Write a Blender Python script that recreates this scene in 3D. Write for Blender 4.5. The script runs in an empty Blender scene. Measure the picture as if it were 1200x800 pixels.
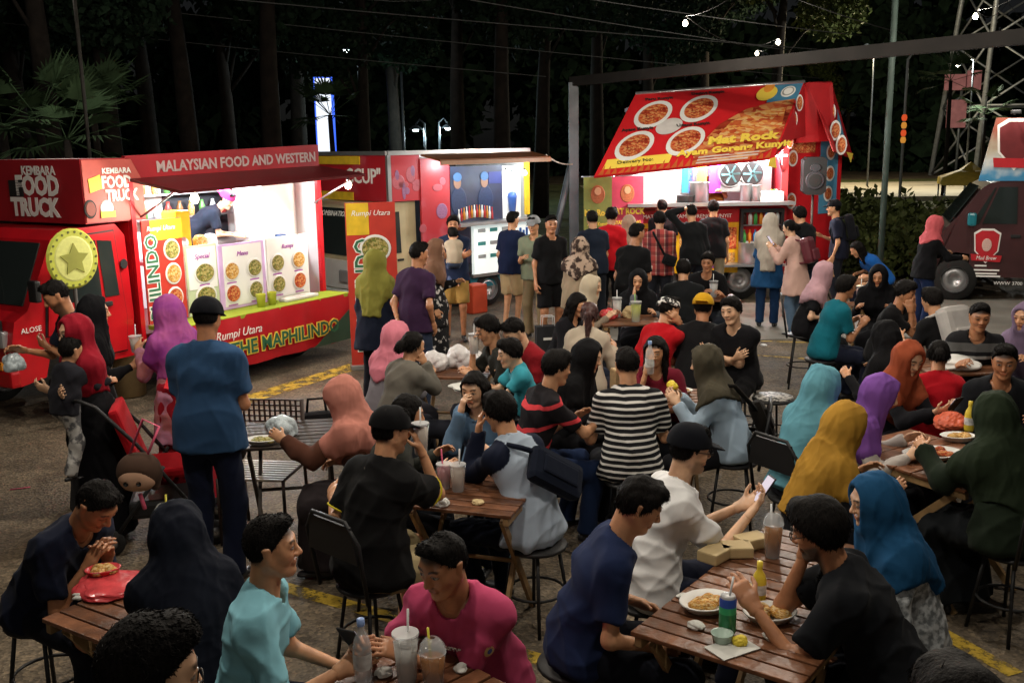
import bpy, bmesh, math, random
import numpy as np
from mathutils import Vector, Matrix
random.seed(7); np.random.seed(7)
R = math.radians
SC = bpy.context.scene
COL = SC.collection

# ---------------------------------------------------------------- camera
F_PX = 1167.0; CAM_H = 2.55; PITCH = math.atan(234 / F_PX); ROLL = R(0.9)
_F = np.array([0, math.cos(PITCH), -math.sin(PITCH)])
_U0 = np.array([0, math.sin(PITCH), math.cos(PITCH)]); _X0 = np.array([1.0, 0, 0])
_U = _U0 * math.cos(ROLL) + _X0 * math.sin(ROLL)
_X = _X0 * math.cos(ROLL) - _U0 * math.sin(ROLL)
CAMP = np.array([0, 0, CAM_H])
cd = bpy.data.cameras.new('camera'); cam = bpy.data.objects.new('camera', cd); COL.objects.link(cam)
cd.sensor_width = 36.0; cd.lens = 36.0 * F_PX / 1200.0; cd.clip_start = 0.05; cd.clip_end = 2000
cam.matrix_world = Matrix(((_X[0], _U[0], -_F[0], 0), (_X[1], _U[1], -_F[1], 0), (_X[2], _U[2], -_F[2], CAM_H), (0, 0, 0, 1)))
cd.dof.use_dof = False
SC.camera = cam

def ray(u, v):
    return _F + (u - 600) / F_PX * _X - (v - 400) / F_PX * _U
def atz(u, v, z=0.0):
    d = ray(u, v); t = (z - CAM_H) / d[2]; return CAMP + t * d
def aty(u, v, y):
    d = ray(u, v); return CAMP + d * (y / d[1])

# ---------------------------------------------------------------- world, sun, exposure
w = bpy.data.worlds.new('World'); SC.world = w; w.use_nodes = True
nt = w.node_tree; bg = nt.nodes['Background']
sky = nt.nodes.new('ShaderNodeTexSky'); sky.sky_type = 'NISHITA'; sky.sun_disc = False
SUN_EL, SUN_ROT = R(48), R(200)
sky.sun_elevation = SUN_EL; sky.sun_rotation = SUN_ROT
hsv = nt.nodes.new('ShaderNodeHueSaturation'); hsv.inputs['Saturation'].default_value = 0.25
nt.links.new(sky.outputs[0], hsv.inputs['Color']); nt.links.new(hsv.outputs[0], bg.inputs[0])
bg.inputs[1].default_value = 0.0014
sd = bpy.data.lights.new('sun', 'SUN'); so = bpy.data.objects.new('sun', sd); COL.objects.link(so)
sd.energy = 0.035; sd.angle = R(25); sd.color = (1.0, 0.93, 0.84)
so.rotation_euler = (R(90) - SUN_EL, 0, R(180) - SUN_ROT + R(0)); so['kind'] = 'helper'
SC.view_settings.view_transform = 'Standard'; SC.view_settings.look = 'None'
SC.view_settings.exposure = 0.0; SC.view_settings.gamma = 1.0; SC.view_settings.use_curve_mapping = False
SC.cycles.max_bounces = 5; SC.cycles.diffuse_bounces = 2; SC.cycles.glossy_bounces = 2
SC.cycles.transmission_bounces = 4; SC.cycles.transparent_max_bounces = 8
SC.cycles.use_denoising = True; SC.cycles.sample_clamp_indirect = 4.0
# ---------------------------------------------------------------- materials
MATS = {}
def srgb(h):
    h = h.lstrip('#'); c = [int(h[i:i + 2], 16) / 255 for i in (0, 2, 4)]
    return tuple(x / 12.92 if x <= 0.04045 else ((x + 0.055) / 1.055) ** 2.4 for x in c)
def mat(key, col=None, rough=0.6, metal=0.0, emit=None, estr=0.0, var=0.12, scale=6.0, bump=0.0, bscale=40.0,
        trans=0.0, alpha=1.0, spec=0.4, coat=0.0, sheen=0.0, ior=1.45, ridged=False, rnd=0.0):
    """plain procedural surface: noise-varied base colour, optional noise relief"""
    if key in MATS: return MATS[key]
    m = bpy.data.materials.new(key); m.use_nodes = True; MATS[key] = m
    t = m.node_tree; b = t.nodes['Principled BSDF']
    if isinstance(col, str): col = srgb(col)
    b.inputs['Roughness'].default_value = rough; b.inputs['Metallic'].default_value = metal
    b.inputs['Specular IOR Level'].default_value = spec; b.inputs['Coat Weight'].default_value = coat
    b.inputs['Transmission Weight'].default_value = trans; b.inputs['Alpha'].default_value = alpha
    b.inputs['IOR'].default_value = ior
    if sheen: b.inputs['Sheen Weight'].default_value = sheen
    tc = t.nodes.new('ShaderNodeTexCoord')
    if var > 0:
        n = t.nodes.new('ShaderNodeTexNoise'); n.inputs['Scale'].default_value = scale; n.inputs['Detail'].default_value = 5
        t.links.new(tc.outputs['Object'], n.inputs['Vector'])
        r = t.nodes.new('ShaderNodeValToRGB')
        r.color_ramp.elements[0].position = 0.3; r.color_ramp.elements[1].position = 0.7
        r.color_ramp.elements[0].color = (*[c * (1 - var) for c in col], 1)
        r.color_ramp.elements[1].color = (*[min(1, c * (1 + var)) for c in col], 1)
        t.links.new(n.outputs[0], r.inputs[0]); out_ = r.outputs[0]
        if rnd > 0:
            oi = t.nodes.new('ShaderNodeObjectInfo'); mx = t.nodes.new('ShaderNodeMix'); mx.data_type = 'RGBA'; mx.blend_type = 'MULTIPLY'; mx.inputs['Factor'].default_value = 1
            t.links.new(out_, mx.inputs['A']); t.links.new(ramp(t, oi.outputs['Random'], [(0, (1 - rnd,) * 3), (1, (1 + rnd,) * 3)]), mx.inputs['B']); out_ = mx.outputs['Result']
        t.links.new(out_, b.inputs['Base Color'])
    else:
        b.inputs['Base Color'].default_value = (*col, 1)
    if bump > 0:
        n2 = t.nodes.new('ShaderNodeTexNoise'); n2.inputs['Scale'].default_value = bscale; n2.inputs['Detail'].default_value = 4
        t.links.new(tc.outputs['Object'], n2.inputs['Vector'])
        if ridged: n2.noise_type = 'RIDGED_MULTIFRACTAL'; n2.inputs['Distortion'].default_value = 0.7; n2.inputs['Detail'].default_value = 3
        bp = t.nodes.new('ShaderNodeBump'); bp.inputs['Strength'].default_value = bump; bp.inputs['Distance'].default_value = 0.02
        t.links.new(n2.outputs[0], bp.inputs['Height']); t.links.new(bp.outputs[0], b.inputs['Normal'])
    if emit is not None:
        if isinstance(emit, str): emit = srgb(emit)
        b.inputs['Emission Color'].default_value = (*emit, 1); b.inputs['Emission Strength'].default_value = estr
    return m
def cloth(hexcol, bump=0.6, rough=0.9):
    return mat('cloth_' + hexcol, hexcol, rough=rough, var=0.07, scale=9, bump=bump*.55, bscale=8, ridged=True, spec=0.12, sheen=0.03)
def scarf(hexcol):
    key = 'scarf_' + hexcol
    if key in MATS: return MATS[key]
    def f(t, tc, b):
        mp = t.nodes.new('ShaderNodeMapping'); mp.inputs['Scale'].default_value = (1, 1, .22); t.links.new(tc.outputs['Object'], mp.inputs[0])
        n = t.nodes.new('ShaderNodeTexNoise'); n.noise_type = 'RIDGED_MULTIFRACTAL'; n.inputs['Scale'].default_value = 13; n.inputs['Detail'].default_value = 4; n.inputs['Distortion'].default_value = .9
        t.links.new(mp.outputs[0], n.inputs['Vector'])
        bp = t.nodes.new('ShaderNodeBump'); bp.inputs['Strength'].default_value = .42; bp.inputs['Distance'].default_value = .02
        t.links.new(n.outputs[0], bp.inputs['Height']); t.links.new(bp.outputs[0], b.inputs['Normal'])
        n2 = t.nodes.new('ShaderNodeTexNoise'); n2.inputs['Scale'].default_value = 5; t.links.new(tc.outputs['Object'], n2.inputs['Vector'])
        c = srgb(hexcol); return ramp(t, n2.outputs[0], [(.3, [x * .86 for x in c]), (.7, [min(1, x * 1.1) for x in c])])
    return node_mat(key, f, .85, .12)
def node_mat(key, build, rough=0.8, spec=0.2):
    """material whose base colour comes from build(tree, texcoord) -> colour socket"""
    if key in MATS: return MATS[key]
    m = bpy.data.materials.new(key); m.use_nodes = True; MATS[key] = m
    t = m.node_tree; b = t.nodes['Principled BSDF']; b.inputs['Roughness'].default_value = rough
    b.inputs['Specular IOR Level'].default_value = spec
    tc = t.nodes.new('ShaderNodeTexCoord')
    s = build(t, tc, b)
    if s is not None: t.links.new(s, b.inputs['Base Color'])
    return m
def ramp(t, fac, stops, const=False):
    r = t.nodes.new('ShaderNodeValToRGB'); e = r.color_ramp.elements
    if const: r.color_ramp.interpolation = 'CONSTANT'
    while len(e) < len(stops): e.new(0.5)
    for k, (p, c) in enumerate(stops):
        if isinstance(c, str): c = srgb(c)
        e[k].position = p; e[k].color = (*c, 1)
    t.links.new(fac, r.inputs[0]); return r.outputs[0]
def math_n(t, op, a, b=None, c=None):
    n = t.nodes.new('ShaderNodeMath'); n.operation = op
    for i, x in enumerate((a, b, c)):
        if x is None: continue
        if isinstance(x, (int, float)): n.inputs[i].default_value = x
        else: t.links.new(x, n.inputs[i])
    return n.outputs[0]

# ---------------------------------------------------------------- objects
def link(name, data, material=None, parent=None, loc=None, rot=None):
    o = bpy.data.objects.new(name, data); COL.objects.link(o)
    if material is not None and data is not None and not data.materials: data.materials.append(material)
    if parent is not None: o.parent = parent
    if loc is not None: o.location = loc
    if rot is not None: o.rotation_euler = rot
    return o
def tag(o, label=None, cat=None, group=None, kind=None):
    if label: o['label'] = label
    if cat: o['category'] = cat
    if group: o['group'] = group
    if kind: o['kind'] = kind
    return o
def empty(name, loc, rz=0.0):
    return link(name, None, loc=loc, rot=(0, 0, rz))
def dup(o, loc=None, rz=None, parent=None, label=None):
    c = o.copy(); COL.objects.link(c); c.parent = parent
    if loc is not None: c.location = loc
    if rz is not None: c.rotation_euler = (0, 0, rz)
    if label: c['label'] = label
    for ch in list(o.children): dup(ch, parent=c)
    return c
class MB:
    """collects simple shapes; build() links them as one mesh object"""
    def __init__(s): s.v = []; s.f = []; s.sm = []
    def _add(s, vs, fs, smooth=False):
        n = len(s.v); s.v += [tuple(v) for v in vs]; s.f += [tuple(i + n for i in f) for f in fs]; s.sm += [smooth] * len(fs); return s
    def box(s, c, size, rz=0.0, M=None, bev=0.0):
        cx, cy, cz = c; x, y, z = [q / 2 for q in size]
        if bev <= 0:
            vs = [(sx * x, sy * y, sz * z) for sz in (-1, 1) for sy in (-1, 1) for sx in (-1, 1)]
            fs = [(0, 2, 3, 1), (4, 5, 7, 6), (0, 1, 5, 4), (2, 6, 7, 3), (0, 4, 6, 2), (1, 3, 7, 5)]
        else:
            bm = bmesh.new(); bmesh.ops.create_cube(bm, size=1)
            for v in bm.verts: v.co = (v.co.x * 2 * x, v.co.y * 2 * y, v.co.z * 2 * z)
            bmesh.ops.bevel(bm, geom=bm.edges[:], offset=min(bev, x * .9, y * .9, z * .9), segments=2, affect='EDGES', profile=0.6)
            bm.verts.index_update(); vs = [v.co[:] for v in bm.verts]; fs = [[v.index for v in f.verts] for f in bm.faces]; bm.free()
        m = M if M is not None else Matrix.Rotation(rz, 3, 'Z')
        return s._add([Vector(c) + m @ Vector(v) for v in vs], fs)
    def tube(s, pts, r, n=8, caps=True, r2=None):
        pts = [Vector(p) for p in pts]; k = len(pts); rings = []
        for i, p in enumerate(pts):
            d = (pts[min(i + 1, k - 1)] - pts[max(i - 1, 0)]).normalized()
            a = d.orthogonal().normalized() if i == 0 else (a - d * a.dot(d)).normalized()
            b = d.cross(a); rr = r if r2 is None else r + (r2 - r) * i / max(1, k - 1)
            rings.append([p + (a * math.cos(2 * math.pi * j / n) + b * math.sin(2 * math.pi * j / n)) * rr for j in range(n)])
        vs = [v for ring in rings for v in ring]; fs = []
        for i in range(k - 1):
            for j in range(n):
                fs.append((i * n + j, i * n + (j + 1) % n, (i + 1) * n + (j + 1) % n, (i + 1) * n + j))
        if caps: fs += [tuple(range(n - 1, -1, -1)), tuple((k - 1) * n + j for j in range(n))]
        return s._add(vs, fs, True)
    def lathe(s, prof, c=(0, 0, 0), n=20, M=None, sx=1.0, sy=1.0):
        vs = []; fs = []; k = len(prof)
        for (r, z) in prof:
            for j in range(n):
                a = 2 * math.pi * j / n; vs.append((r * math.cos(a) * sx, r * math.sin(a) * sy, z))
        for i in range(k - 1):
            for j in range(n): fs.append((i * n + j, i * n + (j + 1) % n, (i + 1) * n + (j + 1) % n, (i + 1) * n + j))
        m = M if M is not None else Matrix.Identity(3)
        return s._add([Vector(c) + m @ Vector(v) for v in vs], fs, True)
    def prism(s, poly, y0, y1, axis='y', M=None, c=(0, 0, 0)):
        n = len(poly)
        def P(a, b, t): return {'y': (a, t, b), 'x': (t, a, b), 'z': (a, b, t)}[axis]
        vs = [P(a, b, y0) for a, b in poly] + [P(a, b, y1) for a, b in poly]
        fs = [tuple(range(n)), tuple(range(2 * n - 1, n - 1, -1))] + [(i, n + i, n + (i + 1) % n, (i + 1) % n) for i in range(n)]
        m = M if M is not None else Matrix.Identity(3)
        return s._add([Vector(c) + m @ Vector(v) for v in vs], fs)
    def quad(s, a, b, c, d, th=0.0):
        a, b, c, d = [Vector(x) for x in (a, b, c, d)]
        if th <= 0: return s._add([a, b, c, d], [(0, 1, 2, 3)])
        n = (b - a).cross(d - a).normalized() * th
        return s._add([a, b, c, d, a - n, b - n, c - n, d - n], [(0, 1, 2, 3), (7, 6, 5, 4), (0, 4, 5, 1), (1, 5, 6, 2), (2, 6, 7, 3), (3, 7, 4, 0)])
    def mesh(s, name):
        me = bpy.data.meshes.new(name); me.from_pydata(s.v, [], s.f)
        me.polygons.foreach_set('use_smooth', s.sm); me.update()
        bm = bmesh.new(); bm.from_mesh(me); bmesh.ops.recalc_face_normals(bm, faces=bm.faces[:]); bm.to_mesh(me); bm.free()
        return me
    def build(s, name, material, parent=None, loc=None, rot=None):
        return link(name, s.mesh(name), material, parent, loc, rot)
def text(name, body, size, material, parent, origin, xdir, updir, align='CENTER', extrude=0.002, sx=1.0, shear=0.0, space=1.0, bold=0.0):
    cu = bpy.data.curves.new(name, 'FONT'); cu.body = body; cu.size = size; cu.align_x = align; cu.align_y = 'CENTER'
    cu.extrude = extrude; cu.shear = shear; cu.space_character = space; cu.offset = bold; cu.resolution_u = 2
    t_ = bpy.data.objects.new(name, cu); me = bpy.data.meshes.new_from_object(t_); bpy.data.objects.remove(t_)
    me.materials.clear(); me.name = name; o = link(name, me, material, parent)
    x = Vector(xdir).normalized(); z = Vector(updir); n = x.cross(z).normalized(); u = n.cross(x)
    m = Matrix((x * sx, u, n)).transposed().to_4x4(); m.translation = Vector(origin)
    o.matrix_local = m
    return o

# ---------------------------------------------------------------- implicit surfaces (bodies, clothes)
def nets(d, lo, h):
    ins = d < 0
    c = np.zeros(tuple(n - 1 for n in d.shape), np.int8)
    sl = (slice(None, -1), slice(1, None))
    for i in (0, 1):
        for j in (0, 1):
            for k in (0, 1): c += ins[sl[i], sl[j], sl[k]]
    m = (c > 0) & (c < 8)
    cells = np.argwhere(m)
    if len(cells) == 0: return np.zeros((0, 3)), np.zeros((0, 4), int)
    idx = np.full(c.shape, -1, np.int64); idx[m] = np.arange(len(cells))
    cor = [(i, j, k) for i in (0, 1) for j in (0, 1) for k in (0, 1)]
    val = {q: d[cells[:, 0] + q[0], cells[:, 1] + q[1], cells[:, 2] + q[2]] for q in cor}
    pos = np.zeros((len(cells), 3)); cnt = np.zeros(len(cells))
    for a in cor:
        for ax in range(3):
            if a[ax]: continue
            b = list(a); b[ax] = 1; b = tuple(b)
            va, vb = val[a], val[b]; x = (va < 0) != (vb < 0)
            t = np.where(x, va / np.where(x, va - vb, 1), 0)
            p = np.array(a, float)[None].repeat(len(cells), 0); p[:, ax] = t
            pos[x] += p[x]; cnt[x] += 1
    v = (cells + pos / cnt[:, None]) * h + lo
    quads = []
    for ax in range(3):
        o1, o2 = [q for q in range(3) if q != ax]
        s0 = [slice(1, -1)] * 3; s0[ax] = slice(None, -1); s1 = [slice(1, -1)] * 3; s1[ax] = slice(1, None)
        a = ins[tuple(s0)]; b = ins[tuple(s1)]
        e = np.argwhere(a != b)
        if len(e) == 0: continue
        g = e.copy(); g[:, o1] += 1; g[:, o2] += 1
        flip = a[e[:, 0], e[:, 1], e[:, 2]]
        def id_(d1, d2):
            q = g.copy(); q[:, o1] -= d1; q[:, o2] -= d2; return idx[q[:, 0], q[:, 1], q[:, 2]]
        q = np.stack([id_(1, 1), id_(0, 1), id_(0, 0), id_(1, 0)], 1)
        if ax == 1: flip = ~flip
        q[~flip] = q[~flip][:, ::-1]
        quads.append(q)
    return v, np.concatenate(quads)
def nrm(v):
    v = np.asarray(v, float); return v / (np.linalg.norm(v) + 1e-9)
class SDF:
    def __init__(s, lo, hi, h):
        s.h = h; s.lo = np.asarray(lo, float) - 3 * h
        n = np.ceil((np.asarray(hi, float) + 3 * h - s.lo) / h).astype(int) + 1
        s.d = np.full(tuple(n), 0.3, np.float32); s.n = n
        s.ax = [(s.lo[i] + h * np.arange(n[i])).astype(np.float32) for i in range(3)]
    def blk(s, lo, hi):
        sl = []
        for i in range(3):
            a = max(0, int((lo[i] - s.lo[i]) / s.h)); b = min(s.n[i], int((hi[i] - s.lo[i]) / s.h) + 2)
            if b <= a: return None
            sl.append(slice(a, b))
        return tuple(sl), s.ax[0][sl[0]][:, None, None], s.ax[1][sl[1]][None, :, None], s.ax[2][sl[2]][None, None, :]
    def ecap(s, a, b, ra, rb, xv=(1, 0, 0), k=0.02, sub=False, flat=False, grow=0.0):
        """elliptical tapered capsule a->b; ra, rb = (radius along xv, radius across)"""
        a = np.asarray(a, float); b = np.asarray(b, float)
        if np.isscalar(ra): ra = (ra, ra)
        if np.isscalar(rb): rb = (rb, rb)
        ra = (ra[0] + grow, ra[1] + grow); rb = (rb[0] + grow, rb[1] + grow)
        mx = max(*ra, *rb) + k + 2.5 * s.h
        B = s.blk(np.minimum(a, b) - mx, np.maximum(a, b) + mx)
        if B is None: return
        sl, X, Y, Z = B
        L = np.linalg.norm(b - a); ax = (b - a) / L if L > 1e-6 else np.array([0, 0, 1.0])
        xv = np.asarray(xv, float); xv = xv - ax * xv.dot(ax)
        if np.linalg.norm(xv) < 1e-4: xv = np.cross(ax, [0, 1, 0.01])
        xv = nrm(xv); yv = np.cross(ax, xv)
        X = X - np.float32(a[0]); Y = Y - np.float32(a[1]); Z = Z - np.float32(a[2])
        ca = X * ax[0] + Y * ax[1] + Z * ax[2]; cx = X * xv[0] + Y * xv[1] + Z * xv[2]; cy = X * yv[0] + Y * yv[1] + Z * yv[2]
        t = np.clip(ca / max(L, 1e-6), 0, 1); oz = ca - t * L
        rx = ra[0] + (rb[0] - ra[0]) * t; ry = ra[1] + (rb[1] - ra[1]) * t; rm = np.minimum(rx, ry)
        d = (np.sqrt((cx / rx) ** 2 + (cy / ry) ** 2 + (oz / rm) ** 2) - 1) * rm
        if flat: d = np.maximum(d, ca - L)
        A = s.d[sl]
        if sub:
            d = -d
            if k > 0:
                hh = np.maximum(k - np.abs(A - d), 0) / k; r = np.maximum(A, d) + hh * hh * k * 0.25
            else: r = np.maximum(A, d)
        else:
            if k > 0:
                hh = np.maximum(k - np.abs(A - d), 0) / k; r = np.minimum(A, d) - hh * hh * k * 0.25
            else: r = np.minimum(A, d)
        s.d[sl] = r
    def plane(s, p, n):
        """cut away the side the normal n points to"""
        n = nrm(n); p = np.asarray(p, float)
        X, Y, Z = s.ax[0][:, None, None], s.ax[1][None, :, None], s.ax[2][None, None, :]
        s.d = np.maximum(s.d, ((X - p[0]) * n[0] + (Y - p[1]) * n[1] + (Z - p[2]) * n[2]).astype(np.float32))
    def mesh(s):
        return nets(s.d, s.lo, s.h)
def vnormals(v, q):
    n = np.zeros_like(v); fn = np.cross(v[q[:, 2]] - v[q[:, 0]], v[q[:, 3]] - v[q[:, 1]])
    for k in range(4): np.add.at(n, q[:, k], fn)
    return n / (np.linalg.norm(n, axis=1, keepdims=True) + 1e-12)
def wrinkle(v, q, amp, freq, seed, stretch=(1, 1, 0.45)):
    """push vertices along their normals by a sum of tilted waves (cloth folds)"""
    rs = np.random.RandomState(seed); n = vnormals(v, q); a = np.zeros(len(v)); sx = np.array(stretch)
    for _ in range(7):
        d = nrm(rs.normal(size=3) * sx) * freq * rs.uniform(0.6, 1.9)
        a += np.sin(v @ d + rs.uniform(0, 6.28) + 1.3 * np.sin(v @ nrm(rs.normal(size=3)) * freq * 0.4)) * rs.uniform(0.4, 1)
    return v + n * (a * amp / 3.0)[:, None]
def folds(v, q, amp, freq, seed, stretch=(1, 1, .45), n_=6, bias=.3):
    """sharp-crested cloth folds along warped waves"""
    rs = np.random.RandomState(seed); n = vnormals(v, q); a = np.zeros(len(v)); sx = np.array(stretch)
    for _ in range(n_):
        d = nrm(rs.normal(size=3) * sx) * freq * rs.uniform(.6, 1.5); e = nrm(rs.normal(size=3)) * freq * .33
        m = np.clip(.5 + 1.2 * np.sin(v @ nrm(rs.normal(size=3)) * freq * .28 + rs.uniform(0, 6.28)), 0, 1)
        a += ((1 - np.abs(np.sin(.5 * (v @ d + 1.6 * np.sin(v @ e + rs.uniform(0, 6)) + rs.uniform(0, 6.28))))) ** 1.7 - bias) * m
    return v + n * (a * amp)[:, None]
def sm_mesh(name, v, q, cols=None):
    me = bpy.data.meshes.new(name)
    me.vertices.add(len(v)); me.vertices.foreach_set('co', np.asarray(v, np.float32).ravel())
    me.loops.add(len(q) * 4); me.loops.foreach_set('vertex_index', q.ravel().astype(np.int32))
    me.polygons.add(len(q)); me.polygons.foreach_set('loop_start', np.arange(len(q), dtype=np.int32) * 4)
    me.polygons.foreach_set('loop_total', np.full(len(q), 4, np.int32))
    me.polygons.foreach_set('use_smooth', np.ones(len(q), bool))
    me.update(calc_edges=True)
    if cols is not None:
        at = me.color_attributes.new('Col', 'FLOAT_COLOR', 'POINT')
        at.data.foreach_set('color', np.concatenate([cols, np.ones((len(cols), 1))], 1).astype(np.float32).ravel())
    return me
def two_bone(a, t, l1, l2, pole):
    a = np.asarray(a, float); t = np.asarray(t, float); d = t - a; L = np.linalg.norm(d)
    if L > (l1 + l2) * 0.995: t = a + d / L * (l1 + l2) * 0.995; d = t - a; L = np.linalg.norm(d)
    if L < abs(l1 - l2) + 0.02: L = abs(l1 - l2) + 0.02; t = a + nrm(d) * L
    u = nrm(d); p = np.asarray(pole, float); p = nrm(p - u * p.dot(u))
    x = (l1 * l1 - l2 * l2 + L * L) / (2 * L); y = math.sqrt(max(0, l1 * l1 - x * x))
    return a + u * x + p * y, t
# ---------------------------------------------------------------- people
def _skin(t, tc, b):
    a = t.nodes.new('ShaderNodeVertexColor'); a.layer_name = 'Col'
    n = t.nodes.new('ShaderNodeTexNoise'); n.inputs['Scale'].default_value = 16; n.inputs['Detail'].default_value = 8
    t.links.new(tc.outputs['Object'], n.inputs['Vector'])
    mx = t.nodes.new('ShaderNodeMix'); mx.data_type = 'RGBA'; mx.blend_type = 'MULTIPLY'; mx.inputs['Factor'].default_value = 1
    t.links.new(a.outputs[0], mx.inputs['A']); t.links.new(ramp(t, n.outputs[0], [(0.25, (.74, .68, .66)), (0.5, (.96, .95, .94)), (0.75, (1.12, 1.08, 1.04))]), mx.inputs['B'])
    bp = t.nodes.new('ShaderNodeBump'); bp.inputs['Strength'].default_value = 0.15; bp.inputs['Distance'].default_value = 0.004
    t.links.new(n.outputs[0], bp.inputs['Height']); t.links.new(bp.outputs[0], b.inputs['Normal'])
    return mx.outputs['Result']
SKIN = node_mat('skin', _skin, rough=0.4, spec=0.5)
def _hair(c0, c1):
    def f(t, tc, b):
        mp = t.nodes.new('ShaderNodeMapping'); mp.inputs['Scale'].default_value = (1, 1, 0.22)
        t.links.new(tc.outputs['Object'], mp.inputs[0])
        n = t.nodes.new('ShaderNodeTexNoise'); n.inputs['Scale'].default_value = 130; n.inputs['Detail'].default_value = 3
        t.links.new(mp.outputs[0], n.inputs['Vector'])
        bp = t.nodes.new('ShaderNodeBump'); bp.inputs['Strength'].default_value = 0.6; bp.inputs['Distance'].default_value = 0.006
        t.links.new(n.outputs[0], bp.inputs['Height']); t.links.new(bp.outputs[0], b.inputs['Normal'])
        return ramp(t, n.outputs[0], [(0.3, c0), (0.75, c1)])
    return f
HAIR = node_mat('hair_black', _hair((.0035, .003, .003), (.011, .009, .008)), rough=0.7, spec=0.10)
HAIRB = node_mat('hair_brown', _hair((.03, .012, .01), (.10, .035, .03)), rough=0.45, spec=0.4)
S_MED = np.array(srgb('cf9a74')); S_TAN = np.array(srgb('bb835f')); S_LITE = np.array(srgb('dfb492')); S_DK = np.array(srgb('8a5a40'))

def eul(pitch, yaw, roll):
    """head frame: pitch down, yaw towards the person's right (+x), roll"""
    m = Matrix.Rotation(-R(yaw), 3, 'Z') @ Matrix.Rotation(-R(pitch), 3, 'X') @ Matrix.Rotation(R(roll), 3, 'Y')
    return np.array(m)
def sstep(e0, e1, x):
    t = np.clip((x - e0) / (e1 - e0), 0, 1); return t * t * (3 - 2 * t)

def head_geo(h, neck, female, col, beard, look_down, scalp, ears):
    g = SDF((-.1, -.12, -.2), (.1, .13, .13), h)
    sm = 0.94 if female else 1.0
    g.ecap((0, -.022, .028), (0, .010, .030), (.074, .084), (.071, .080), (1, 0, 0), 0)
    g.ecap((0, .026, .005), (0, .040, -.074), (.060, .052), (.034 * sm, .030), (1, 0, 0), .03)
    for s in (-1, 1):
        g.ecap((s * .052, -.002, -.035), (s * .018, .048, -.088), .022 * sm, .017, k=.03)
        g.ecap((s * .034, .054, -.018), (s * .030, .058, -.026), .024, .022, k=.03)
        if ears: g.ecap((s * .077, -.010, .024), (s * .073, -.004, -.018), (.017, .007), (.010, .006), (0, 1, 0), .006)
    g.ecap((-.034, .072, .030), (.034, .072, .030), .014, .014, k=.02)
    for s in (-1, 1): g.ecap((s * .031, .098, .011), (s * .033, .094, .011), .015, .015, k=.014, sub=True)
    g.ecap((0, .080, .020), (0, .103, -.020), .008, .0115, k=.012)
    for s in (-1, 1):
        g.ecap((s * .012, .094, -.024), (s * .010, .092, -.026), .0085, .0085, k=.008)
        g.ecap((s * .031, .0745, .011), (s * .031, .075, .011), .0135, .0135, k=.003)
    g.ecap((-.016, .081, -.050), (.016, .081, -.050), .0075, .0075, k=.008)
    g.ecap((-.013, .081, -.059), (.013, .081, -.059), .0078, .0078, k=.006)
    g.ecap((0, .068, -.090), (0, .066, -.092), .018, .018, k=.025)
    nk = np.asarray(neck)
    g.ecap((0, -.018, -.04), nk, (.054 * sm, .056 * sm), (.060 * sm, .060 * sm), (1, 0, 0), .025)
    v, q = g.mesh()
    n = len(v); c = np.repeat(col[None], n, 0)
    x, y, z = np.abs(v[:, 0]), v[:, 1], v[:, 2]; front = y > .05
    def mix(c, k, m): return c * (1 - m[:, None]) + np.array(k) * m[:, None]
    red = sstep(.03, .0, np.abs(z + .02)) * sstep(.02, .06, y) * .25
    c = mix(c, col * np.array([1.08, .86, .8]), red)
    sc = np.maximum(sstep(.045, .07, z), sstep(-.02, -.05, y) * sstep(-.06, -.03, z))
    if scalp: c = mix(c, (.02, .016, .014), sc * .9)
    lip = sstep(.026, .018, x) * sstep(.0125, .008, np.abs(z + .0545)) * (y > .065)
    c = mix(c, col * np.array([.95, .55, .52]) if female else col * np.array([.85, .6, .56]), lip * .85)
    ml = sstep(.022, .017, x) * sstep(.0035, .0012, np.abs(z + .0545)) * (y > .065); c = mix(c, (.08, .03, .025), ml * .8)
    bx = np.clip((x - .014) / .036, 0, 1)
    br = sstep(.010, .015, x) * sstep(.054, .047, x) * sstep(.0062, .003, np.abs(z - (.0315 + .007 * np.sin(bx * 2.6)))) * front
    c = mix(c, (.018, .014, .012), br * .92)
    op = .0030 if look_down else .0058
    ey = ((x - .031) / .0150) ** 2 + ((z - (.010 if look_down else .0115)) / op) ** 2
    c = mix(c, (.02, .014, .012), sstep(1.7, 1.1, ey) * front * (.85 if h < .0055 else .6))
    if not look_down:
        c = mix(c, (.42, .38, .34) if h < .0075 else (.10, .07, .06), sstep(1.05, .8, ey) * front)
        ir = ((x - .031) / .0062) ** 2 + ((z - .0115) / .0062) ** 2
        c = mix(c, (.012, .008, .006), sstep(1.1, .8, ir) * (ey < 1.05) * front)
    if beard > 0:
        bd = sstep(-.032, -.055, z + .35 * (.06 - y) * -.6) * sstep(-.005, .02, y) * (1 - lip)
        ms = sstep(.03, .02, x) * sstep(.009, .005, np.abs(z + .037)) * (y > .07)
        c = mix(c, (.03, .022, .018), np.clip(bd + ms, 0, 1) * beard)
    return v, q, c

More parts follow.
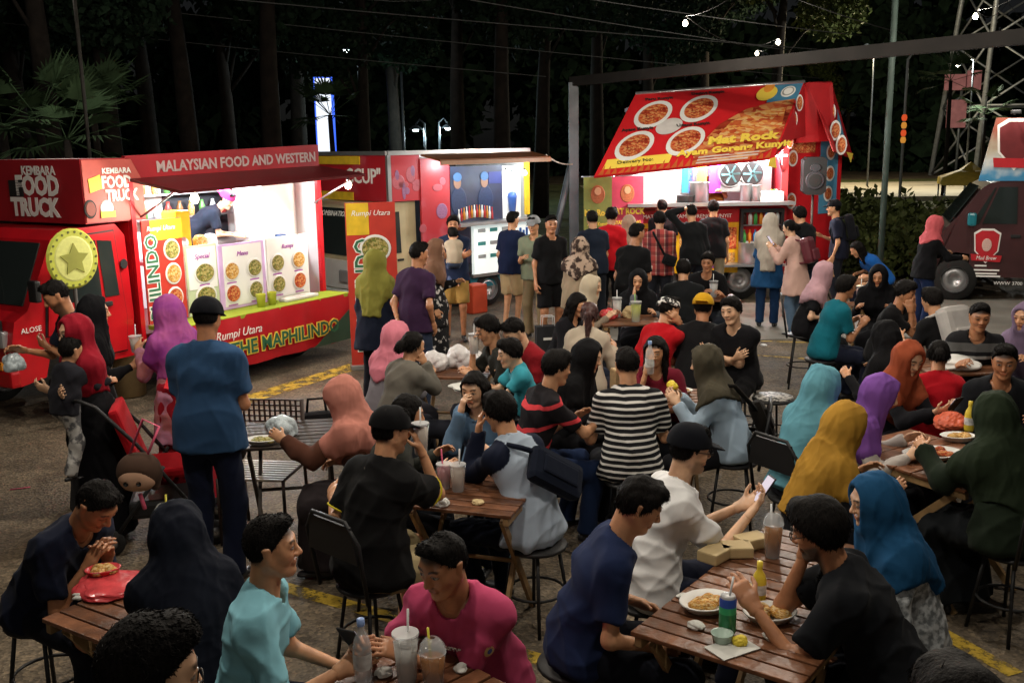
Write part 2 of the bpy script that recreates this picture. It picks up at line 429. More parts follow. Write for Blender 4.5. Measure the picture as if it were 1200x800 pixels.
def hand_geo(h, wrist, hd, hn, sgn, curl, fat=1.0):
    hd = nrm(hd); hn = np.asarray(hn, float); hn = nrm(hn - hd * hn.dot(hd)); hs = sgn * np.cross(hd, hn)
    g = SDF(wrist - .2, wrist + .2, h); fr = max(.0085, h * .95) * fat
    g.ecap(wrist - hd * .03, wrist + hd * .02, (.03, .022), (.033, .018), hs, 0)
    g.ecap(wrist + hd * .01, wrist + hd * .075, (.034, .016), (.040, .0135), hs, .012)
    c1, c2 = curl
    for i, (o, L, e) in enumerate(((.029, .068, 0), (.0098, .078, .006), (-.0098, .072, .004), (-.028, .055, -.004))):
        b = wrist + hd * (.080 + e) + hs * o
        a1 = c1 * (1 + .06 * i); d1 = hd * math.cos(a1) + hn * math.sin(a1) + hs * o * 1.6
        m = b + nrm(d1) * L * .52; a2 = a1 + c2; d2 = hd * math.cos(a2) + hn * math.sin(a2) + hs * o * .6
        e2 = m + nrm(d2) * L * .5
        g.ecap(b - hd * .012, m, fr, fr * .92, k=.004); g.ecap(m, e2, fr * .92, fr * .78, k=.003)
    tb = wrist + hd * .022 + hs * .028; tm = tb + nrm(hs * .75 + hd * .75 + hn * (.25 + .4 * c1)) * .042
    te = tm + nrm(hd * .9 + hs * .25 + hn * (.2 + .5 * c1)) * .032
    g.ecap(tb, tm, fr * 1.35, fr * 1.1, k=.008); g.ecap(tm, te, fr * 1.1, fr * .9, k=.003)
    return g.mesh()

def bounds(prims, pad):
    p = np.array([q for pr in prims for q in (pr[0], pr[1])]); r = max(max(np.max(pr[2]), np.max(pr[3])) for pr in prims) + pad
    return p.min(0) - r, p.max(0) + r

PEOPLE = {}
def person(key, label, uv, yaw, pose='sit', h=1.68, female=False, skin=S_MED, lean=10, slouch=14, look=(10, 0, 0),
           L='table', Rh='table', top=('222226', 'tee'), bottom=('1b2233', 'pants'), hair='short', hijab=None, cape=.26, capet=.0,
           cap=None, beard=0.0, seat=.46, fat=1.0, shoes=(.02, .02, .022), feet=None, child=False, cat='person', group=None,
           loc=None, glasses=False, curl=(.5, .7), backlen=0.0, cut='short', zoff=0.0, legs_wide=1.0, band=None, neck_open=0.0, stool=True,
           raglan=False, trim=None, hairvol=0.0, topmat=None, botmat=None, hijmat=None, noseat=False):
    h = h * .965; s = h / 1.70; seed = abs(hash(key)) % 1000 if False else sum(ord(c) * (i + 1) for i, c in enumerate(key)) % 9973
    rs = random.Random(seed)
    dirv = lambda a: np.array([0, math.sin(R(a)), math.cos(R(a))])
    X = np.array([1.0, 0, 0]); Y = np.array([0, 1.0, 0]); Z = np.array([0, 0, 1.0])
    zp = (.93 * s if pose == 'stand' else seat + .085 * s) + zoff
    pel = np.array([0, 0, zp]); u1 = dirv(lean); um = dirv(lean + slouch * .5); u2 = dirv(lean + slouch)
    waist = pel + u1 * .13 * s; chest = waist + um * .17 * s; nb = chest + u2 * .205 * s
    un = dirv(lean * .45 + slouch * .5 + look[0] * .35)
    HR = eul(*look); hs_ = ((.905 if female else .94) if not child else 1.04) * (s ** .35)
    hc = nb + un * (.118 * s + .028) * (1 if not child else 1.05) + Y * .012
    hp = lambda x, y, z: hc + HR @ (np.array([x, y, z]) * hs_)
    sw = (.130 if female else .155) * s * (1 + .25 * (fat - 1))
    sh = {g: chest + u2 * .128 * s + X * g * sw for g in (-1, 1)}
    l1, l2 = .285 * s, .25 * s
    fw2 = np.cross(u2, X) * -1; fw2 = np.array([0, u2[2], -u2[1]])
    PRE = {'down': lambda g: sh[g] + np.array([g * .07, .04, -.515 * s]), 'table': lambda g: np.array([g * .17, .36, .79]),
           'tablein': lambda g: np.array([g * .05, .36, .80]), 'lap': lambda g: np.array([g * .12, .26, seat + .2]),
           'mouth': lambda g: hp(g * .035, .165, -.085), 'chin': lambda g: hp(g * .04, .10, -.125), 'cheek': lambda g: hp(g * .085, .06, -.08),
           'phone': lambda g: nb + np.array([g * .05, .33, -.16]), 'hold': lambda g: waist + np.array([g * .07, .28, .10 * s]),
           'holdhi': lambda g: chest + np.array([g * .09, .30, .05]), 'crossed': lambda g: chest + np.array([-g * .11, .20, -.05]),
           'pocket': lambda g: pel + np.array([g * .19, .06, -.04]), 'behind': lambda g: pel + np.array([g * .06, -.17, .0]),
           'headtop': lambda g: hp(g * .09, .0, .06), 'reach': lambda g: np.array([g * .12, .52, .86]), 'knee': lambda g: np.array([g * .16, .34, seat + .14]),
           'fwd': lambda g: chest + np.array([g * .12, .42, -.10])}
    jt = {}
    for g, a in ((-1, L), (1, Rh)):
        t = PRE[a](g) if isinstance(a, str) else (np.array([g * a[0], a[1], a[2]]) if len(a) == 3 else hp(*a[:3]))
        crossed = a == 'crossed'
        pole = (g * .42, -.45, -1.0) if (pose != 'stand' or a != 'down') else (g * .3, -1, -.2)
        if a == 'headtop': pole = (g * 1, .2, .1)
        jt[g] = two_bone(sh[g], t, l1, l2, pole)
    hip = {g: pel + np.array([g * .088 * s, 0, -.02]) for g in (-1, 1)}
    kn, an = {}, {}
    for g in (-1, 1):
        if pose == 'stand':
            fo = (0, 0) if feet is None else feet[0 if g < 0 else 1]
            t = np.array([g * .105 * s * legs_wide + 0, fo[0] - .02, .075 * s + zoff + fo[1]]); pl = (g * .1, 1, 0)
        else:
            fo = (.33, 0) if feet is None else feet[0 if g < 0 else 1]
            t = np.array([g * .13 * legs_wide, fo[0] + .02 * g, .075 + fo[1] + zoff * 0]); pl = (g * .15 * legs_wide, 1, .75)
        kn[g], an[g] = two_bone(hip[g], t, .43 * s, .415 * s, pl)
    fr = fat * .93; ff = .155 if not female else .160
    torso = [(pel - Z * .02, pel + u1 * .06 * s, (ff * s * fr, .108 * s * fr), (.146 * s * fr, .102 * s * fr), X, 0),
             (pel + u1 * .06 * s, waist + um * .05 * s, (.146 * s * fr, .102 * s * fr), ((.125 if female else .140) * s * fr, .094 * s * fr), X, .05),
             (waist + um * .04 * s, chest + u2 * .05 * s, ((.125 if female else .142) * s * fr, .095 * s * fr), ((.132 if female else .150) * s, .094 * s), X, .05),
             (chest + u2 * .04 * s, chest + u2 * .125 * s, ((.132 if female else .150) * s, .094 * s), ((.108 if female else .122) * s, .072 * s), X, .05)]
    for g in (-1, 1):
        torso.append((chest + u2 * .14 * s + X * g * .05 * s, sh[g] - u2 * .012, 0.052 * s, .042 * s, X, .05))
        torso.append((nb - u2 * .03 * s - fw2 * .01, sh[g] + u2 * .0, .040 * s, .030 * s, X, .05))
    if female:
        for g in (-1, 1): torso.append((chest + u2 * .02 * s + X * g * .066 * s + fw2 * .062 * s, chest + u2 * .01 + X * g * .066 * s + fw2 * .07 * s, .056 * s, .052 * s, X, .05))
    ua = {g: (sh[g], jt[g][0], .044 * s * (1 if not female else .88), .036 * s, X, .04) for g in (-1, 1)}
    fa = {g: (jt[g][0], jt[g][1], .037 * s * (1 if not female else .88), .025 * s, X, .03) for g in (-1, 1)}
    th = {g: (hip[g], kn[g], .080 * s * fr, .052 * s, X, .05) for g in (-1, 1)}
    shn = {g: (kn[g], an[g], .056 * s, .037 * s, X, .03) for g in (-1, 1)}
    foot = {g: (an[g] + np.array([0, -.035, -.04 * s]), an[g] + np.array([g * .02, .15 * s, -.047 * s]), (.034 * s, .034 * s), (.042 * s, .024 * s), X, .03) for g in (-1, 1)}
    # world placement: head centre lands on the ray through its pixel
    rz = -R(yaw); cr, sr = math.cos(rz), math.sin(rz)
    if loc is None:
        wp = atz(uv[0], uv[1], hc[2]); loc = (wp[0] - (cr * hc[0] - sr * hc[1]), wp[1] - (sr * hc[0] + cr * hc[1]))
    base = (loc[0], loc[1], 0)
    dist = math.hypot(loc[0], loc[1]) + .3
    hB = min(.022, max(.0105, dist * .0022)); hH = min(.0078, max(.0042, dist * .0009)); hF = min(.0092, max(.0055, dist * .0012))
    V, Q, Cc = [], [], []; nv = 0
    def add(v, q, c):
        nonlocal nv
        V.append(v); Q.append(q + nv); Cc.append(c if c.ndim == 2 else np.repeat(c[None], len(v), 0)); nv += len(v)
    # skin body
    prims = torso + [ua[-1], ua[1], fa[-1], fa[1], th[-1], th[1], shn[-1], shn[1], foot[-1], foot[1]]
    lo, hi = bounds(prims, .02); G = SDF(lo, hi, hB)
    for i, p in enumerate(prims): G.ecap(*p[:5], k=p[5], grow=-.012 if (i < len(torso) and top) else -.004)
    v, q = G.mesh(); c = np.repeat(skin[None], len(v), 0).copy()
    c[v[:, 2] < .085 * s + zoff] = shoes
    add(v, q, c)
    nkl = HR.T @ ((nb - u2 * .035 - hc) / hs_)
    look_down = look[0] > 24
    v, q, c = head_geo(hH, nkl, female, np.asarray(skin), beard, look_down, hijab is None and hair is not None, hijab is None)
    rv = np.array([1 + rs.uniform(-.05, .05), 1 + rs.uniform(-.03, .03), 1 + rs.uniform(-.04, .05)]); nz = np.exp(-((v[:, 0] / .02) ** 2 + ((v[:, 2] + .005) / .03) ** 2)) * (v[:, 1] > .06); v = v.copy(); v[:, 1] += nz * rs.uniform(-.006, .005)
    add(hc + (v * rv * hs_) @ HR.T, q, c)
    for g in (-1, 1):
        hd = jt[g][1] - jt[g][0]; a = L if g < 0 else Rh
        hn = np.array([-g * .8, .1, -.6])
        if a in ('mouth', 'cheek', 'chin', 'phone', 'headtop'): hn = hc - jt[g][1] + np.array([-g * .1, 0, 0])
        if a == 'crossed': hn = np.array([0, -1, .1])
        v, q = hand_geo(hF, jt[g][1], hd, hn, g, curl); v = jt[g][1] + (v - jt[g][1]) * min(1, s ** .9 * (.93 if female else 1)); add(v, q, np.asarray(skin) * .96)
    body = link('person', sm_mesh('person', np.concatenate(V), np.concatenate(Q), np.concatenate(Cc)), SKIN, None, base, (0, 0, rz))
    tag(body, label, cat, group)
    PEOPLE[key] = dict(o=body, hc=hc, HR=HR, hs=hs_, jt=jt, sh=sh, chest=chest, waist=waist, pel=pel, nb=nb, u2=u2, kn=kn, loc=loc, yaw=yaw, rz=rz, an=an, seat=seat)
    def part(name, G, m, amp=.006, fq=24, st=(1, 1, .45), tr=None):
        v, q = G.mesh()
        if len(v) == 0: return
        v = wrinkle(v, q, amp * .6, fq, seed + len(name), st); v = folds(v, q, amp * (1.0 if dist < 6 else .7), fq * 2.4, seed + 11, st, bias=.17)
        if tr is not None: v = tr(v)
        return link(name, sm_mesh(name, v, q), m, body)
    # top
    if top:
        tc_, kind = top[0], top[1]; loose = top[2] if len(top) > 2 else .0
        t = .012 + loose; m = topmat or cloth(tc_)
        hem = pel - u1 * (.0) - Z * (.10 * s if pose == 'stand' else .035)
        if kind == 'tunic': hem = pel - Z * (.32 * s if pose == 'stand' else .05)
        hw = ((.196 if not female else .198) * s * fr + t * .8, .130 * s * fr + t * .9)
        tp = torso[1:] + [(waist, hem, ((.146 if not female else .138) * s * fr + t, .100 * s * fr + t), hw if kind != 'tunic' else (hw[0] + .04, hw[1] + .04), X, .04)]
        if pose == 'stand': tp.append((pel + u1 * .07, hem - Z * .03, hw if kind != 'tunic' else (hw[0], hw[1]), hw if kind != 'tunic' else (hw[0] + .05, hw[1] + .05), X, .04))
        if pose == 'sit': tp.append((pel - Z * .01, pel + np.array([0, .05, -.005]), (.165 * s * fr + t, .10), (.155 * s * fr + t, .075), X, .05))
        if pose == 'sit': tp.append((pel - Z * .02, pel + u1 * .07 * s, (.172 * s * fr + .02 + t, .112 * s * fr + .016 + t), (.150 * s * fr + t + .012, .104 * s * fr + .012 + t), X, .04))
        e = {}
        for g in (-1, 1):
            if kind in ('tee', 'polo'):
                b = ua[g][0] + (ua[g][1] - ua[g][0]) * .74; e[g] = [(ua[g][0], b, 0.043 * s + t, .047 * s + t, X, .04, True)]
            else:
                b = fa[g][0] + (fa[g][1] - fa[g][0]) * .95
                e[g] = [(ua[g][0], ua[g][1], 0.043 * s + t, .039 * s + t * .9, X, .04, False), (fa[g][0], b, .039 * s + t * .9, .029 * s + t * .7, X, .03, True)]
        lo, hi = bounds([p[:6] for p in tp] + [q_[:6] for g in e for q_ in e[g]], .06); G = SDF(lo, hi, hB * .9)
        for i, p in enumerate(tp): G.ecap(*p[:5], k=p[5], grow=t if i < len(torso) - 1 else 0, flat=(i == len(torso) - 1))
        if pose == 'stand': G.plane(hem, -u1)
        elif kind != 'tunic': G.plane((0, 0, seat + .012 + zoff), (0, -.05, -1))
        G.ecap(nb - u2 * .02 + fw2 * (.018 + neck_open), nb + un * .2 + fw2 * .03, .066 * s, .09 * s, k=.006, sub=True)
        for g in e:
            for p in e[g]: G.ecap(*p[:5], k=p[5], flat=p[6])
        so_ = part('shirt', G, m, .0095, 20)
        if raglan and so_:
            vv = np.empty(len(so_.data.vertices) * 3, np.float32); so_.data.vertices.foreach_get('co', vv); vv = vv.reshape(-1, 3)
            def sd(p, a, b):
                ab = b - a; t2 = np.clip(((p - a) @ ab) / ab.dot(ab), 0, 1); return np.linalg.norm(p - a - t2[:, None] * ab, axis=1)
            da = np.minimum.reduce([np.minimum(sd(vv, ua[g][0] + (nb - sh[g]) * .25, ua[g][1]), sd(vv, fa[g][0], fa[g][1])) for g in (-1, 1)]); ds = sd(vv, pel, nb - u2 * .04) * .62
            mk = (da < ds).astype(float); at = so_.data.color_attributes.new('Col', 'FLOAT_COLOR', 'POINT')
            c0, c1 = np.array(srgb('a4b2c2')), np.array(srgb('141a2c')); cc = c0[None] * (1 - mk[:, None]) + c1[None] * mk[:, None]
            at.data.foreach_set('color', np.concatenate([cc, np.ones((len(cc), 1))], 1).astype(np.float32).ravel())
        if trim:
            tm = mat('trim_' + trim, trim, rough=.8, var=.05)
            for g in (-1, 1):
                p0_, d_ = ua[g][0] + (ua[g][1] - ua[g][0]) * .735, nrm(ua[g][1] - ua[g][0]); a_ = nrm(np.cross(d_, [0, 1, .1])); b_ = np.cross(d_, a_); rr = .047 * s + t + .004
                MB().tube([p0_ + (a_ * math.cos(q_) + b_ * math.sin(q_)) * rr for q_ in np.linspace(0, 2 * math.pi, 19)], .005, 5, False).build('sleeve_trim', tm, body)
            MB().tube([nb - u2 * .004 + fw2 * (.012 + .066 * math.sin(q_)) + X * .068 * math.cos(q_) - u2 * .02 * math.sin(q_) for q_ in np.linspace(0, 2 * math.pi, 21)], .006, 5, False).build('collar_trim', tm, body)
    # bottom
    if bottom:
        bc, kind = bottom[0], bottom[1]; m = botmat or cloth(bc); t = .013
        if kind in ('pants', 'shorts'):
            tp = [torso[0] + (False,), torso[1] + (False,)]
            for g in (-1, 1):
                if kind == 'shorts':
                    b = th[g][0] + (th[g][1] - th[g][0]) * .9
                    tp.append((th[g][0], b, .092 * s * fr, .080 * s, X, .04, True))
                else:
                    tp.append((th[g][0], th[g][1], .083 * s * fr, .057 * s, X, .05, False))
                    tp.append((shn[g][0], shn[g][0] + (shn[g][1] - shn[g][0]) * 1.03, .057 * s, .049 * s, X, .03, True))
            lo, hi = bounds([p[:6] for p in tp], .05); G = SDF(lo, hi, hB)
            for p in tp: G.ecap(*p[:5], k=p[5], grow=t, flat=p[6])
            G.plane(pel + u1 * .09, u1 + Z * .001)
            part('trousers' if kind == 'pants' else 'shorts', G, m, .006, 20)
        else:
            mh = (hip[-1] + hip[1]) / 2; mk = (kn[-1] + kn[1]) / 2; ma = (an[-1] + an[1]) / 2
            if pose == 'stand':
                tp = [(pel + u1 * .08, pel - Z * .08, (.16, .12), (.18 * s, .145), X, 0, False), (pel - Z * .08, ma - Z * .01, (.18 * s, .145), (.25 * s, .21 * s), X, .05, True)]
            else:
                tp = [torso[0] + (False,), (mh, mk, (.19 * s, .095), (.19 * s, .075), X, .05, False), (mk, ma - Z * .01, (.185 * s, .08), (.21 * s, .14), X, .05, True)]
            lo, hi = bounds([p[:6] for p in tp], .05); G = SDF(lo, hi, hB)
            for p in tp: G.ecap(*p[:5], k=p[5], grow=t, flat=p[6])
            part('skirt', G, m, .012, 16, (1, 1, .15))
    # headwear
    if hijab:
        m = hijmat or scarf(hijab); hx = HR[:, 0]
        cb = chest + u2 * (.17 * s - cape) + fw2 * (.022 if female else 0); bk = chest + u2 * (.17 * s - cape - backlen) - fw2 * (.06 + capet)
        G = SDF(np.minimum(np.minimum(hc, cb), bk) - np.array([.34, .30, .12]), hc + np.array([.3, .3, .22]), max(.0080, hB * .62))
        e_ = .008; tt = .008 + (top[2] if top and len(top) > 2 else 0) + .020
        for p in torso: G.ecap(*p[:5], k=p[5], grow=tt)
        for g in (-1, 1): G.ecap(ua[g][0], ua[g][0] + (ua[g][1] - ua[g][0]) * .45, .043 * s + tt, .041 * s + tt, k=.04)
        for g in (-1, 1): G.plane(cb, -u2 + X * g * .62)
        G.ecap(hp(0, -.025, .032), hp(0, .002, .034), (.077 + e_, .087 + e_), (.076 + e_, .080 + e_), hx, .02)
        G.ecap(hp(0, -.012, .0), hp(0, .020, -.088), (.080, .090), (.068, .060), hx, .04)
        G.ecap(hp(0, -.022, .0), nb - u2 * .075 - fw2 * .004, (.082, .088), (.128 * s, .096 * s), X, .05)
        if backlen > 0 or capet > 0: G.ecap(hp(0, -.045, -.03), bk, (.074, .050), (.110 * s, .045), X, .06, flat=True)
        G.ecap(hp(0, .096, .046), hp(0, .118, -.058), (.060 * hs_, .060 * hs_), (.050 * hs_, .058 * hs_), hx, k=.008, sub=True)
        G.ecap(hp(0, .128, .040), hp(0, .140, -.060), (.088 * hs_, .072 * hs_), (.074 * hs_, .068 * hs_), hx, k=.010, sub=True)
        v, q = G.mesh()
        v = wrinkle(v, q, .003, 20, seed, (1, 1, .35)); v = folds(v, q, .0052, 52, seed + 3, (1, 1, .10), bias=.12); v = folds(v, q, .0026, 110, seed + 4, (1, 1, .12), bias=.1)
        link('hijab', sm_mesh('hijab', v, q), m, body)
    elif hair:
        G = SDF((-.14, -.2, -.36), (.14, .15, .17), max(.006, hH * 1.05))
        vol = {'short': .006, 'medium': .012, 'long': .012, 'bun': .007, 'pony': .008, 'buzz': .003}[hair] + hairvol
        G.ecap((0, -.024, .030), (0, .008, .032), (.075 + vol, .085 + vol), (.073 + vol, .081 + vol), (1, 0, 0), 0)
        if hair in ('short', 'medium'): G.ecap((-.02, -.02, .085), (.015, .055, .088), (.05, .030 + vol * .7), (.042, .024 + vol * .8), (1, 0, 0), .03)
        if hair in ('short', 'medium'): G.ecap((-.03, .045, .096), (.025, .052, .094), (.022, .024 + vol * .5), (.020, .022 + vol * .5), (0, 1, 0), .03)
        G.plane((0, .070 if hair != 'medium' else .076, .086 if hair != 'medium' else .074), (0, 1, -.80))
        if hair in ('short', 'buzz'): G.plane((0, 0, -.012), (0, .55, -1))
        elif hair == 'medium': G.plane((0, 0, -.040), (0, .5, -1))
        if hair == 'long':
            G.ecap((0, -.05, 0), (0, -.075, -.27), (.085, .05), (.10, .035), (1, 0, 0), .04)
            for g in (-1, 1): G.ecap((g * .072, .0, .02), (g * .082, .02, -.22), (.018, .04), (.022, .03), (1, 0, 0), .03)
        if hair == 'bun': G.plane((0, 0, -.03), (0, .6, -1)); G.ecap((0, -.115, .0), (0, -.12, -.01), .042, .042, k=.02)
        if hair == 'pony':
            G.plane((0, 0, -.02), (0, .6, -1)); G.ecap((0, -.10, .03), (0, -.15, .0), .028, .036, k=.015); G.ecap((0, -.15, .0), (0, -.155, -.2), .036, .02, k=.015)
        v, q = G.mesh()
        amp = (.0034 if dist > 4 else .0020) if hair != 'buzz' else .001
        v = wrinkle(v, q, amp, 70, seed, (1, 1, .6)); v = wrinkle(v, q, amp * .6, 160, seed + 5, (1, 1, .5))
        rn = np.random.RandomState(seed); ns = int(np.clip(16000 / dist, 700, 9000)); nn = vnormals(v, q)
        pk = rn.randint(0, len(v), ns); p = v[pk]; n0 = nn[pk]; dn = np.array([0, -.15, -1.0])
        if hair in ('long', 'pony', 'bun'): dr = n0 * .12 + dn * 1.0 + rn.normal(size=(ns, 3)) * .12; ln = .05
        elif hair == 'medium': dr = n0 * .10 + dn * .7 + np.array([0, .30, 0]) + rn.normal(size=(ns, 3)) * .22; ln = .026
        elif hair == 'buzz': dr = n0 * .7 + rn.normal(size=(ns, 3)) * .4; ln = .007
        else: dr = n0 * .22 + np.array([.2, .55, .0]) * sstep(.02, .08, p[:, 2])[:, None] + dn * .65 * sstep(.06, .0, p[:, 2])[:, None] + rn.normal(size=(ns, 3)) * .20; ln = .017
        dr /= np.linalg.norm(dr, axis=1, keepdims=True); sdv = np.cross(dr, rn.normal(size=(ns, 3))); sdv /= np.linalg.norm(sdv, axis=1, keepdims=True) + 1e-9
        Ln = ln * rn.uniform(.5, 1.25, (ns, 1)); wd = .0012 + .00032 * dist; dr = dr - n0 * np.clip((dr * n0).sum(1, keepdims=True) - .32, 0, 1); p = p - n0 * .003
        st_ = np.stack([p - sdv * wd, p + sdv * wd, p + dr * Ln + sdv * wd * .25, p + dr * Ln - sdv * wd * .25], 1).reshape(-1, 3)
        q = np.concatenate([q, np.arange(ns * 4).reshape(-1, 4) + len(v)]); v = np.concatenate([v, st_])
        link('hair', sm_mesh('hair', hc + (v * hs_) @ HR.T, q), HAIRB if cut == 'brown' else HAIR, body)
    if cap:
        cc, back = cap; sg = -1 if back else 1
        G = SDF((-.14, -.24, -.05), (.14, .24, .17), max(.006, hH))
        e_ = .021
        G.ecap((0, -.024, .036), (0, .008, .038), (.075 + e_, .086 + e_), (.074 + e_, .083 + e_), (1, 0, 0), 0)
        G.plane((0, 0, .032), (0, 0, -1))
        G.ecap((-.052, .075 * sg, .042), (.052, .075 * sg, .042), (.10, .0075), (.10, .0075), (0, 1, -.18 * sg * sg), .01)
        v, q = G.mesh(); v = wrinkle(v, q, .0015, 60, seed)
        link('cap', sm_mesh('cap', hc + (v * hs_) @ HR.T, q), cloth(cc, .15), body)
    if band:
        G = SDF((-.14, -.2, -.02), (.14, .15, .13), max(.006, hH)); e_ = .018
        G.ecap((0, -.024, .030), (0, .008, .032), (.075 + e_, .086 + e_), (.074 + e_, .081 + e_), (1, 0, 0), 0)
        G.plane((0, 0, .045), (0, -.2, -1)); G.plane((0, 0, .098), (0, .2, 1))
        G.ecap((0, -.12, .05), (.02, -.15, .03), .02, .014, k=.01)
        v, q = G.mesh(); link('bandana', sm_mesh('bandana', hc + (v * hs_) @ HR.T, q), band, body)
    if glasses:
        mb = MB(); P_ = lambda x, y, z: hp(x, y, z)
        for g in (-1, 1):
            mb.tube([P_(g * .031 + .021 * math.cos(a), .1, .010 + .016 * math.sin(a)) for a in np.linspace(0, 2 * math.pi, 13)], .0018, 5, False)
            mb.tube([P_(g * .052, .1, .014), P_(g * .078, .08, .014), P_(g * .082, -.005, .014)], .0018, 5)
        mb.tube([P_(-.011, .101, .012), P_(.011, .101, .012)], .0018, 5)
        mb.build('glasses', mat('glasses_frame', (.02, .02, .02), rough=.3, var=0), body)
    return PEOPLE[key]
def wpt(key, p):
    """a point of a person's own frame in world space"""
    d = PEOPLE[key]; c, s_ = math.cos(d['rz']), math.sin(d['rz'])
    return np.array([d['loc'][0] + c * p[0] - s_ * p[1], d['loc'][1] + s_ * p[0] + c * p[1], p[2]])
# ---------------------------------------------------------------- ground and markings
def _asphalt(t, tc, b):
    def noise(sc, det=6, rough=.6):
        n = t.nodes.new('ShaderNodeTexNoise'); n.inputs['Scale'].default_value = sc; n.inputs['Detail'].default_value = det
        n.inputs['Roughness'].default_value = rough; t.links.new(tc.outputs['Object'], n.inputs['Vector']); return n.outputs[0]
    big = ramp(t, noise(.55), [(.3, (.070, .056, .040)), (.55, (.150, .117, .080)), (.75, (.23, .180, .122))])
    vor = t.nodes.new('ShaderNodeTexVoronoi'); vor.inputs['Scale'].default_value = 55; t.links.new(tc.outputs['Object'], vor.inputs['Vector'])
    st = ramp(t, vor.outputs['Color'], [(0, (.45, .45, .45)), (.6, (1, 1, 1)), (1, (1.7, 1.65, 1.55))])
    mx = t.nodes.new('ShaderNodeMix'); mx.data_type = 'RGBA'; mx.blend_type = 'MULTIPLY'; mx.inputs['Factor'].default_value = 1
    t.links.new(big, mx.inputs['A']); t.links.new(st, mx.inputs['B'])
    stain = ramp(t, noise(1.7, 8, .7), [(.40, (.35, .34, .33)), (.52, (1, 1, 1))])
    m2 = t.nodes.new('ShaderNodeMix'); m2.data_type = 'RGBA'; m2.blend_type = 'MULTIPLY'; m2.inputs['Factor'].default_value = .7
    t.links.new(mx.outputs['Result'], m2.inputs['A']); t.links.new(stain, m2.inputs['B'])
    bp = t.nodes.new('ShaderNodeBump'); bp.inputs['Strength'].default_value = .55; bp.inputs['Distance'].default_value = .01
    t.links.new(vor.outputs['Distance'], bp.inputs['Height']); t.links.new(bp.outputs[0], b.inputs['Normal'])
    t.links.new(ramp(t, noise(2.2), [(.35, (.55, .55, .55)), (.7, (.9, .9, .9))]), b.inputs['Roughness'])
    return m2.outputs['Result']
ASPH = node_mat('asphalt', _asphalt, .8, .3)
tag(MB().quad((-250, -30, 0), (250, -30, 0), (250, 450, 0), (-250, 450, 0)).build('ground', ASPH), 'worn brown asphalt parking lot strewn with grit', 'ground', kind='structure')
def worn_paint(key, c):
    def f(t, tc, b):
        n = t.nodes.new('ShaderNodeTexNoise'); n.inputs['Scale'].default_value = 7; n.inputs['Detail'].default_value = 10; n.inputs['Roughness'].default_value = .75
        t.links.new(tc.outputs['Object'], n.inputs['Vector'])
        t.links.new(ramp(t, n.outputs[0], [(.42, (0, 0, 0)), (.52, (1, 1, 1))]), b.inputs['Alpha'])
        return ramp(t, n.outputs[0], [(.4, [x * .5 for x in c]), (.65, c)])
    return node_mat(key, f, .7, .3)
YEL = worn_paint('worn_yellow_paint', (.62, .42, .05)); WHT = worn_paint('worn_white_paint', (.55, .53, .48))
def line(p, q, wd, m, label):
    p = np.array(p[:2]); q = np.array(q[:2]); d = nrm(q - p); n = np.array([-d[1], d[0]]) * wd / 2; z = .004
    o = MB().quad((*(p - n), z), (*(q - n), z), (*(q + n), z), (*(p + n), z)).build('painted_line', m)
    return tag(o, label, 'road marking', kind='structure')
line(atz(262, 477), atz(470, 412), .27, YEL, 'broad yellow bay line beside the red snack truck')
line(atz(316, 683), atz(700, 792), .11, YEL, 'worn yellow line running under the dining tables')
line(atz(806, 411), atz(952, 421), .05, YEL, 'thin worn orange line behind the round stool')
line(atz(866, 399), atz(960, 402), .05, YEL, 'thin pale line at the feet of the backpack woman')
line(atz(1040, 705), atz(1190, 790), .10, YEL, 'worn yellow line by the silver blouse')
MB_ = MB().box((5.5, 14.0, .0), (9, 2.9, .02))
tag(MB_.build('pavement', mat('pale_concrete', (.20, .19, .165), rough=.8, var=.25, scale=1.4, bump=.3, bscale=60)), 'pale concrete apron under the red awning truck', 'pavement', kind='structure')

# far verge and road behind the lot
def strip(name, pts, z, m, label):
    o = MB()._add([(x, y, z) for x, y in pts], [tuple(range(len(pts)))]).build(name, m); return tag(o, label, name, kind='structure')
GRASS = mat('grass_green', (.085, .095, .03), rough=.95, var=.5, scale=3, bump=.8, bscale=30)
strip('verge', [(5.5, 19.5), (60, 17), (120, 60), (-60, 60), (-14, 24), (3, 21.5)], .006, GRASS, 'dark grass verge behind the trucks')
strip('road', [(4, 41), (80, 36), (95, 50), (4, 58)], .012, mat('road_concrete', (.42, .37, .28), rough=.85, var=.2, scale=.8), 'pale lit road beyond the hedge')
o = MB().box((42, 38.1, .09), (78, .25, .18), rz=-.065).build('kerb', mat('kerb_pale', (.42, .38, .30), rough=.9, var=.2)); tag(o, 'pale kerb along the lit road', 'kerb', kind='structure')

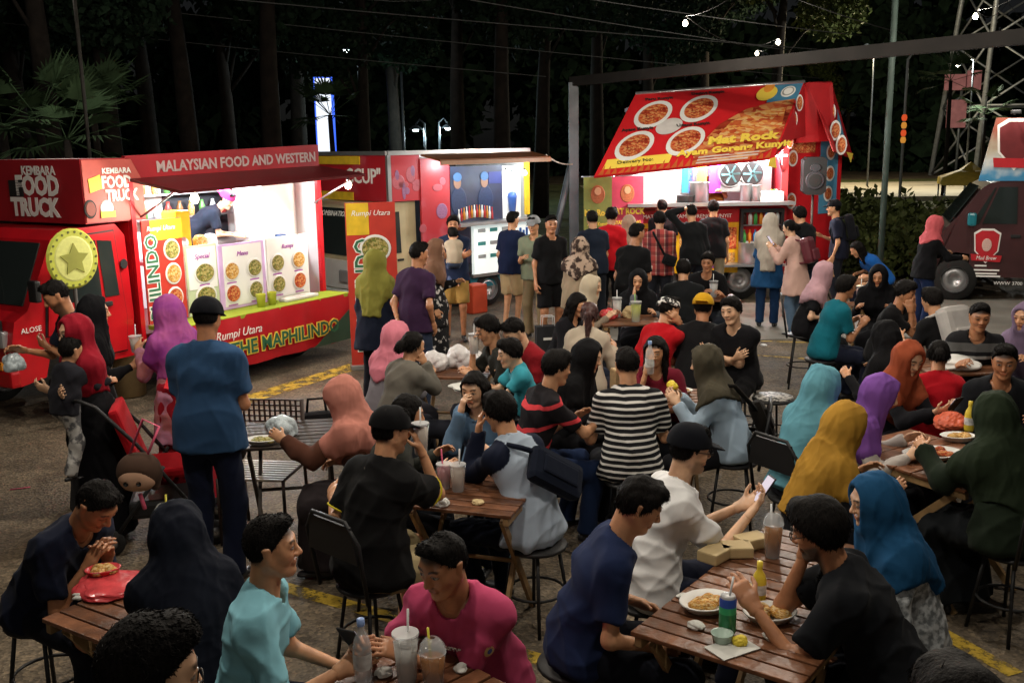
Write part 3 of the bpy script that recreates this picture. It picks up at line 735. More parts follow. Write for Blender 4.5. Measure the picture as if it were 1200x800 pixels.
# ---------------------------------------------------------------- vegetation
def leaf_mat(key, c):
    def f(t, tc, b):
        n = t.nodes.new('ShaderNodeTexNoise'); n.inputs['Scale'].default_value = 1.6; n.inputs['Detail'].default_value = 6
        t.links.new(tc.outputs['Object'], n.inputs['Vector'])
        return ramp(t, n.outputs[0], [(.3, [x * .5 for x in c]), (.7, [x * 1.5 for x in c])])
    return node_mat(key, f, .8, .12)
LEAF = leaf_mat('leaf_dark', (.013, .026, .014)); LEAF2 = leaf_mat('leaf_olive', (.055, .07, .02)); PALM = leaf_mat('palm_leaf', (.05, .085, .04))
BARK = mat('bark', (.018, .013, .010), rough=.95, var=.4, scale=5, bump=.8, bscale=9)
def leaf_cloud(seed, clumps, per, size, droop=.3):
    rs = np.random.RandomState(seed); V = []; Fc = []
    for (cx, cy, cz, r) in clumps:
        n = int(per * r * r); d = rs.normal(size=(n, 3)); d /= np.linalg.norm(d, axis=1, keepdims=True)
        p = d * (r * rs.uniform(.35, 1.05, (n, 1)) ** .6) * np.array([1, 1, .75]) + np.array([cx, cy, cz])
        ax = rs.normal(size=(n, 3)); ax[:, 2] -= droop; ax /= np.linalg.norm(ax, axis=1, keepdims=True)
        sd_ = np.cross(ax, rs.normal(size=(n, 3))); sd_ /= np.linalg.norm(sd_, axis=1, keepdims=True)
        L = size * rs.uniform(.6, 1.4, (n, 1)); W = L * .33
        q = np.stack([p, p + ax * L * .5 + sd_ * W, p + ax * L, p + ax * L * .5 - sd_ * W], 1)
        V.append(q.reshape(-1, 3))
    V = np.concatenate(V); q = np.arange(len(V)).reshape(-1, 4)
    me = sm_mesh('leaves', V, q); me.polygons.foreach_set('use_smooth', np.zeros(len(q), bool)); return me
def tree_meshes(seed, H, rad, base, per, size):
    rs = random.Random(seed); cl = []; mb = MB(); top = Vector((rs.uniform(-.4, .4), rs.uniform(-.4, .4), H * .8))
    mb.tube([(0, 0, -.1), (top.x * .2, top.y * .3, H * .3), (top.x * .7, top.y * .6, H * .55), top], .19 * H / 9, 9, r2=.06)
    for i in range(15):
        a = rs.uniform(0, 6.28); z = rs.uniform(base, H); rr = rad * rs.uniform(.15, 1) * math.sin(math.pi * min(1, (z - base) / (H - base) * .8 + .18))
        c = (math.cos(a) * rr, math.sin(a) * rr, z); cl.append((*c, rs.uniform(.7, 1.3) * rad * .34))
        s_ = Vector((0, 0, max(base * .7, z - 1.5 - rs.random()))); mb.tube([s_, (s_ + Vector(c)) / 2 + Vector((0, 0, .3)), c], .06, 5, r2=.015)
    return mb.mesh('trunk'), leaf_cloud(seed, cl, per, size)
TREES = [tree_meshes(s, H, rad, b, 760, .2) for s, H, rad, b in ((1, 13, 3.4, 5.6), (2, 14, 3.6, 6.2), (3, 11, 3.0, 4.6), (4, 6.5, 2.2, 1.2))]
def tree(k, x, y, rz, lab, sc=1.0, leaf=LEAF):
    e = empty('tree', (x, y, 0), rz); e.scale = (sc,) * 3
    tm, lm = TREES[k]
    link('trunk', tm, BARK, e); o = link('crown', lm, None, e)
    if not lm.materials: lm.materials.append(leaf)
    o.material_slots[0].link = 'OBJECT'; o.material_slots[0].material = leaf
    return tag(e, lab, 'tree', 'dark trees beyond the food trucks')
def at_px(u, D):
    p = aty(u, 300, D); return p[0], p[1]
TSPEC = [(12, 24, 1, .9), (44, 29, 0, 1.1), (74, 22, 1, 1.0), (146, 24, 0, 1.0), (190, 33, 1, 1.1), (236, 26, 1, 1.0), (280, 34, 2, 1.2), (326, 27, 0, 1.15), (357, 38, 1, 1.2),
         (432, 30, 2, 1.0), (470, 44, 0, 1.2), (540, 36, 1, 1.1), (590, 30, 0, 1.1), (634, 34, 1, 1.0), (700, 38, 1, 1.1), (760, 46, 0, 1.2), (820, 52, 1, 1.1), (900, 48, 1, 1.2),
         (985, 80, 2, 1.0), (1060, 85, 2, .8), (1130, 90, 2, .8), (1196, 86, 2, .8)]
TLAB = ['behind the lettered cab box', 'between two thick trunks over the cab', 'with a thick trunk over the cab', 'over the joint of the red cab box', 'behind the red roof board', 'rising over the word MALAYSIAN', 'set back behind the awning lettering', 'over the end of the red awning', 'beside the glowing white column',
        'with a thin forked stem by the white column', 'behind the twin cool lamps', 'behind the cup truck roof', 'over the poster stall', 'beside the grey gantry post', 'behind the gantry post', 'behind the plate awning', 'over the awning ridge', 'behind the halal emblem', 'beside the rear flap of the plate awning', 'beyond the lit road', 'under the pylon', 'behind the roof sign of the brown van']
for (u, D, k, sc), lab in zip(TSPEC, TLAB):
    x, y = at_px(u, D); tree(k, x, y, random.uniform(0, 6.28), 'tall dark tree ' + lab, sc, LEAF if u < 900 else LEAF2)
rs = random.Random(5); cl = [(rs.uniform(-75, 95), rs.uniform(72, 95), rs.uniform(1, 13), rs.uniform(3, 5)) for _ in range(150)]
tag(link('far_wood', leaf_cloud(9, cl, 26, 1.3), LEAF), 'distant dark wood closing off the view', 'woods', kind='stuff')
def fan_palm(u, D, Hh, n, lab, seed, r=1.0):
    x, y = at_px(u, D); e = empty('fan_palm', (x, y, 0)); rs = random.Random(seed)
    MB().tube([(0, 0, -.05), (.04, .02, Hh * .5), (0, 0, Hh)], .10, 8, r2=.07).build('trunk', BARK, e)
    for i in range(n):
        a = rs.uniform(0, 6.28); el = rs.uniform(-.5, 1.2); d = Vector((math.cos(a) * math.cos(el), math.sin(a) * math.cos(el), math.sin(el)))
        c = Vector((0, 0, Hh)) + d * .75 * r; mb = MB(); mb.tube([(0, 0, Hh), c], .012, 4)
        s_ = d.cross(Vector((0, 0, 1))).normalized(); up = s_.cross(d)
        for k in range(15):
            t = -1.35 + 2.7 * k / 14; dd = (d * math.cos(t) + s_ * math.sin(t)).normalized(); L = r * (.75 - .18 * abs(t))
            wv = up.cross(dd) * .035; m_ = c + dd * L * .55 + up * .03; tip = c + dd * L - Vector((0, 0, .12 * rs.random()))
            mb._add([c, m_ + wv, tip, m_ - wv], [(0, 1, 2, 3)])
        mb.build('frond', PALM, e)
    return tag(e, lab, 'palm', 'fan palms behind the snack truck')
fan_palm(62, 19, 3.1, 13, 'fan palm with pale fronds above the words FOOD TRUCK', 1)
fan_palm(92, 18, 2.7, 12, 'fan palm next to the cab box joint, fronds lit', 2)
fan_palm(125, 21, 3.3, 14, 'fan palm standing just behind the trunk over the cab', 3)
fan_palm(20, 20, 3.0, 12, 'fan palm behind the outer end of the cab box', 4)
fan_palm(395, 30, 3.4, 12, 'fan palm whose fronds fringe the glowing column', 5)
fan_palm(1100, 40, 4.6, 12, 'slim lit palm beside the pylon leg', 6)
fan_palm(1142, 44, 3.4, 12, 'short lit palm beside the roof sign', 7)
# hedge of bushes between the lot and the road
BUSH = [leaf_cloud(20 + i, [(random.uniform(-.5, .5), random.uniform(-.4, .4), random.uniform(.25, .8), random.uniform(.35, .55)) for _ in range(7)], 620, .13, -.4) for i in range(3)]
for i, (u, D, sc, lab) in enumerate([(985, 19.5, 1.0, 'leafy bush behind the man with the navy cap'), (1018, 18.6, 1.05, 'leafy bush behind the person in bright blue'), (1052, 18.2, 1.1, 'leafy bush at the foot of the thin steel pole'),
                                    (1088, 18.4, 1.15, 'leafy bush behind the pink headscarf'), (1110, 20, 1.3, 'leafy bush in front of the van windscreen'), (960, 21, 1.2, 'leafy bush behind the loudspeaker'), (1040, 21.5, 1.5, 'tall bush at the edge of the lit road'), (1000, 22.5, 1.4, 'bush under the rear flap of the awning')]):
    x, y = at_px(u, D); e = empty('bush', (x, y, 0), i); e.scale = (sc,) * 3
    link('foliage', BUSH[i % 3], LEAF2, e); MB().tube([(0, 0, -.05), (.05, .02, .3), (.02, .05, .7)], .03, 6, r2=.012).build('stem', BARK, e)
    tag(e, lab, 'bush', 'bushes along the verge')

# ---------------------------------------------------------------- gantry, pylon, poles, cables
STEEL = mat('grey_steel', (.10, .11, .12), rough=.5, metal=.4, var=.25, scale=4); DSTEEL = mat('dark_steel', (.05, .045, .04), rough=.6, metal=.3, var=.3)
p0 = aty(672, 97, 17.2); p1 = aty(1215, 44, 10.2); z0 = p0[2]
e = empty('height_gantry', (p0[0], p0[1], 0))
MB().box((0, 0, z0 / 2), (.16, .16, z0)).build('post', STEEL, e)
d = Vector((p1[0] - p0[0], p1[1] - p0[1], p1[2] - z0)); L_ = d.length * 1.25; a_ = math.atan2(d.y, d.x)
MB().box((d.x * .62, d.y * .62, z0 + .02 + d.z * .62), (L_, .12, .15), M=Matrix.Rotation(a_, 3, 'Z') @ Matrix.Rotation(-math.atan2(d.z, math.hypot(d.x, d.y)), 3, 'Y')).build('beam', mat('rust_beam', (.012, .010, .009), rough=.8, var=.4, scale=3), e)
MB().box((d.x * 1.24, d.y * 1.24, (z0 + d.z * 1.24) / 2), (.20, .20, z0 + d.z * 1.24)).build('post', STEEL, e)
MB().tube([(0, 0, 2.35), (-.55, -.05, .0)], .06, 6).build('brace', STEEL, e)
tag(e, 'steel height gantry with grey post and long rusty crossbeam', 'gantry')
def pole(u, D, z1, r, lab, m=DSTEEL):
    x, y = at_px(u, D); o = MB().tube([(0, 0, -.05), (0, 0, z1)], r, 8).build('pole', m, None, (x, y, 0)); return tag(o, lab, 'pole')
pole(1032, 15.5, 7.0, .05, 'thin green-grey steel pole rising through the crossbeam', mat('green_pole', (.05, .075, .065), rough=.6, var=.2))
# lattice pylon
e = empty('power_pylon', (*at_px(1175, 62), 0)); Hp, b0, b1 = 34, 6.2, 1.2
def leg_pt(sx, sy, z): w_ = b0 + (b1 - b0) * z / Hp; return Vector((sx * w_ / 2 * 1.15, sy * w_ / 2, z))
PYL = mat('pylon_steel', (.42, .44, .46), rough=.5, metal=.5, var=.2)
for sx in (-1, 1):
    for sy in (-1, 1): MB().tube([leg_pt(sx, sy, 0), leg_pt(sx, sy, Hp)], .16, 5).build('leg', PYL, e)
zs = [0, 4.2, 8, 11.4, 14.4, 17.2, 19.8]
for a, b in zip(zs, zs[1:]):
    for (s1, s2) in (((-1, -1), (1, -1)), ((-1, -1), (-1, 1)), ((1, -1), (1, 1)), ((-1, 1), (1, 1))):
        MB().tube([leg_pt(*s1, a), leg_pt(*s2, b)], .07, 4).build('brace', PYL, e); MB().tube([leg_pt(*s2, a), leg_pt(*s1, b)], .07, 4).build('brace', PYL, e)
        MB().tube([leg_pt(*s1, b), leg_pt(*s2, b)], .08, 4).build('strut', PYL, e)
tag(e, 'lattice steel power pylon behind the brown van', 'pylon')
# overhead wires
WIRE = mat('wire', (.10, .10, .10), rough=.5, var=0)
def cable(p, q, sag, r, lab, m=WIRE, name='overhead_wire'):
    p = Vector(p); q = Vector(q); pts = [p.lerp(q, t) - Vector((0, 0, sag * 4 * t * (1 - t))) for t in np.linspace(0, 1, 13)]
    return tag(MB().tube(pts, r, 5).build(name, m), lab, 'wire')
far_r = at_px(1175, 62)
for i, ((u0, v0), (u1, v1), D0, D1) in enumerate([((-60, -14), (960, 92), 26, 30), ((150, -12), (1010, 62), 24, 29), ((380, -30), (930, 60), 22, 27), ((620, -12), (1010, 42), 21, 27), ((-60, 20), (640, 90), 27, 29), ((900, -14), (1060, 40), 20, 24)]):
    cable(aty(u0, v0, D0), aty(u1, v1, D1), .05, .012 + .002 * (i == 1), ['overhead wire lowest over the dark trees', 'overhead wire running just above the gantry post', 'overhead wire ending beside the awning bulbs', 'overhead wire beside the bulb string', 'faint overhead wire over the snack truck', 'short overhead wire near the pylon'][i])
# ---------------------------------------------------------------- frames for the vehicles
class Frame:
    """x runs along the serving side, y into the vehicle, z up"""
    def __init__(s, origin, ang):
        s.o = np.array([origin[0], origin[1], 0.0]); s.a = ang
        s.x = np.array([math.cos(ang), math.sin(ang), 0]); s.y = np.array([-math.sin(ang), math.cos(ang), 0])
    def pix(s, u, v, yl=0.0):
        d = ray(u, v); n = s.y; p0 = s.o + n * yl; t = (p0 - CAMP).dot(n) / d.dot(n); p = CAMP + d * t - s.o
        return p.dot(s.x), p[2]
    def pixx(s, u, v, xl=0.0):
        d = ray(u, v); n = s.x; p0 = s.o + n * xl; t = (p0 - CAMP).dot(n) / d.dot(n); p = CAMP + d * t - s.o
        return p.dot(s.y), p[2]
    def world(s, x, y, z): return s.o + s.x * x + s.y * y + np.array([0, 0, z])
    def root(s, name): return empty(name, (s.o[0], s.o[1], 0), s.a)
def paint(key, hexc, rough=.3, coat=.4, emit=None, estr=0): return mat(key, hexc, rough=rough, coat=coat, var=.2, scale=2.5, spec=.5, emit=emit, estr=estr)
RED = paint('red_paint', 'b3121c'); RED2 = mat('red_vinyl', '9c2028', rough=.45, var=.2, scale=2.5); DRED = mat('dark_red_vinyl', '5a1418', rough=.5, var=.1)
WHITE = mat('white_panel', (.72, .72, .70), rough=.5, var=.04); GLASS = mat('dark_glass', (.02, .027, .026), rough=.06, spec=.8, var=0)
RUB = mat('rubber', (.015, .015, .015), rough=.85, var=.2, scale=30); RIM = mat('rim_steel', (.42, .42, .43), rough=.35, metal=.7, var=.1)
STAIN = mat('stainless', (.55, .56, .57), rough=.28, metal=.85, var=.06); BLK = mat('black_plastic', (.015, .015, .016), rough=.5, var=.1)
CHROME = mat('lamp_glass', (.6, .6, .62), rough=.15, metal=.6, var=.1)
LETW = mat('letter_white', (.85, .84, .80), rough=.6, var=0); LETG = mat('letter_grey', (.45, .36, .35), rough=.6, var=0.1); LETD = mat('letter_green', (.03, .14, .07), rough=.6, var=0)
LETY = mat('letter_yellow', (.85, .62, .08), rough=.6, var=0); LETK = mat('letter_black', (.02, .02, .02), rough=.6, var=0); LETP = mat('letter_purple', (.35, .06, .38), rough=.6, var=0)
def _food(c0, c1, c2, c3):
    def f(t, tc, b):
        v = t.nodes.new('ShaderNodeTexVoronoi'); v.inputs['Scale'].default_value = 15; t.links.new(tc.outputs['Generated'], v.inputs['Vector'])
        n = t.nodes.new('ShaderNodeTexNoise'); n.inputs['Scale'].default_value = 5; n.inputs['Detail'].default_value = 8; t.links.new(tc.outputs['Generated'], n.inputs['Vector'])
        mx = t.nodes.new('ShaderNodeMix'); mx.data_type = 'RGBA'; mx.inputs['Factor'].default_value = .45
        sp = t.nodes.new('ShaderNodeSeparateColor'); t.links.new(v.outputs['Color'], sp.inputs[0])
        t.links.new(ramp(t, sp.outputs[0], [(0, c0), (.35, c1), (.62, c2), (.85, c3)]), mx.inputs['A']); t.links.new(ramp(t, n.outputs[0], [(.3, c0), (.55, c1), (.75, c3)]), mx.inputs['B'])
        return mx.outputs['Result']
    return f
FOODG = node_mat('food_green', _food((.06, .03, .01), (.16, .20, .04), (.42, .27, .07), (.62, .50, .22)), .6)
FOODR = node_mat('food_red', _food((.12, .01, .005), (.45, .05, .02), (.62, .20, .06), (.75, .45, .16)), .6)
FOODY = node_mat('food_yellow', _food((.18, .06, .01), (.55, .25, .04), (.72, .46, .12), (.8, .68, .38)), .6)
def disc_mesh(name, n=24):
    return MB()._add([(math.cos(2 * math.pi * i / n), 0, math.sin(2 * math.pi * i / n)) for i in range(n)] + [(.93 * math.cos(2 * math.pi * i / n), -1, .93 * math.sin(2 * math.pi * i / n)) for i in range(n)],
                     [tuple(range(n, 2 * n))] + [(i, (i + 1) % n, n + (i + 1) % n, n + i) for i in range(n)]).mesh(name)
DISC = disc_mesh('disc')
def disc(name, parent, x, y, z, rx, rz_, m, th=.006):
    o = link(name, DISC, None, parent, (x, y, z)); o.scale = (rx, th, rz_)
    if not DISC.materials: DISC.materials.append(m)
    o.material_slots[0].link = 'OBJECT'; o.material_slots[0].material = m; return o
def dish(parent, x, y, z, rx, rz_, food):
    p = disc('plate_picture', parent, x, y, z, rx, rz_, WHITE)
    q = link('food_picture', DISC, None, p, (0, -1.2, 0)); q.scale = (.84, .6, .82)
    q.material_slots[0].link = 'OBJECT'; q.material_slots[0].material = food; return p
def panel(name, parent, x0, x1, z0, z1, y, m, th=.02, lean=0):
    return MB().box(((x0 + x1) / 2, y, (z0 + z1) / 2), (abs(x1 - x0), th, abs(z1 - z0))).build(name, m, parent)
def wheel(parent, x, y, z, r, w_=.16):
    t = MB().lathe([(r * .6, -w_ / 2), (r * .93, -w_ / 2), (r, -w_ / 2 + .03), (r, w_ / 2 - .03), (r * .93, w_ / 2), (r * .6, w_ / 2)], n=28, M=Matrix.Rotation(R(90), 3, 'X')).build('wheel', RUB, parent, (x, y, z))
    m = MB().lathe([(0, -.02), (r * .18, -.03), (r * .2, 0), (r * .5, .02), (r * .56, -.05), (r * .62, -.06), (r * .62, .05)], n=28, M=Matrix.Rotation(R(90), 3, 'X'))
    m.build('rim', RIM, t, (0, -w_ / 2 + .06 - .03, 0))
    for k in range(5):
        a = 2 * math.pi * k / 5; MB().lathe([(0, -.006), (r * .11, -.006), (r * .11, .004)], n=10, M=Matrix.Rotation(R(90), 3, 'X')).build('rim_hole', RUB, t, (r * .36 * math.cos(a), -w_ / 2 + .02, r * .36 * math.sin(a)))
    return t
def lamp(name, loc, power, col, rad=.05, parent=None):
    l = bpy.data.lights.new(name, 'POINT'); l.energy = power; l.color = col; l.shadow_soft_size = rad
    o = bpy.data.objects.new(name, l); COL.objects.link(o); o.location = loc
    if parent is not None: o.parent = parent
    return o
WARM = (1.0, .90, .76); COOL = (.86, .95, 1.0); NEUT = (1.0, .93, .82)
BULBM = mat('bulb_glow', (1, .9, .7), emit=(1, .86, .62), estr=25, var=0); BULBC = mat('bulb_cool', (1, 1, 1), emit=(.8, .95, 1), estr=25, var=0)
TUBEM = mat('tube_glow', (1, 1, 1), emit=(.92, .97, 1), estr=14, var=0)
def bulb(loc, lab, power=0, col=WARM, r=.04, m=None, parent=None):
    mb = MB().lathe([(0, -r), (r * .6, -r * .8), (r, 0), (r * .75, r * .7), (r * .35, r * 1.25), (r * .3, r * 1.6)], n=12)
    o = mb.build('light_bulb', m or BULBM, parent, loc)
    s_ = MB().lathe([(r * .42, r * 1.3), (r * .42, r * 2.2), (0, r * 2.3)], n=10).build('socket', BLK, o)
    if parent is None: tag(o, lab, 'light bulb', 'bare festoon bulbs')
    if power: lamp('bulb_light', (0, 0, -r * 1.6), power, col, r * 1.1, o)
    return o

# ---------------------------------------------------------------- red snack truck with the drop-side shelf
O1 = atz(165, 408, .54); T1 = Frame(O1, R(90 - 31)); t1 = T1.root('food_truck')
tag(t1, 'red food truck with lettered cab box, green shelf and white menu boards', 'food truck', 'food trucks')
P = T1.pix
xr = P(378, 300)[0]                                   # rear end
def rel(u, yl=0, v=260): return P(u, v, yl)[0]
# cab
xc0 = rel(60, .0, 400) - .35
prof = [(xc0 + .02, .42), (xc0 - .03, .80), (xc0 + .02, 1.02), (xc0 + .16, 1.10), (xc0 + .46, 1.72), (xc0 + .58, 1.80), (-.16, 1.82), (-.06, 1.70), (-.03, .9), (-.06, .48), (xc0 + .95, .48), (xc0 + .93, .62), (xc0 + .80, .78), (xc0 + .52, .82), (xc0 + .36, .72), (xc0 + .28, .46)]
MB().prism(prof, .02, 1.42).build('cab', RED, t1)
win = [(xc0 + .40, 1.12), (xc0 + .62, 1.62), (xc0 + .72, 1.68), (-.42, 1.68), (-.40, 1.12)]
dr = MB().prism([(xc0 + .33, .84), (xc0 + .36, 1.09), (xc0 + .58, 1.72), (-.2, 1.75), (-.13, .9), (-.16, .56), (xc0 + .98, .56), (xc0 + .97, .64), (xc0 + .83, .83)], -.004, .025).build('door', RED, t1)
MB().prism([(xc0 + .31, .83), (xc0 + .34, 1.10), (xc0 + .57, 1.735), (-.185, 1.765), (-.115, .9), (-.145, .545), (xc0 + .97, .545), (xc0 + .955, .63), (xc0 + .82, .815)], .012, .022).build('door_gap', BLK, t1)
MB().prism([(a, b) for a, b in win], -.010, .02).build('window', GLASS, dr)
MB().prism([(-.36, 1.12), (-.40, 1.68), (-.24, 1.66), (-.20, 1.12)], -.010, .02).build('window', GLASS, dr)
MB().box((-.37, -.012, 1.05), (.15, .03, .05), bev=.01).build('handle', BLK, dr)
MB().box((-.28, -.006, 1.5), (.0, 0, 0)) if False else None
disc('filler_cap', t1, -.12, -.012, 1.42, .045, .05, BLK)
# windscreen on the sloping face
def lerp(a, b, t): return a + (b - a) * t
MB().quad((xc0 + .175, .1, 1.14), (xc0 + .175, 1.34, 1.14), (xc0 + .44, 1.30, 1.69), (xc0 + .44, .14, 1.69), .012).build('windscreen', GLASS, t1)
MB().box((xc0 - .03, .72, .98), (.05, 1.1, .10)).build('grille', BLK, t1)
for yy in (.22, 1.2):
    hl = MB().box((xc0 - .03, yy, .86), (.08, .26, .16), bev=.03).build('headlight', CHROME, t1)
    MB().box((xc0 - .07, yy, .62), (.03, .2, .07)).build('indicator', mat('amber', (.8, .3, .03), rough=.3, var=0), t1)
MB().box((xc0 - .03, .72, .50), (.10, 1.44, .16), bev=.03).build('bumper', RED, t1)
MB().box((xc0 - .085, .72, .52), (.012, .38, .11)).build('number_plate', LETK, t1)
mr = MB(); mr.tube([(xc0 + .34, 0, 1.22), (xc0 + .14, -.16, 1.34)], .012, 6); mr.box((xc0 + .12, -.18, 1.30), (.06, .12, .20), bev=.02); mr.build('mirror', BLK, t1)
MB().tube([(xc0 + .05, .5, 1.16), (xc0 + .34, .66, 1.5)], .008, 5).build('wiper', BLK, t1)
text('lettering', 'ALOSE', .07, LETW, t1, (xc0 + .16, -.008, .93), (1, 0, 0), (0, 0, 1))
wheel(t1, xc0 + .63, .10, .27, .27); wheel(t1, xc0 + .63, 1.34, .27, .27); wheel(t1, xr - .45, .12, .27, .27); wheel(t1, xr - .45, 1.34, .27, .27)
# lettered box over the cab
bx0 = P(94, 215)[0]; bx1 = rel(170)
zt = 2.45; zb = 1.84
MB().prism([(bx0, zb), (bx0, zt), (rel(158), zt), (bx1, zt - .22), (bx1, zb)], -.02, 1.46).build('cab_box', RED2, t1)
MB().prism([(bx0 + .01, zb + .01), (bx0 + .01, zt - .01), (rel(157), zt - .01), (bx1 - .01, zt - .23), (bx1 - .01, zb + .01)], -.032, -.018).build('side_board', mat('pale_red_board', 'b8564c', rough=.5, var=.12), t1)
text('lettering', 'FOOD', .16, LETW, t1, (rel(138), -.037, 2.22), (1, 0, 0), (0, 0, 1), bold=.006, sx=.75)
text('lettering', 'KEMBARA', .075, LETW, t1, (rel(139), -.037, 2.33), (1, 0, 0), (0, 0, 1), bold=.002)
text('lettering', 'TRUCK', .15, LETW, t1, (rel(143), -.037, 2.09), (1, 0, 0), (0, 0, 1), bold=.006, sx=.75)
MB().prism([(rel(106), 2.13), (rel(105), 2.26), (rel(119), 2.30), (rel(121), 2.17)], -.040, -.030).build('megaphone_emblem', LETY, t1)
disc('round_emblem', t1, rel(104.5), -.036, 1.98, .07, .09, LETK); disc('round_emblem', t1, rel(104.5), -.042, 1.98, .055, .07, mat('emblem_rose', '8a4a40', var=.1))
disc('round_emblem', t1, rel(124), -.036, 1.98, .075, .075, LETW); panel('emblem_ribbon', t1, rel(116), rel(133), 1.89, 1.95, -.042, LETY, .008)
# front of the cab box (faces along -x)
FY = T1.pixx
def fy(u, v=215): return FY(u, v, bx0)[0]
text('lettering', 'FOOD', .26, LETW, t1, (bx0 - .012, fy(44), 2.19), (0, -1, 0), (0, 0, 1), bold=.012, sx=.92)
text('lettering', 'TRUCK', .24, LETW, t1, (bx0 - .012, fy(39), 1.98), (0, -1, 0), (0, 0, 1), bold=.012, sx=.95)
text('lettering', 'KEMBARA', .12, LETW, t1, (bx0 - .012, fy(47), 2.34), (0, -1, 0), (0, 0, 1), bold=.003)
MB().box((bx0 - .008, fy(19), 2.17), (.012, .22, .16)).build('megaphone_emblem', LETK, t1)
# body shell: floor, back wall, roof, rear wall, roof board, pillars
MB().box(((0 + xr) / 2, .72, .62), (xr, 1.42, .10)).build('floor', DRED, t1)
MB().box(((0 + xr) / 2, 1.40, 1.52), (xr, .04, 1.70)).build('back_wall', WHITE, t1)
MB().box(((0 + xr) / 2, .70, 2.40), (xr, 1.42, .06)).build('roof', RED2, t1)
MB().box((rel(235, 1.3), 1.365, 1.85), (1.0, .02, .9)).build('dark_panel', mat('panel_dark', (.02, .02, .025), rough=.8, var=.2), t1)  # plain dark panel across part of the back wall
MB().box((.02, .70, 1.5), (.04, 1.36, 1.7)).build('bulkhead', RED, t1); MB().box((xr - .02, .70, 1.5), (.04, 1.36, 1.7)).build('rear_wall', WHITE, t1)
MB().box(((0 + xr) / 2, .0, .55), (xr, .06, .16)).build('chassis_rail', BLK, t1)
zb0, zb1 = 2.22, 2.47
MB().quad((0, -.02, zb0), (xr, -.02, zb0 + .06), (xr, -.02, zb1 + .08), (0, -.02, zb1), .05).build('roof_board', RED2, t1)
text('lettering', 'MALAYSIAN FOOD AND WESTERN', .155, LETG, t1, ((rel(202, 0, 185) + rel(352, 0, 180)) / 2, -.026, 2.375), (1, 0, .022), (-.022, 0, 1), sx=.98, bold=.004)
FLAP = .72
MB().quad((.02, -.03, zb0), (xr, -.03, zb0 + .05), (xr + .02, -FLAP, zb0 - .05), (.04, -FLAP, zb0 - .11), .03).build('awning', DRED, t1)
panel('pillar', t1, xr - .07, xr - .01, .6, 2.22, -.015, RED, .05); panel('pillar', t1, .0, .05, .6, 2.22, -.015, RED, .05)
for xx in (.12, xr - .1): MB().tube([(xx, 0, 1.85), (xx, -FLAP * .8, zb0 - .09)], .012, 6).build('strut', STAIN, t1)
# drop-side shelf with hanging banner
SH = .40; zs_ = .74
MB().box(((.10 + xr) / 2, -SH / 2 - .02, zs_), (xr - .10, SH, .04)).build('shelf', mat('lime_cloth', '8fa32a', rough=.8, var=.1), t1)
bn = MB(); NX = 24
xa, xb = .10, xr + .02
for i in range(NX + 1):
    x = lerp(xa, xb, i / NX); yo = -SH - .03 - .012 * math.sin(i * 1.3) - .008 * math.sin(i * 2.9)
    bn.v += [(x, yo, zs_ + .015), (x, yo - .02 + .015 * math.sin(i * 1.9), zs_ - .26), (x, yo - .01 + .02 * math.sin(i * 1.1 + 1), .20)]
for i in range(NX):
    for k in range(2): bn.f.append((i * 3 + k, i * 3 + k + 1, i * 3 + k + 4, i * 3 + k + 3)); bn.sm.append(True)
bo = bn.build('banner', mat('banner_red', 'b5141f', rough=.55, var=.08), t1)
MB().prism([(xr - .75, .205), (xr + .0, .62), (xr + .02, .205)], -SH - .075, -SH - .070).build('banner_corner', mat('banner_green', '2f4a3a', rough=.6, var=.1), t1)
text('lettering', 'Rumpi Utara', .13, LETW, t1, (rel(270, -SH, 385) + .05, -SH - .075, .585), (1, 0, 0), (0, 0, 1), shear=.3)
text('lettering', 'THE MAPHILINDO', .215, LETY, t1, (rel(332, -SH, 390), -SH - .072, .405), (1, 0, 0), (0, 0, 1), bold=.018)
text('lettering', 'THE MAPHILINDO', .215, LETD, t1, (rel(332, -SH, 390), -SH - .077, .405), (1, 0, 0), (0, 0, 1), bold=.004)
# menu boards standing on the bed edge
def r2(u0, u1, v0, v1, yl):
    um = (u0 + u1) / 2; vm = (v0 + v1) / 2
    return P(u0, vm, yl)[0], P(u1, vm, yl)[0], P(um, v1, yl)[1], P(um, v0, yl)[1]
VB = RED2
x0, x1, z0, z1 = r2(170, 216, 262, 385, -.06)
vb = panel('menu_banner', t1, x0, x1, .78, z1 + .05, -.06, mat('banner_scarlet', 'b8362a', rough=.5, var=.12)); panel('banner_top', t1, x0 + .1, x1, z1 - .16, z1 + .045, -.072, mat('banner_yellow', 'd8b42a', rough=.5, var=.2), .006)
text('lettering', 'Rumpi Utara', .07, LETW, t1, ((x0 + x1) / 2 - .02, -.078, z1 - .04), (1, 0, 0), (0, 0, 1), shear=.3)
text('lettering', 'PHILINDO', .20, LETW, t1, (x0 + .10, -.074, 1.25), (0, 0, 1), (-1, 0, 0), bold=.014, sx=.95); text('lettering', 'PHILINDO', .20, LETD, t1, (x0 + .10, -.078, 1.25), (0, 0, 1), (-1, 0, 0), bold=.003, sx=.95)
for k in range(4): dish(t1, (x0 + x1) / 2 + .10, -.074, z1 - .27 - .25 * k, .105, .115, [FOODG, FOODY, FOODR, FOODG][k])
LIT = mat('menu_white', (.8, .8, .78), rough=.45, var=.03); LIL = mat('menu_lilac', (.62, .42, .72), rough=.45, var=.15, scale=3); SAGE = mat('menu_sage', (.5, .58, .38), rough=.45, var=.1)
mx = [rel(217, -.05, 320), rel(255.5, -.05, 320), rel(311, -.05, 320), rel(362, -.05, 320)]
ztop = [P(235, 287, -.05)[1], P(283, 284, -.05)[1], P(336, 276, -.05)[1]]
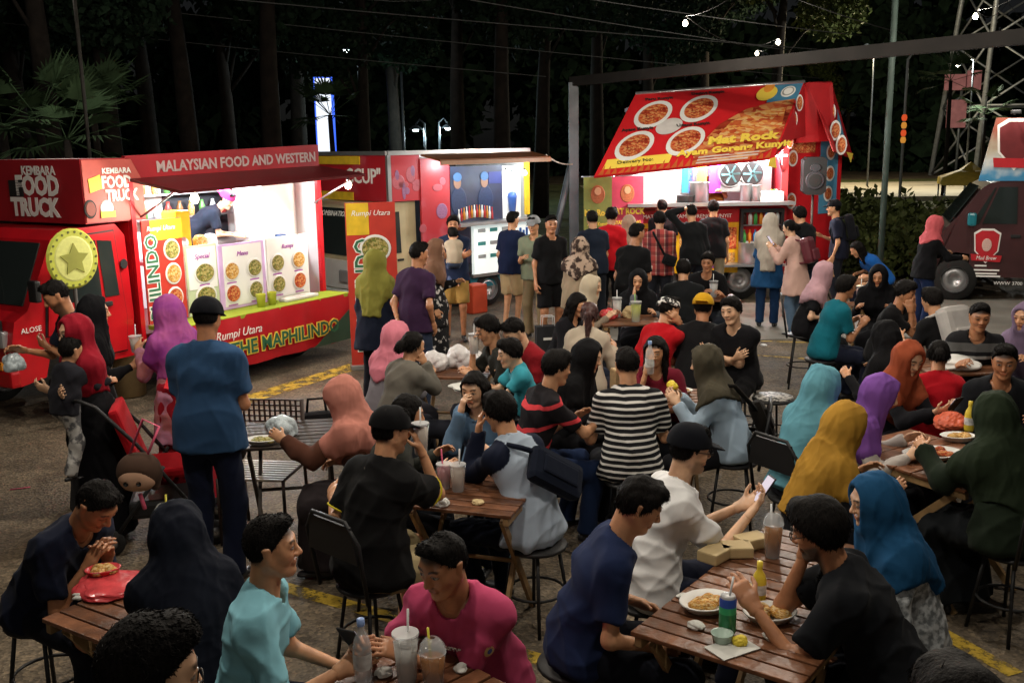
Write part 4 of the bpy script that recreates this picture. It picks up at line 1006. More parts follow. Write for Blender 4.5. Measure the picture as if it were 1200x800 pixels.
for k in range(3):
    a, b = mx[k] + .01, mx[k + 1] - .01
    zt_ = ztop[k]
    panel('menu_board', t1, a, b, .77, zt_, -.05, [SAGE, LIL, LIT][k], .02)
    panel('menu_sheet', t1, a + (.06 if k == 1 else .02), b - (.05 if k == 1 else .02), .80 if k else 1.05, zt_ - .02, -.063, LIT, .006)
    text('lettering', ['Special', 'Menu', 'Rumpi'][k], .075, LETP, t1, ((a + b) / 2, -.069, zt_ - .12), (1, 0, 0), (0, 0, 1), shear=.25)
    nx = 2 if k else 1
    for i in range(nx):
        for j in range(3 if k else 3):
            zz = zt_ - .30 - .25 * j
            if zz < .86: continue
            dish(t1, a + (b - a) * ((i + .5) / nx if nx > 1 else .55), -.07, zz, .118 if nx > 1 else .15, .112 if nx > 1 else .12, [FOODG, FOODY, FOODG, FOODR][(i * 3 + j * 2 + k) % 4]); panel('menu_print', t1, a + (b - a) * ((i + .5) / nx if nx > 1 else .55) - .08, a + (b - a) * ((i + .5) / nx if nx > 1 else .55) + .06, zz - .135, zz - .122, -.069, LETP, .003)
# interior: worktop, fridge, shelf goods, jars, lights
MB().box((xr * .45, .30, 1.36), (xr * .7, .36, .04)).build('worktop', STAIN, t1)
x0, x1, z0, z1 = r2(308, 357, 214, 275, .35); MB().box(((x0 + x1) / 2, .60, (z0 + z1) / 2 + .0), (x1 - x0, .5, z1 - z0 + .15), bev=.02).build('fridge', WHITE, t1)
MB().box((rel(206, .4), .40, 1.62), (.20, .24, .50), bev=.02).build('dispenser', mat('amber_syrup', (.7, .42, .03), rough=.2, var=.1), t1)
for k, u in enumerate((196, 214, 236, 248)): MB().lathe([(.0, 0), (.07, 0), (.08, .05), (.08, .16), (.05, .2), (0, .21)], n=14).build('jar', [FOODY, mat('steel_tub', (.5, .5, .5), metal=.6, rough=.3, var=.1), FOODY, WHITE][k], t1, (rel(u, .3, 285), .32, 1.38))
MB().tube([(.2, .55, 2.30), (xr - .25, .55, 2.30)], .016, 8).build('tube_light', TUBEM, t1)
MB().tube([(rel(289, .7), .8, 1.4), (rel(289, .7), .8, 2.35)], .02, 6).build('rail', mat('blue_rail', (.03, .05, .2), rough=.4, var=0), t1)
for xx in (.55, 1.3, 2.1): lamp('truck_light', (xx, .55, 2.2), 100, COOL, .08, t1)
for u, v, yl in ((228, 233, -FLAP * .9), (408, 217, -FLAP * .7)):
    x, z = P(u, v, yl); bulb((x, yl, z), '', 70, WARM, .045, parent=t1)
for j in range(2):
    MB().box((xr * .62, 1.28, 1.72 + .28 * j), (xr * .55, .18, .02)).build('wall_shelf', STAIN, t1)
    for k in range(9): MB().lathe([(0, 0), (.035, 0), (.04, .10), (.02, .15), (.02, .18), (0, .18)], n=10).build('shelf_bottle', [FOODY, mat('shelf_red', (.4, .04, .03), rough=.3, var=.1), mat('shelf_green', (.08, .25, .06), rough=.3, var=.1), mat('shelf_brown', (.2, .09, .03), rough=.3, var=.1), WHITE][(k * 2 + j) % 5], t1, (xr * .62 - xr * .25 + k * xr * .062, 1.27, 1.73 + .28 * j))
for k in range(5): MB().box((rel(300, .3, 270) + .14 * k, .34, 1.41 + .02 * (k % 2)), (.12, .12, .07 + .04 * (k % 2)), bev=.01).build('tub', [FOODR, WHITE, FOODG, mat('tub_blue', (.05, .12, .3), rough=.4, var=.1), FOODY][k], t1)
# round sign plate leaning on the cab
x, z = P(85, 303, -.22)
sp = empty('sign_plate', T1.world(x, -.22, 0), T1.a)
disc('board', sp, 0, 0, z, .27, .28, mat('lime_board', 'b8bd4a', rough=.6, var=.1), .02); disc('inner_disc', sp, 0, -.021, z, .20, .21, mat('lime_pale', 'cdd07a', rough=.6, var=.08), .004)
sm = [(0.155 * (1 if k % 2 == 0 else .5) * math.sin(math.pi * k / 5), 0.155 * (1 if k % 2 == 0 else .5) * math.cos(math.pi * k / 5) - .01) for k in range(10)]
MB().prism(sm, -.034, -.024, c=(0, 0, z)).build('star', mat('star_olive', '8f9140', rough=.6, var=.15), sp)
for k in range(22):
    a = 2 * math.pi * k / 22; disc('stud', sp, .235 * math.cos(a), -.021, z + .245 * math.sin(a), .012, .012, mat('stud_dark', (.12, .13, .03), var=0), .004)
MB().tube([(0, .012, .0), (0, .012, z)], .018, 8).build('stand', DSTEEL, sp); MB().lathe([(0, 0), (.16, 0), (.16, .02), (.02, .04), (0, .04)], n=20).build('foot', DSTEEL, sp, (0, .012, 0))
tag(sp, 'round lime sign plate with a star in front of the red cab', 'sign')
# cups on the shelf
for k in range(2):
    x = rel(304 + 13 * k, -.2, 345); o = MB().lathe([(0, 0), (.042, 0), (.055, .14), (.057, .15), (.05, .148), (.038, .02), (0, .02)], n=16).build('drink_cup', mat('lime_drink', (.42, .45, .05), rough=.2, var=.05), None, T1.world(x, -.22, zs_ + .02))
    tag(o, ['lime drink cup on the green shelf beside the menu boards', 'lime drink cup on the green shelf beside the white tray'][k], 'cup')
o = MB().box((0, 0, .02), (.55, .14, .04), bev=.015).build('sauce_tray', mat('tray_white', (.7, .7, .68), rough=.4, var=.1, scale=20), None, T1.world(rel(350, -.2, 345), -.2, zs_ + .02), (0, 0, T1.a)); tag(o, 'white tray of wrapped cutlery on the green shelf', 'tray')

# roll-up banner beside the truck
rb_p = atz(437, 432, 0); rb = empty('rollup_banner', (rb_p[0], rb_p[1], 0), R(14)); FB = Frame(rb_p, R(14))
xa, xb = FB.pix(408, 330)[0], FB.pix(466, 330)[0]; zt_ = FB.pix(437, 237)[1]
panel('sheet', rb, xa, xb, .06, zt_, 0, mat('banner_scarlet', 'b8362a'), .012); MB().box(((xa + xb) / 2, .02, .03), (xb - xa + .04, .12, .06), bev=.01).build('base', STAIN, rb)
panel('sheet_top', rb, xa + .01, xa + .26, zt_ - .36, zt_ - .005, -.009, mat('banner_yellow', 'd8b42a'), .004)
MB().tube([((xa + xb) / 2, .03, .05), ((xa + xb) / 2, .03, zt_)], .012, 6).build('pole', DSTEEL, rb)
text('lettering', 'Rumpi Utara', .085, LETW, rb, ((xa + xb) / 2, -.014, zt_ - .12), (1, 0, 0), (0, 0, 1), shear=.3)
text('lettering', 'MAPHILINDO', .27, LETW, rb, (xa + .19, -.012, zt_ - 1.05), (0, 0, 1), (-1, 0, 0), bold=.016, sx=.80); text('lettering', 'MAPHILINDO', .27, LETD, rb, (xa + .19, -.016, zt_ - 1.05), (0, 0, 1), (-1, 0, 0), bold=.004, sx=.80)
for k in range(4): dish(rb, xb - .24, -.012, zt_ - .52 - .40 * k, .18, .16, FOODG if k != 1 else FOODY)
tag(rb, 'red and yellow roll-up banner with burgers beside the snack truck', 'banner')

# ---------------------------------------------------------------- cup truck (cream cab under a red box)
O2 = atz(461, 377, 0); T2 = Frame(O2, R(90 - 47)); t2 = T2.root('food_truck'); P2 = T2.pix
tag(t2, 'cream-cabbed food truck with red box, glowing menu panel and poster window', 'food truck', 'food trucks')
zr = P2(500, 181)[1]; xe = P2(620, 260)[0]; xcab = P2(495, 300)[0]; xf = P2(420, 325)[0]; zo = P2(470, 236)[1]
CREAM = paint('cream_paint', 'b3a684', .35); PINKV = node_mat('pink_red_vinyl', lambda t, tc, b: (lambda n: ramp(t, n.outputs[0], [(.35, 'a51c26'), (.55, 'a8242e'), (.7, 'b04a56')]))((lambda n: (setattr(n.inputs['Scale'], 'default_value', 2.2), t.links.new(tc.outputs['Object'], n.inputs['Vector']), n)[2])(t.nodes.new('ShaderNodeTexNoise'))), .4, .4)
MB().box((xcab / 2, .9, (zo + zr) / 2), (xcab, 1.8, zr - zo)).build('cab_box', PINKV, t2)
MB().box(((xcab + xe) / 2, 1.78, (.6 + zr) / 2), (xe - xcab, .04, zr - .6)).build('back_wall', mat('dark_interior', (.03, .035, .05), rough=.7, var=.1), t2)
MB().box(((xcab + xe) / 2, .9, .62), (xe - xcab, 1.74, .08)).build('floor', BLK, t2); MB().box(((xcab + xe) / 2, .9, zr - .03), (xe - xcab, 1.74, .06)).build('roof', WHITE, t2)
MB().box((xe - .02, .9, (.66 + zr - .06) / 2), (.04, 1.72, zr - .72)).build('rear_wall', WHITE, t2)
xop = P2(527, 260)[0]
panel('side_wall', t2, xcab + .0, max(xop, xcab + .12), .55, zr - .06, .0, PINKV, .04)
panel('roof_rail', t2, -.01, xe, zr - .0, zr + .06, -.01, STAIN, .08); panel('corner_post', t2, -.03, .03, zo, zr, -.02, STAIN, .05)
MB().box((-.012, .9, zr + .03), (.04, 1.8, .06)).build('roof_rail', STAIN, t2)
text('lettering', 'CCUP"', .30, LETW, t2, (-.012, .60, (zo + zr) / 2 + .02), (0, -1, 0), (0, 0, 1), bold=.006)
MB().box((-.015, 1.2, zr - .07), (.012, 1.1, .12)).build('box_stripe', mat('banner_yellow', 'd8b42a'), t2); MB().box((-.015, 1.3, zo + .06), (.012, .9, .12)).build('box_stripe', mat('banner_yellow', 'd8b42a'), t2)
# cab
cp = [(xf + .06, .35), (xf + .02, .62), (xf + .05, .95), (xf + .34, zo - .06), (xf + .46, zo - .01), (xcab - .03, zo - .01), (xcab - .02, .45), (xf + .75, .42), (xf + .70, .62), (xf + .55, .70), (xf + .35, .66), (xf + .27, .4)]
MB().prism(cp, .1, 1.7).build('cab', CREAM, t2)
dr = MB().prism([(xf + .30, .66), (xf + .30, .92), (xf + .48, zo - .10), (xcab - .22, zo - .10), (xcab - .2, .5), (xf + .80, .5), (xf + .76, .66)], .085, .105).build('door', CREAM, t2)
MB().prism([(xf + .36, .98), (xf + .50, zo - .15), (xcab - .34, zo - .15), (xcab - .32, .98)], .076, .1).build('window', GLASS, dr); MB().box((xcab - .34, .08, .88), (.11, .02, .03)).build('handle', BLK, dr)
MB().quad((xf + .045, 1.58, .99), (xf + .045, .22, .99), (xf + .315, .25, zo - .10), (xf + .315, 1.55, zo - .10), .012).build('windscreen', GLASS, t2)
text('lettering', 'COMBINATION', .11, LETW, t2, (xf + .255, .95, zo - .18), (0, -1, 0), (.36, 0, .9))
MB().box((xf + .02, .9, .72), (.06, 1.5, .4)).build('front_panel', mat('white_front', (.6, .6, .58), rough=.4, var=.05), t2); MB().box((xf, .9, .42), (.1, 1.62, .16), bev=.03).build('bumper', mat('white_front'), t2)
for yy in (.3, 1.5): MB().box((xf - .02, yy, .7), (.05, .26, .18), bev=.03).build('headlight', CHROME, t2)
wheel(t2, xf + .52, .2, .28, .28); wheel(t2, P2(573, 342)[0], .08, .28, .28); wheel(t2, P2(573, 342)[0], 1.6, .28, .28); wheel(t2, xf + .52, 1.6, .28, .28)
rs = random.Random(4); LILP = mat('swirl_lilac', (.24, .10, .20), rough=.45, var=.25, scale=6); PNKP = mat('swirl_pink', (.36, .07, .09), rough=.45, var=.2, scale=6)
for k in range(16):
    px_ = .12 + rs.random() * (max(xop, xcab + .12) - .2); pz_ = zo + .10 + rs.random() * (zr - zo - .22) if px_ < xcab else .7 + rs.random() * (zr - .9)
    disc('swirl_print', t2, px_, -.024 if px_ >= xcab else -.002, pz_, .03 + .10 * rs.random() ** 2, .05 + .09 * rs.random() ** 2, LILP if k % 3 == 0 else PNKP, .003)
# opening, poster, menu lightbox, counter
def q2(u0, u1, v0, v1, yl=0): um = (u0 + u1) / 2; vm = (v0 + v1) / 2; return P2(u0, vm, yl)[0], P2(u1, vm, yl)[0], P2(um, v1, yl)[1], P2(um, v0, yl)[1]
x0, x1, z0, z1 = q2(529, 612, 194, 258); POST = mat('poster_navy', (.012, .02, .05), rough=.5, var=.3, scale=4)
panel('poster', t2, x0, x0 + (x1 - x0) * .72, z0, z1, .03, POST, .02)
SKP = mat('poster_skin', (.22, .12, .08), var=.1); NAVY = mat('poster_blue', (.012, .025, .07), var=.2)
for fx in (.09, .46):
    px = x0 + (x1 - x0) * fx; disc('poster_head', t2, px, .014, z1 - .24, .075, .10, SKP); disc('poster_cap', t2, px, .009, z1 - .16, .085, .07, mat('poster_cap', (.05, .13, .28), var=.1), .004); disc('poster_body', t2, px + .02, .016, z1 - .52, .16, .22, NAVY)
panel('poster_tag', t2, x0 + (x1 - x0) * .52, x0 + (x1 - x0) * .70, z1 - .28, z1 - .1, .012, mat('tag_blue', (.02, .03, .14), var=.1), .004)
rs = random.Random(3)
for k in range(14):
    bx_ = x0 + .12 + k * .052; MB().lathe([(0, 0), (.018, 0), (.02, .09), (.008, .14), (.008, .19), (0, .19)], n=8).build('bottle', [WHITE, mat('bottle_red', (.4, .03, .03), rough=.2, var=0), mat('bottle_amber', (.5, .22, .03), rough=.2, var=0)][k % 3], t2, (bx_, -.02, z0 + .01 + .05 * math.sin(k / 13 * 3.1)))
panel('white_panel', t2, x0 + (x1 - x0) * .72, x1, z0, z1 - .02, .05, LIT, .02)
MB().lathe([(0, 0), (.05, 0), (.075, .22), (.08, .24), (.06, .3), (0, .32)], n=14).build('cup_picture', mat('cup_blue', (.05, .12, .4), rough=.3, var=.1), t2, (x0 + (x1 - x0) * .85, .0, z0 + .10))
MB().box(((x0 + xe) / 2, -.05, z0 - .03), (xe - x0, .30, .05)).build('counter', STAIN, t2)
x0b, x1b, zlb0, zlb1 = q2(553, 620, 258, 317)
lbm = mat('lightbox', (.9, .95, .95), rough=.3, emit=(.80, .95, .93), estr=.55, var=.02)
panel('menu_lightbox', t2, x0b, xe - .02, zlb0, zlb1, -.02, lbm, .06); panel('lightbox_frame', t2, x0b - .03, xe, zlb0 - .05, zlb0, -.02, STAIN, .07)
TEAL = mat('print_teal', (.05, .30, .30), var=.1); BLU = mat('print_blue', (.03, .12, .45), var=.1)
for k in range(3):
    for j in range(3): panel('menu_print', t2, x0b + .08 + .25 * k, x0b + .24 + .25 * k, zlb1 - .16 - .2 * j, zlb1 - .10 - .2 * j, -.053, TEAL if (k + j) % 2 else mat('print_grey', (.35, .4, .42), var=.1), .003)
for k in range(4): panel('menu_print', t2, xe - .34 + .07 * k, xe - .29 + .07 * k, zlb0 + .06, zlb1 - .18 + .04 * (k % 2), -.053, BLU, .003)
panel('side_stripe', t2, xe - .10, xe - .02, zlb1 + .06, zr - .1, -.02, mat('banner_yellow', 'd8b42a'), .05)
panel('lower_skirt', t2, P2(553, 340)[0], xe, .32, zlb0 - .05, .03, mat('teal_skirt', (.02, .16, .22), rough=.5, var=.2), .03); panel('magenta_print', t2, xe - .32, xe - .1, .36, zlb0 - .1, .012, mat('print_magenta', (.45, .02, .15), var=.2), .004)
MB().quad((xcab, -.03, zr - .02), (xe + .02, -.03, zr - .02), (xe + .02, -.48, zr - .10), (xcab, -.48, zr - .10), .03).build('awning', mat('awning_tan', '6a4020', rough=.6, var=.15), t2)
panel('awning_lip', t2, xcab, xe + .02, zr - .15, zr - .09, -.49, mat('lip_tan', (.30, .17, .10), rough=.5, var=.1), .02)
MB().tube([(xcab + .3, .3, zr - .09), (xe - .2, .3, zr - .09)], .016, 8).build('tube_light', TUBEM, t2)
for xx in (xcab + .5, xe - .3): lamp('truck_light', (xx, -.30, zr - .16), 24, COOL, .08, t2)
for u, v in ((592, 203), (600, 205), (615, 203)):
    x, z = P2(u, v, -.4); bulb((x, -.4, z), '', 5, COOL, .035, BULBC, t2)
# standee, red box
p = atz(536, 358); sfr = Frame(p, R(20)); st = empty('standee', (p[0], p[1], 0), R(20))
xa, xb = sfr.pix(521, 290)[0], sfr.pix(551, 290)[0]; zt_ = sfr.pix(536, 217)[1]
panel('sheet', st, xa, xb, .04, zt_, 0, mat('plum_sheet', '4b3f55', rough=.5, var=.15), .02); MB().box(((xa + xb) / 2, .05, .02), (xb - xa + .02, .25, .04)).build('foot', BLK, st)
disc('oval_emblem', st, (xa + xb) / 2, -.014, zt_ - .26, .09, .16, mat('emblem_pale', (.6, .55, .5), var=.1)); disc('oval_emblem', st, (xa + xb) / 2, -.022, zt_ - .26, .065, .12, mat('emblem_rose2', '9a6a68', var=.2), .004)
disc('burger_picture', st, (xa + xb) / 2 + .05, -.014, zt_ - .62, .12, .09, FOODR)
tag(st, 'tall plum standee with an oval emblem beside the cup truck', 'sign')
p = atz(557, 366); o = MB(); o.box((0, 0, .30), (.30, .24, .44), bev=.02); o.build('crate', mat('orange_crate', 'b0442a', rough=.5, var=.1), None, (p[0], p[1], -.08), (0, 0, T2.a)); tag(bpy.data.objects['crate'], 'orange-red plastic box at the wheel of the cup truck', 'box')
# ---------------------------------------------------------------- red truck with the big plate awning
O3 = atz(745, 353, 0); T3 = Frame(O3, R(-1)); t3 = T3.root('food_truck'); P3 = T3.pix
tag(t3, 'red food truck under a steep awning printed with plates of food', 'food truck', 'food trucks')
def q3(u0, u1, v0, v1, yl=0): um = (u0 + u1) / 2; vm = (v0 + v1) / 2; return P3(u0, vm, yl)[0], P3(u1, vm, yl)[0], P3(um, v1, yl)[1], P3(um, v0, yl)[1]
x3 = P3(920, 280)[0]; zc = P3(830, 238)[1]; HT = 3.05
MB().box((x3 / 2, .95, .55), (x3, 1.8, .12)).build('floor', BLK, t3); MB().box((x3 / 2, 1.86, 1.8), (x3, .04, 2.5)).build('back_wall', STAIN, t3)
MB().box((x3 / 2, .95, HT), (x3 + .04, 1.86, .06)).build('roof', RED2, t3); MB().box((.02, .95, 1.8), (.04, 1.78, 2.44)).build('end_wall', RED2, t3)
MB().box((x3 - .02, .95, 1.8), (.04, 1.78, 2.44)).build('end_wall', RED2, t3); panel('upper_wall', t3, 0, x3, 2.45, HT - .03, 0, RED2, .04)
panel('lower_wall', t3, .0, x3, .62, zc - .05, .0, RED, .04); panel('skirt', t3, P3(893, 330)[0], x3, .28, .62, .02, RED, .03); panel('pillar', t3, x3 - .10, x3, zc, 2.45, -.02, mat('red_post', 'b3363a', var=.1), .06)
MB().box((x3 / 2 - .06, -.16, zc), (x3 + .22, .42, .05)).build('counter', STAIN, t3)
x0, x1, z0, z1 = q3(744, 865, 246, 320, -.05)
panel('menu_board', t3, x0, x1, z0, z1, -.05, mat('menu_yellow', 'd9a81c', rough=.4, var=.15, scale=3), .03); panel('menu_header', t3, x0, x1, z1 - .20, z1, -.07, mat('menu_red', 'a8141c', rough=.4, var=.08), .012)
text('lettering', 'MAT ROCK AYAM GORENG KUNYIT', .085, LETW, t3, ((x0 + x1) / 2, -.08, z1 - .10), (1, 0, 0), (0, 0, 1))
for k in range(5): panel('menu_print', t3, x0 + .06 + .32 * k, x0 + .32 + .32 * k, z1 - .62, z1 - .28, -.068, [FOODR, mat('print_cream', (.8, .7, .4), var=.1), FOODY, mat('print_cream'), FOODR][k], .006); panel('menu_print', t3, x0 + .06 + .32 * k, x0 + .3 + .32 * k, z1 - .92, z1 - .68, -.068, [mat('print_cream'), FOODY, FOODR, mat('print_purple', (.3, .05, .35), var=.1), FOODY][k], .006)
# drinks chiller
x0, x1, z0, z1 = q3(866, 916, 244, 312, -.05)
ch = MB(); ch.box(((x0 + x1) / 2, -.02, z1 - .03), (x1 - x0, .3, .06)); ch.box(((x0 + x1) / 2, -.02, z0 + .03), (x1 - x0, .3, .06)); ch.box((x0 + .02, -.02, (z0 + z1) / 2), (.04, .3, z1 - z0 - .12)); ch.box((x1 - .02, -.02, (z0 + z1) / 2), (.04, .3, z1 - z0 - .12)); ch.build('chiller', BLK, t3)
panel('chiller_back', t3, x0, x1, z0, z1, .12, mat('chiller_white', (.5, .55, .6), rough=.4, var=.05), .01)
DR = [mat('drink_blue', (.03, .2, .5), rough=.2, var=0), mat('drink_green', (.06, .35, .08), rough=.2, var=0), mat('drink_dark', (.05, .02, .015), rough=.2, var=0), mat('drink_orange', (.7, .25, .03), rough=.2, var=0), WHITE]
for j in range(3):
    panel('chiller_shelf', t3, x0 + .04, x1 - .04, z0 + .07 + .29 * j, z0 + .085 + .29 * j, -.0, STAIN, .22)
    for k in range(7): MB().lathe([(0, 0), (.032, 0), (.034, .13), (.014, .18), (.014, .21), (0, .21)], n=9).build('bottle', DR[(k * 2 + j) % 5], t3, (x0 + .08 + k * (x1 - x0 - .16) / 6, -.06, z0 + .086 + .29 * j))
MB().lathe([(0, 0), (.15, 0), (.15, .32), (.16, .33), (.145, .33), (.14, .02), (0, .02)], n=20).build('bin', STAIN, t3, (P3(877, 290, -.25)[0], -.22, .62)); MB().box((x3 - .55, -.2, .60), (.95, .40, .035)).build('step_shelf', STAIN, t3)
wheel(t3, P3(866, 335)[0], .06, .33, .33); wheel(t3, P3(866, 335)[0], 1.7, .33, .33); wheel(t3, .45, .06, .33, .33); wheel(t3, .45, 1.7, .33, .33)
# kitchen
x0, x1, z0, z1 = q3(754, 797, 199, 237, .15); panel('white_board', t3, x0, x1, z0, z1, .15, LIT, .03)
for k, (u, v) in enumerate(((855, 204), (880, 203))):
    x, z = P3(u, v, .5); d_ = disc('extractor_fan', t3, x, .45, z, .20, .22, STAIN, .05); disc('fan_ring', t3, x, .398, z, .175, .19, BLK, .01)
    for b_ in range(6):
        bl = MB().box((.085, 0, 0), (.13, .004, .045), M=Matrix.Rotation(.5, 3, 'X')).build('fan_blade', mat('blade_teal', (.06, .16, .17), rough=.4, var=.1), t3, (x, .385, z), (0, b_ * math.pi / 3, 0))
x0, x1, z0, z1 = q3(843, 902, 186, 224, .6); MB().box(((x0 + x1) / 2, .72, (z0 + z1) / 2), (x1 - x0, .5, z1 - z0)).build('hood', STAIN, t3)
CURT = [('curtain_teal', (.02, .18, .22), 799, 806), ('curtain_blue', (.05, .12, .35), 806, 812), ('apron_orange', (.75, .40, .05), 817, 828), ('apron_purple', (.35, .04, .42), 831, 846), ('cloth_pink', (.6, .12, .3), 808, 813)]
for n_, c_, u0, u1 in CURT: x0, x1, z0, z1 = q3(u0, u1, 196, 226, .5); panel('hanging_cloth', t3, x0, x1, z0, z1 + .1, .5, mat(n_, c_, rough=.8, var=.2), .02)
def pot(u, v, r, hh, yl=-.1, m=STAIN): x, z = P3(u, v, yl); return MB().lathe([(0, 0), (r, 0), (r, hh), (r * 1.08, hh + .01), (r * .95, hh + .01), (r * .93, .02), (0, .02)], n=20).build('pot', m, t3, (x, yl, zc + .025))
pot(819, 232, .15, .30); pot(874, 232, .09, .26); pot(885, 232, .09, .24); pot(805, 234, .16, .10, -.1, BLK)
MB().box((P3(902, 232, 0)[0], -.06, zc + .10), (.36, .22, .15), bev=.01).build('container', WHITE, t3)
for k in range(5): MB().lathe([(0, 0), (.03, 0), (.03, .12), (.012, .17), (0, .18)], n=9).build('sauce_bottle', [DR[3], DR[1], WHITE, DR[2], mat('bottle_red')][k], t3, (P3(905 + k * 3, 232, 0)[0] , .06, zc + .025))
MB().tube([(.15, .35, 2.42), (x3 - .15, .35, 2.42)], .018, 8).build('tube_light', TUBEM, t3)
for xx in (.45, 1.25, 2.1): lamp('truck_light', (xx, .30, 2.30), 110, COOL, .08, t3)
for xx in (.6, 1.9): lamp('awning_light', (xx, -.75, 2.18), 100, NEUT, .06, t3); MB().tube([(xx - .3, -.55, 2.28), (xx + .3, -.55, 2.28)], .015, 6).build('tube_light', TUBEM, t3)
# awning: printed sheet from the roof ridge out over the queue
A = T3
def lp(u, v, D): q = aty(u, v, D) - A.o; return Vector((q.dot(A.x), q.dot(A.y), q[2]))
D0 = O3[1]; TL, TR = lp(745, 110, D0 + .15), lp(943, 96, D0 + .15); BL, BR = lp(696, 207, D0 - 1.45), lp(907, 185, D0 - 1.45)
aw = MB().quad(BL, BR, TR, TL, .03).build('awning', mat('awning_red', 'c4141c', rough=.8, var=.06), t3)
ex = (TR - TL); ez = (BL - TL); nrm_a = (BR - BL).cross(TL - BL).normalized()
def ap(s_, t_, off=0.0): b = TL + (TR - TL) * s_; c = BL + (BR - BL) * s_; return b.lerp(c, t_) + nrm_a * off
def apq(s0, s1, t0, t1, off, name, m): return MB().quad(ap(s0, t1, off), ap(s1, t1, off), ap(s1, t0, off), ap(s0, t0, off), .004).build(name, m, aw)
def aell(cs, ct, rs_, rt, off, name, m, par=None, n=28): return MB()._add([ap(cs + rs_ * math.cos(2 * math.pi * k / n), ct + rt * math.sin(2 * math.pi * k / n), off) for k in range(n)] + [ap(cs + rs_ * math.cos(2 * math.pi * k / n), ct + rt * math.sin(2 * math.pi * k / n), off - .006) for k in range(n)], [tuple(range(n))] + [(k, (k + 1) % n, n + (k + 1) % n, n + k) for k in range(n)]).build(name, m, par or aw)
for cs, ct in ((.17, .30), (.43, .27), (.15, .68), (.44, .68)):
    aell(cs, ct, .105, .175, .008, 'plate_picture', WHITE); aell(cs, ct, .082, .13, .014, 'food_picture', FOODR)
aell(.30, .47, .075, .10, .006, 'plate_picture', mat('plate_grey', (.55, .52, .5), var=.1))
MB()._add([ap(s_, t_, .007) for s_, t_ in ((.54, .98), (.52, .8), (.60, .5), (.72, .33), (.86, .26), (.985, .24), (.99, .86), (.9, .96))], [tuple(range(8))]).build('food_picture', FOODR, aw)
MB()._add([ap(s_, t_, .010) for s_, t_ in ((.60, .72), (.66, .48), (.78, .38), (.95, .36), (.97, .6), (.85, .72), (.7, .78))], [tuple(range(7))]).build('food_picture', node_mat('food_mix', _food((.35, .03, .01), (.62, .16, .04), (.75, .45, .10), (.8, .62, .25)), .8), aw)
apq(.82, .995, .02, .26, .005, 'blue_corner', mat('awning_blue', (.06, .22, .36), rough=.85, var=.15)); aell(.925, .13, .042, .075, .010, 'halal_emblem', LETW); aell(.925, .13, .034, .06, .014, 'emblem_ring', mat('emblem_grey', (.35, .35, .33), var=0)); aell(.925, .13, .026, .046, .018, 'emblem_star', LETW)
aell(.80, .13, .06, .10, .008, 'flame_emblem', LETY); aell(.80, .05, .03, .07, .010, 'flame_emblem', mat('flame_orange', (.8, .3, .04), var=.1))
apq(.03, .40, .82, .93, .006, 'ribbon', LETY)
def atext(bd, s_, t_, size, m, off=.016, shear=0, bold=0, sx=1): q = ap(s_, t_, off); return text('lettering', bd, size, m, aw, q, (ap(s_ + .05, t_) - ap(s_ - .05, t_)), (ap(s_, t_ - .1) - ap(s_, t_)), shear=shear, bold=bold, sx=sx)
atext('Delivery No:', .20, .875, .10, LETK); atext('Mat Rock', .76, .72, .26, LETY, shear=.35, bold=.012); atext('Ayam Goreng Kunyit', .74, .84, .20, LETY, shear=.3, bold=.008, sx=.95)
for s_, t_, tx in ((.16, .10, 'Paru Kunyit'), (.44, .07, 'Daging Kunyit'), (.12, .48, 'Ayam Kunyit'), (.44, .48, 'Udang Kunyit')): atext(tx, s_, t_, .09, LETW if False else LETK, bold=.003)
for k in range(3): apq(.56, .90 - .05 * (k == 2), .895 + .033 * k, .912 + .033 * k, .008, 'small_print', mat('print_pale', (.6, .5, .45), var=.1))
rs = random.Random(8)
for k in range(26): s_ = .02 + k * .037; MB()._add([ap(s_, .995, .006), ap(s_ + .03, .995, .006), ap(s_ + .02 + rs.uniform(-.01, .01), .93 - rs.uniform(0, .05), .006)], [(0, 1, 2)]).build('flame_print', mat('flame_dark', (.5, .10, .02), var=.1), aw)
# fringe, yellow corner, end flaps
SD = lp(921, 178, D0 + .15)
fl = MB().quad(TR, BR, lp(930, 163, D0 - .6), lp(944, 160, D0 + .1), .012).build('end_flap', mat('awning_red2', 'a8181e', rough=.5, var=.1), t3)
MB()._add([lp(900, 195, D0 - 1.47), lp(910, 197, D0 - 1.44), lp(909, 184, D0 - 1.46), lp(902, 186, D0 - 1.47)], [(0, 1, 2, 3)]).build('corner_tip', LETY, t3)
MB().tube([TL, TR], .03, 8).build('ridge_pole', STAIN, t3)
for s_ in (.03, .97): MB().tube([Vector((x3 * (s_), .0, 2.0)), ap(s_, .8, -.05)], .018, 6).build('strut', STAIN, t3)
for k, (u, v, r) in enumerate(((936, 121, .10), (929, 141, .11), (925, 166, .09))):
    q = lp(u, v, D0 - .35); d_ = disc('plate_picture', t3, q.x, q.y - .05, q.z, r * .55, r * 1.25, WHITE); disc('food_picture', t3, q.x, q.y - .06, q.z, r * .4, r * 1.0, FOODR)
MB().quad(lp(944, 97, D0 + .2), lp(975, 97, D0 + .5), lp(979, 165, D0 + .5), lp(928, 168, D0 + .2), .012).build('gable_sheet', mat('awning_red2'), t3)
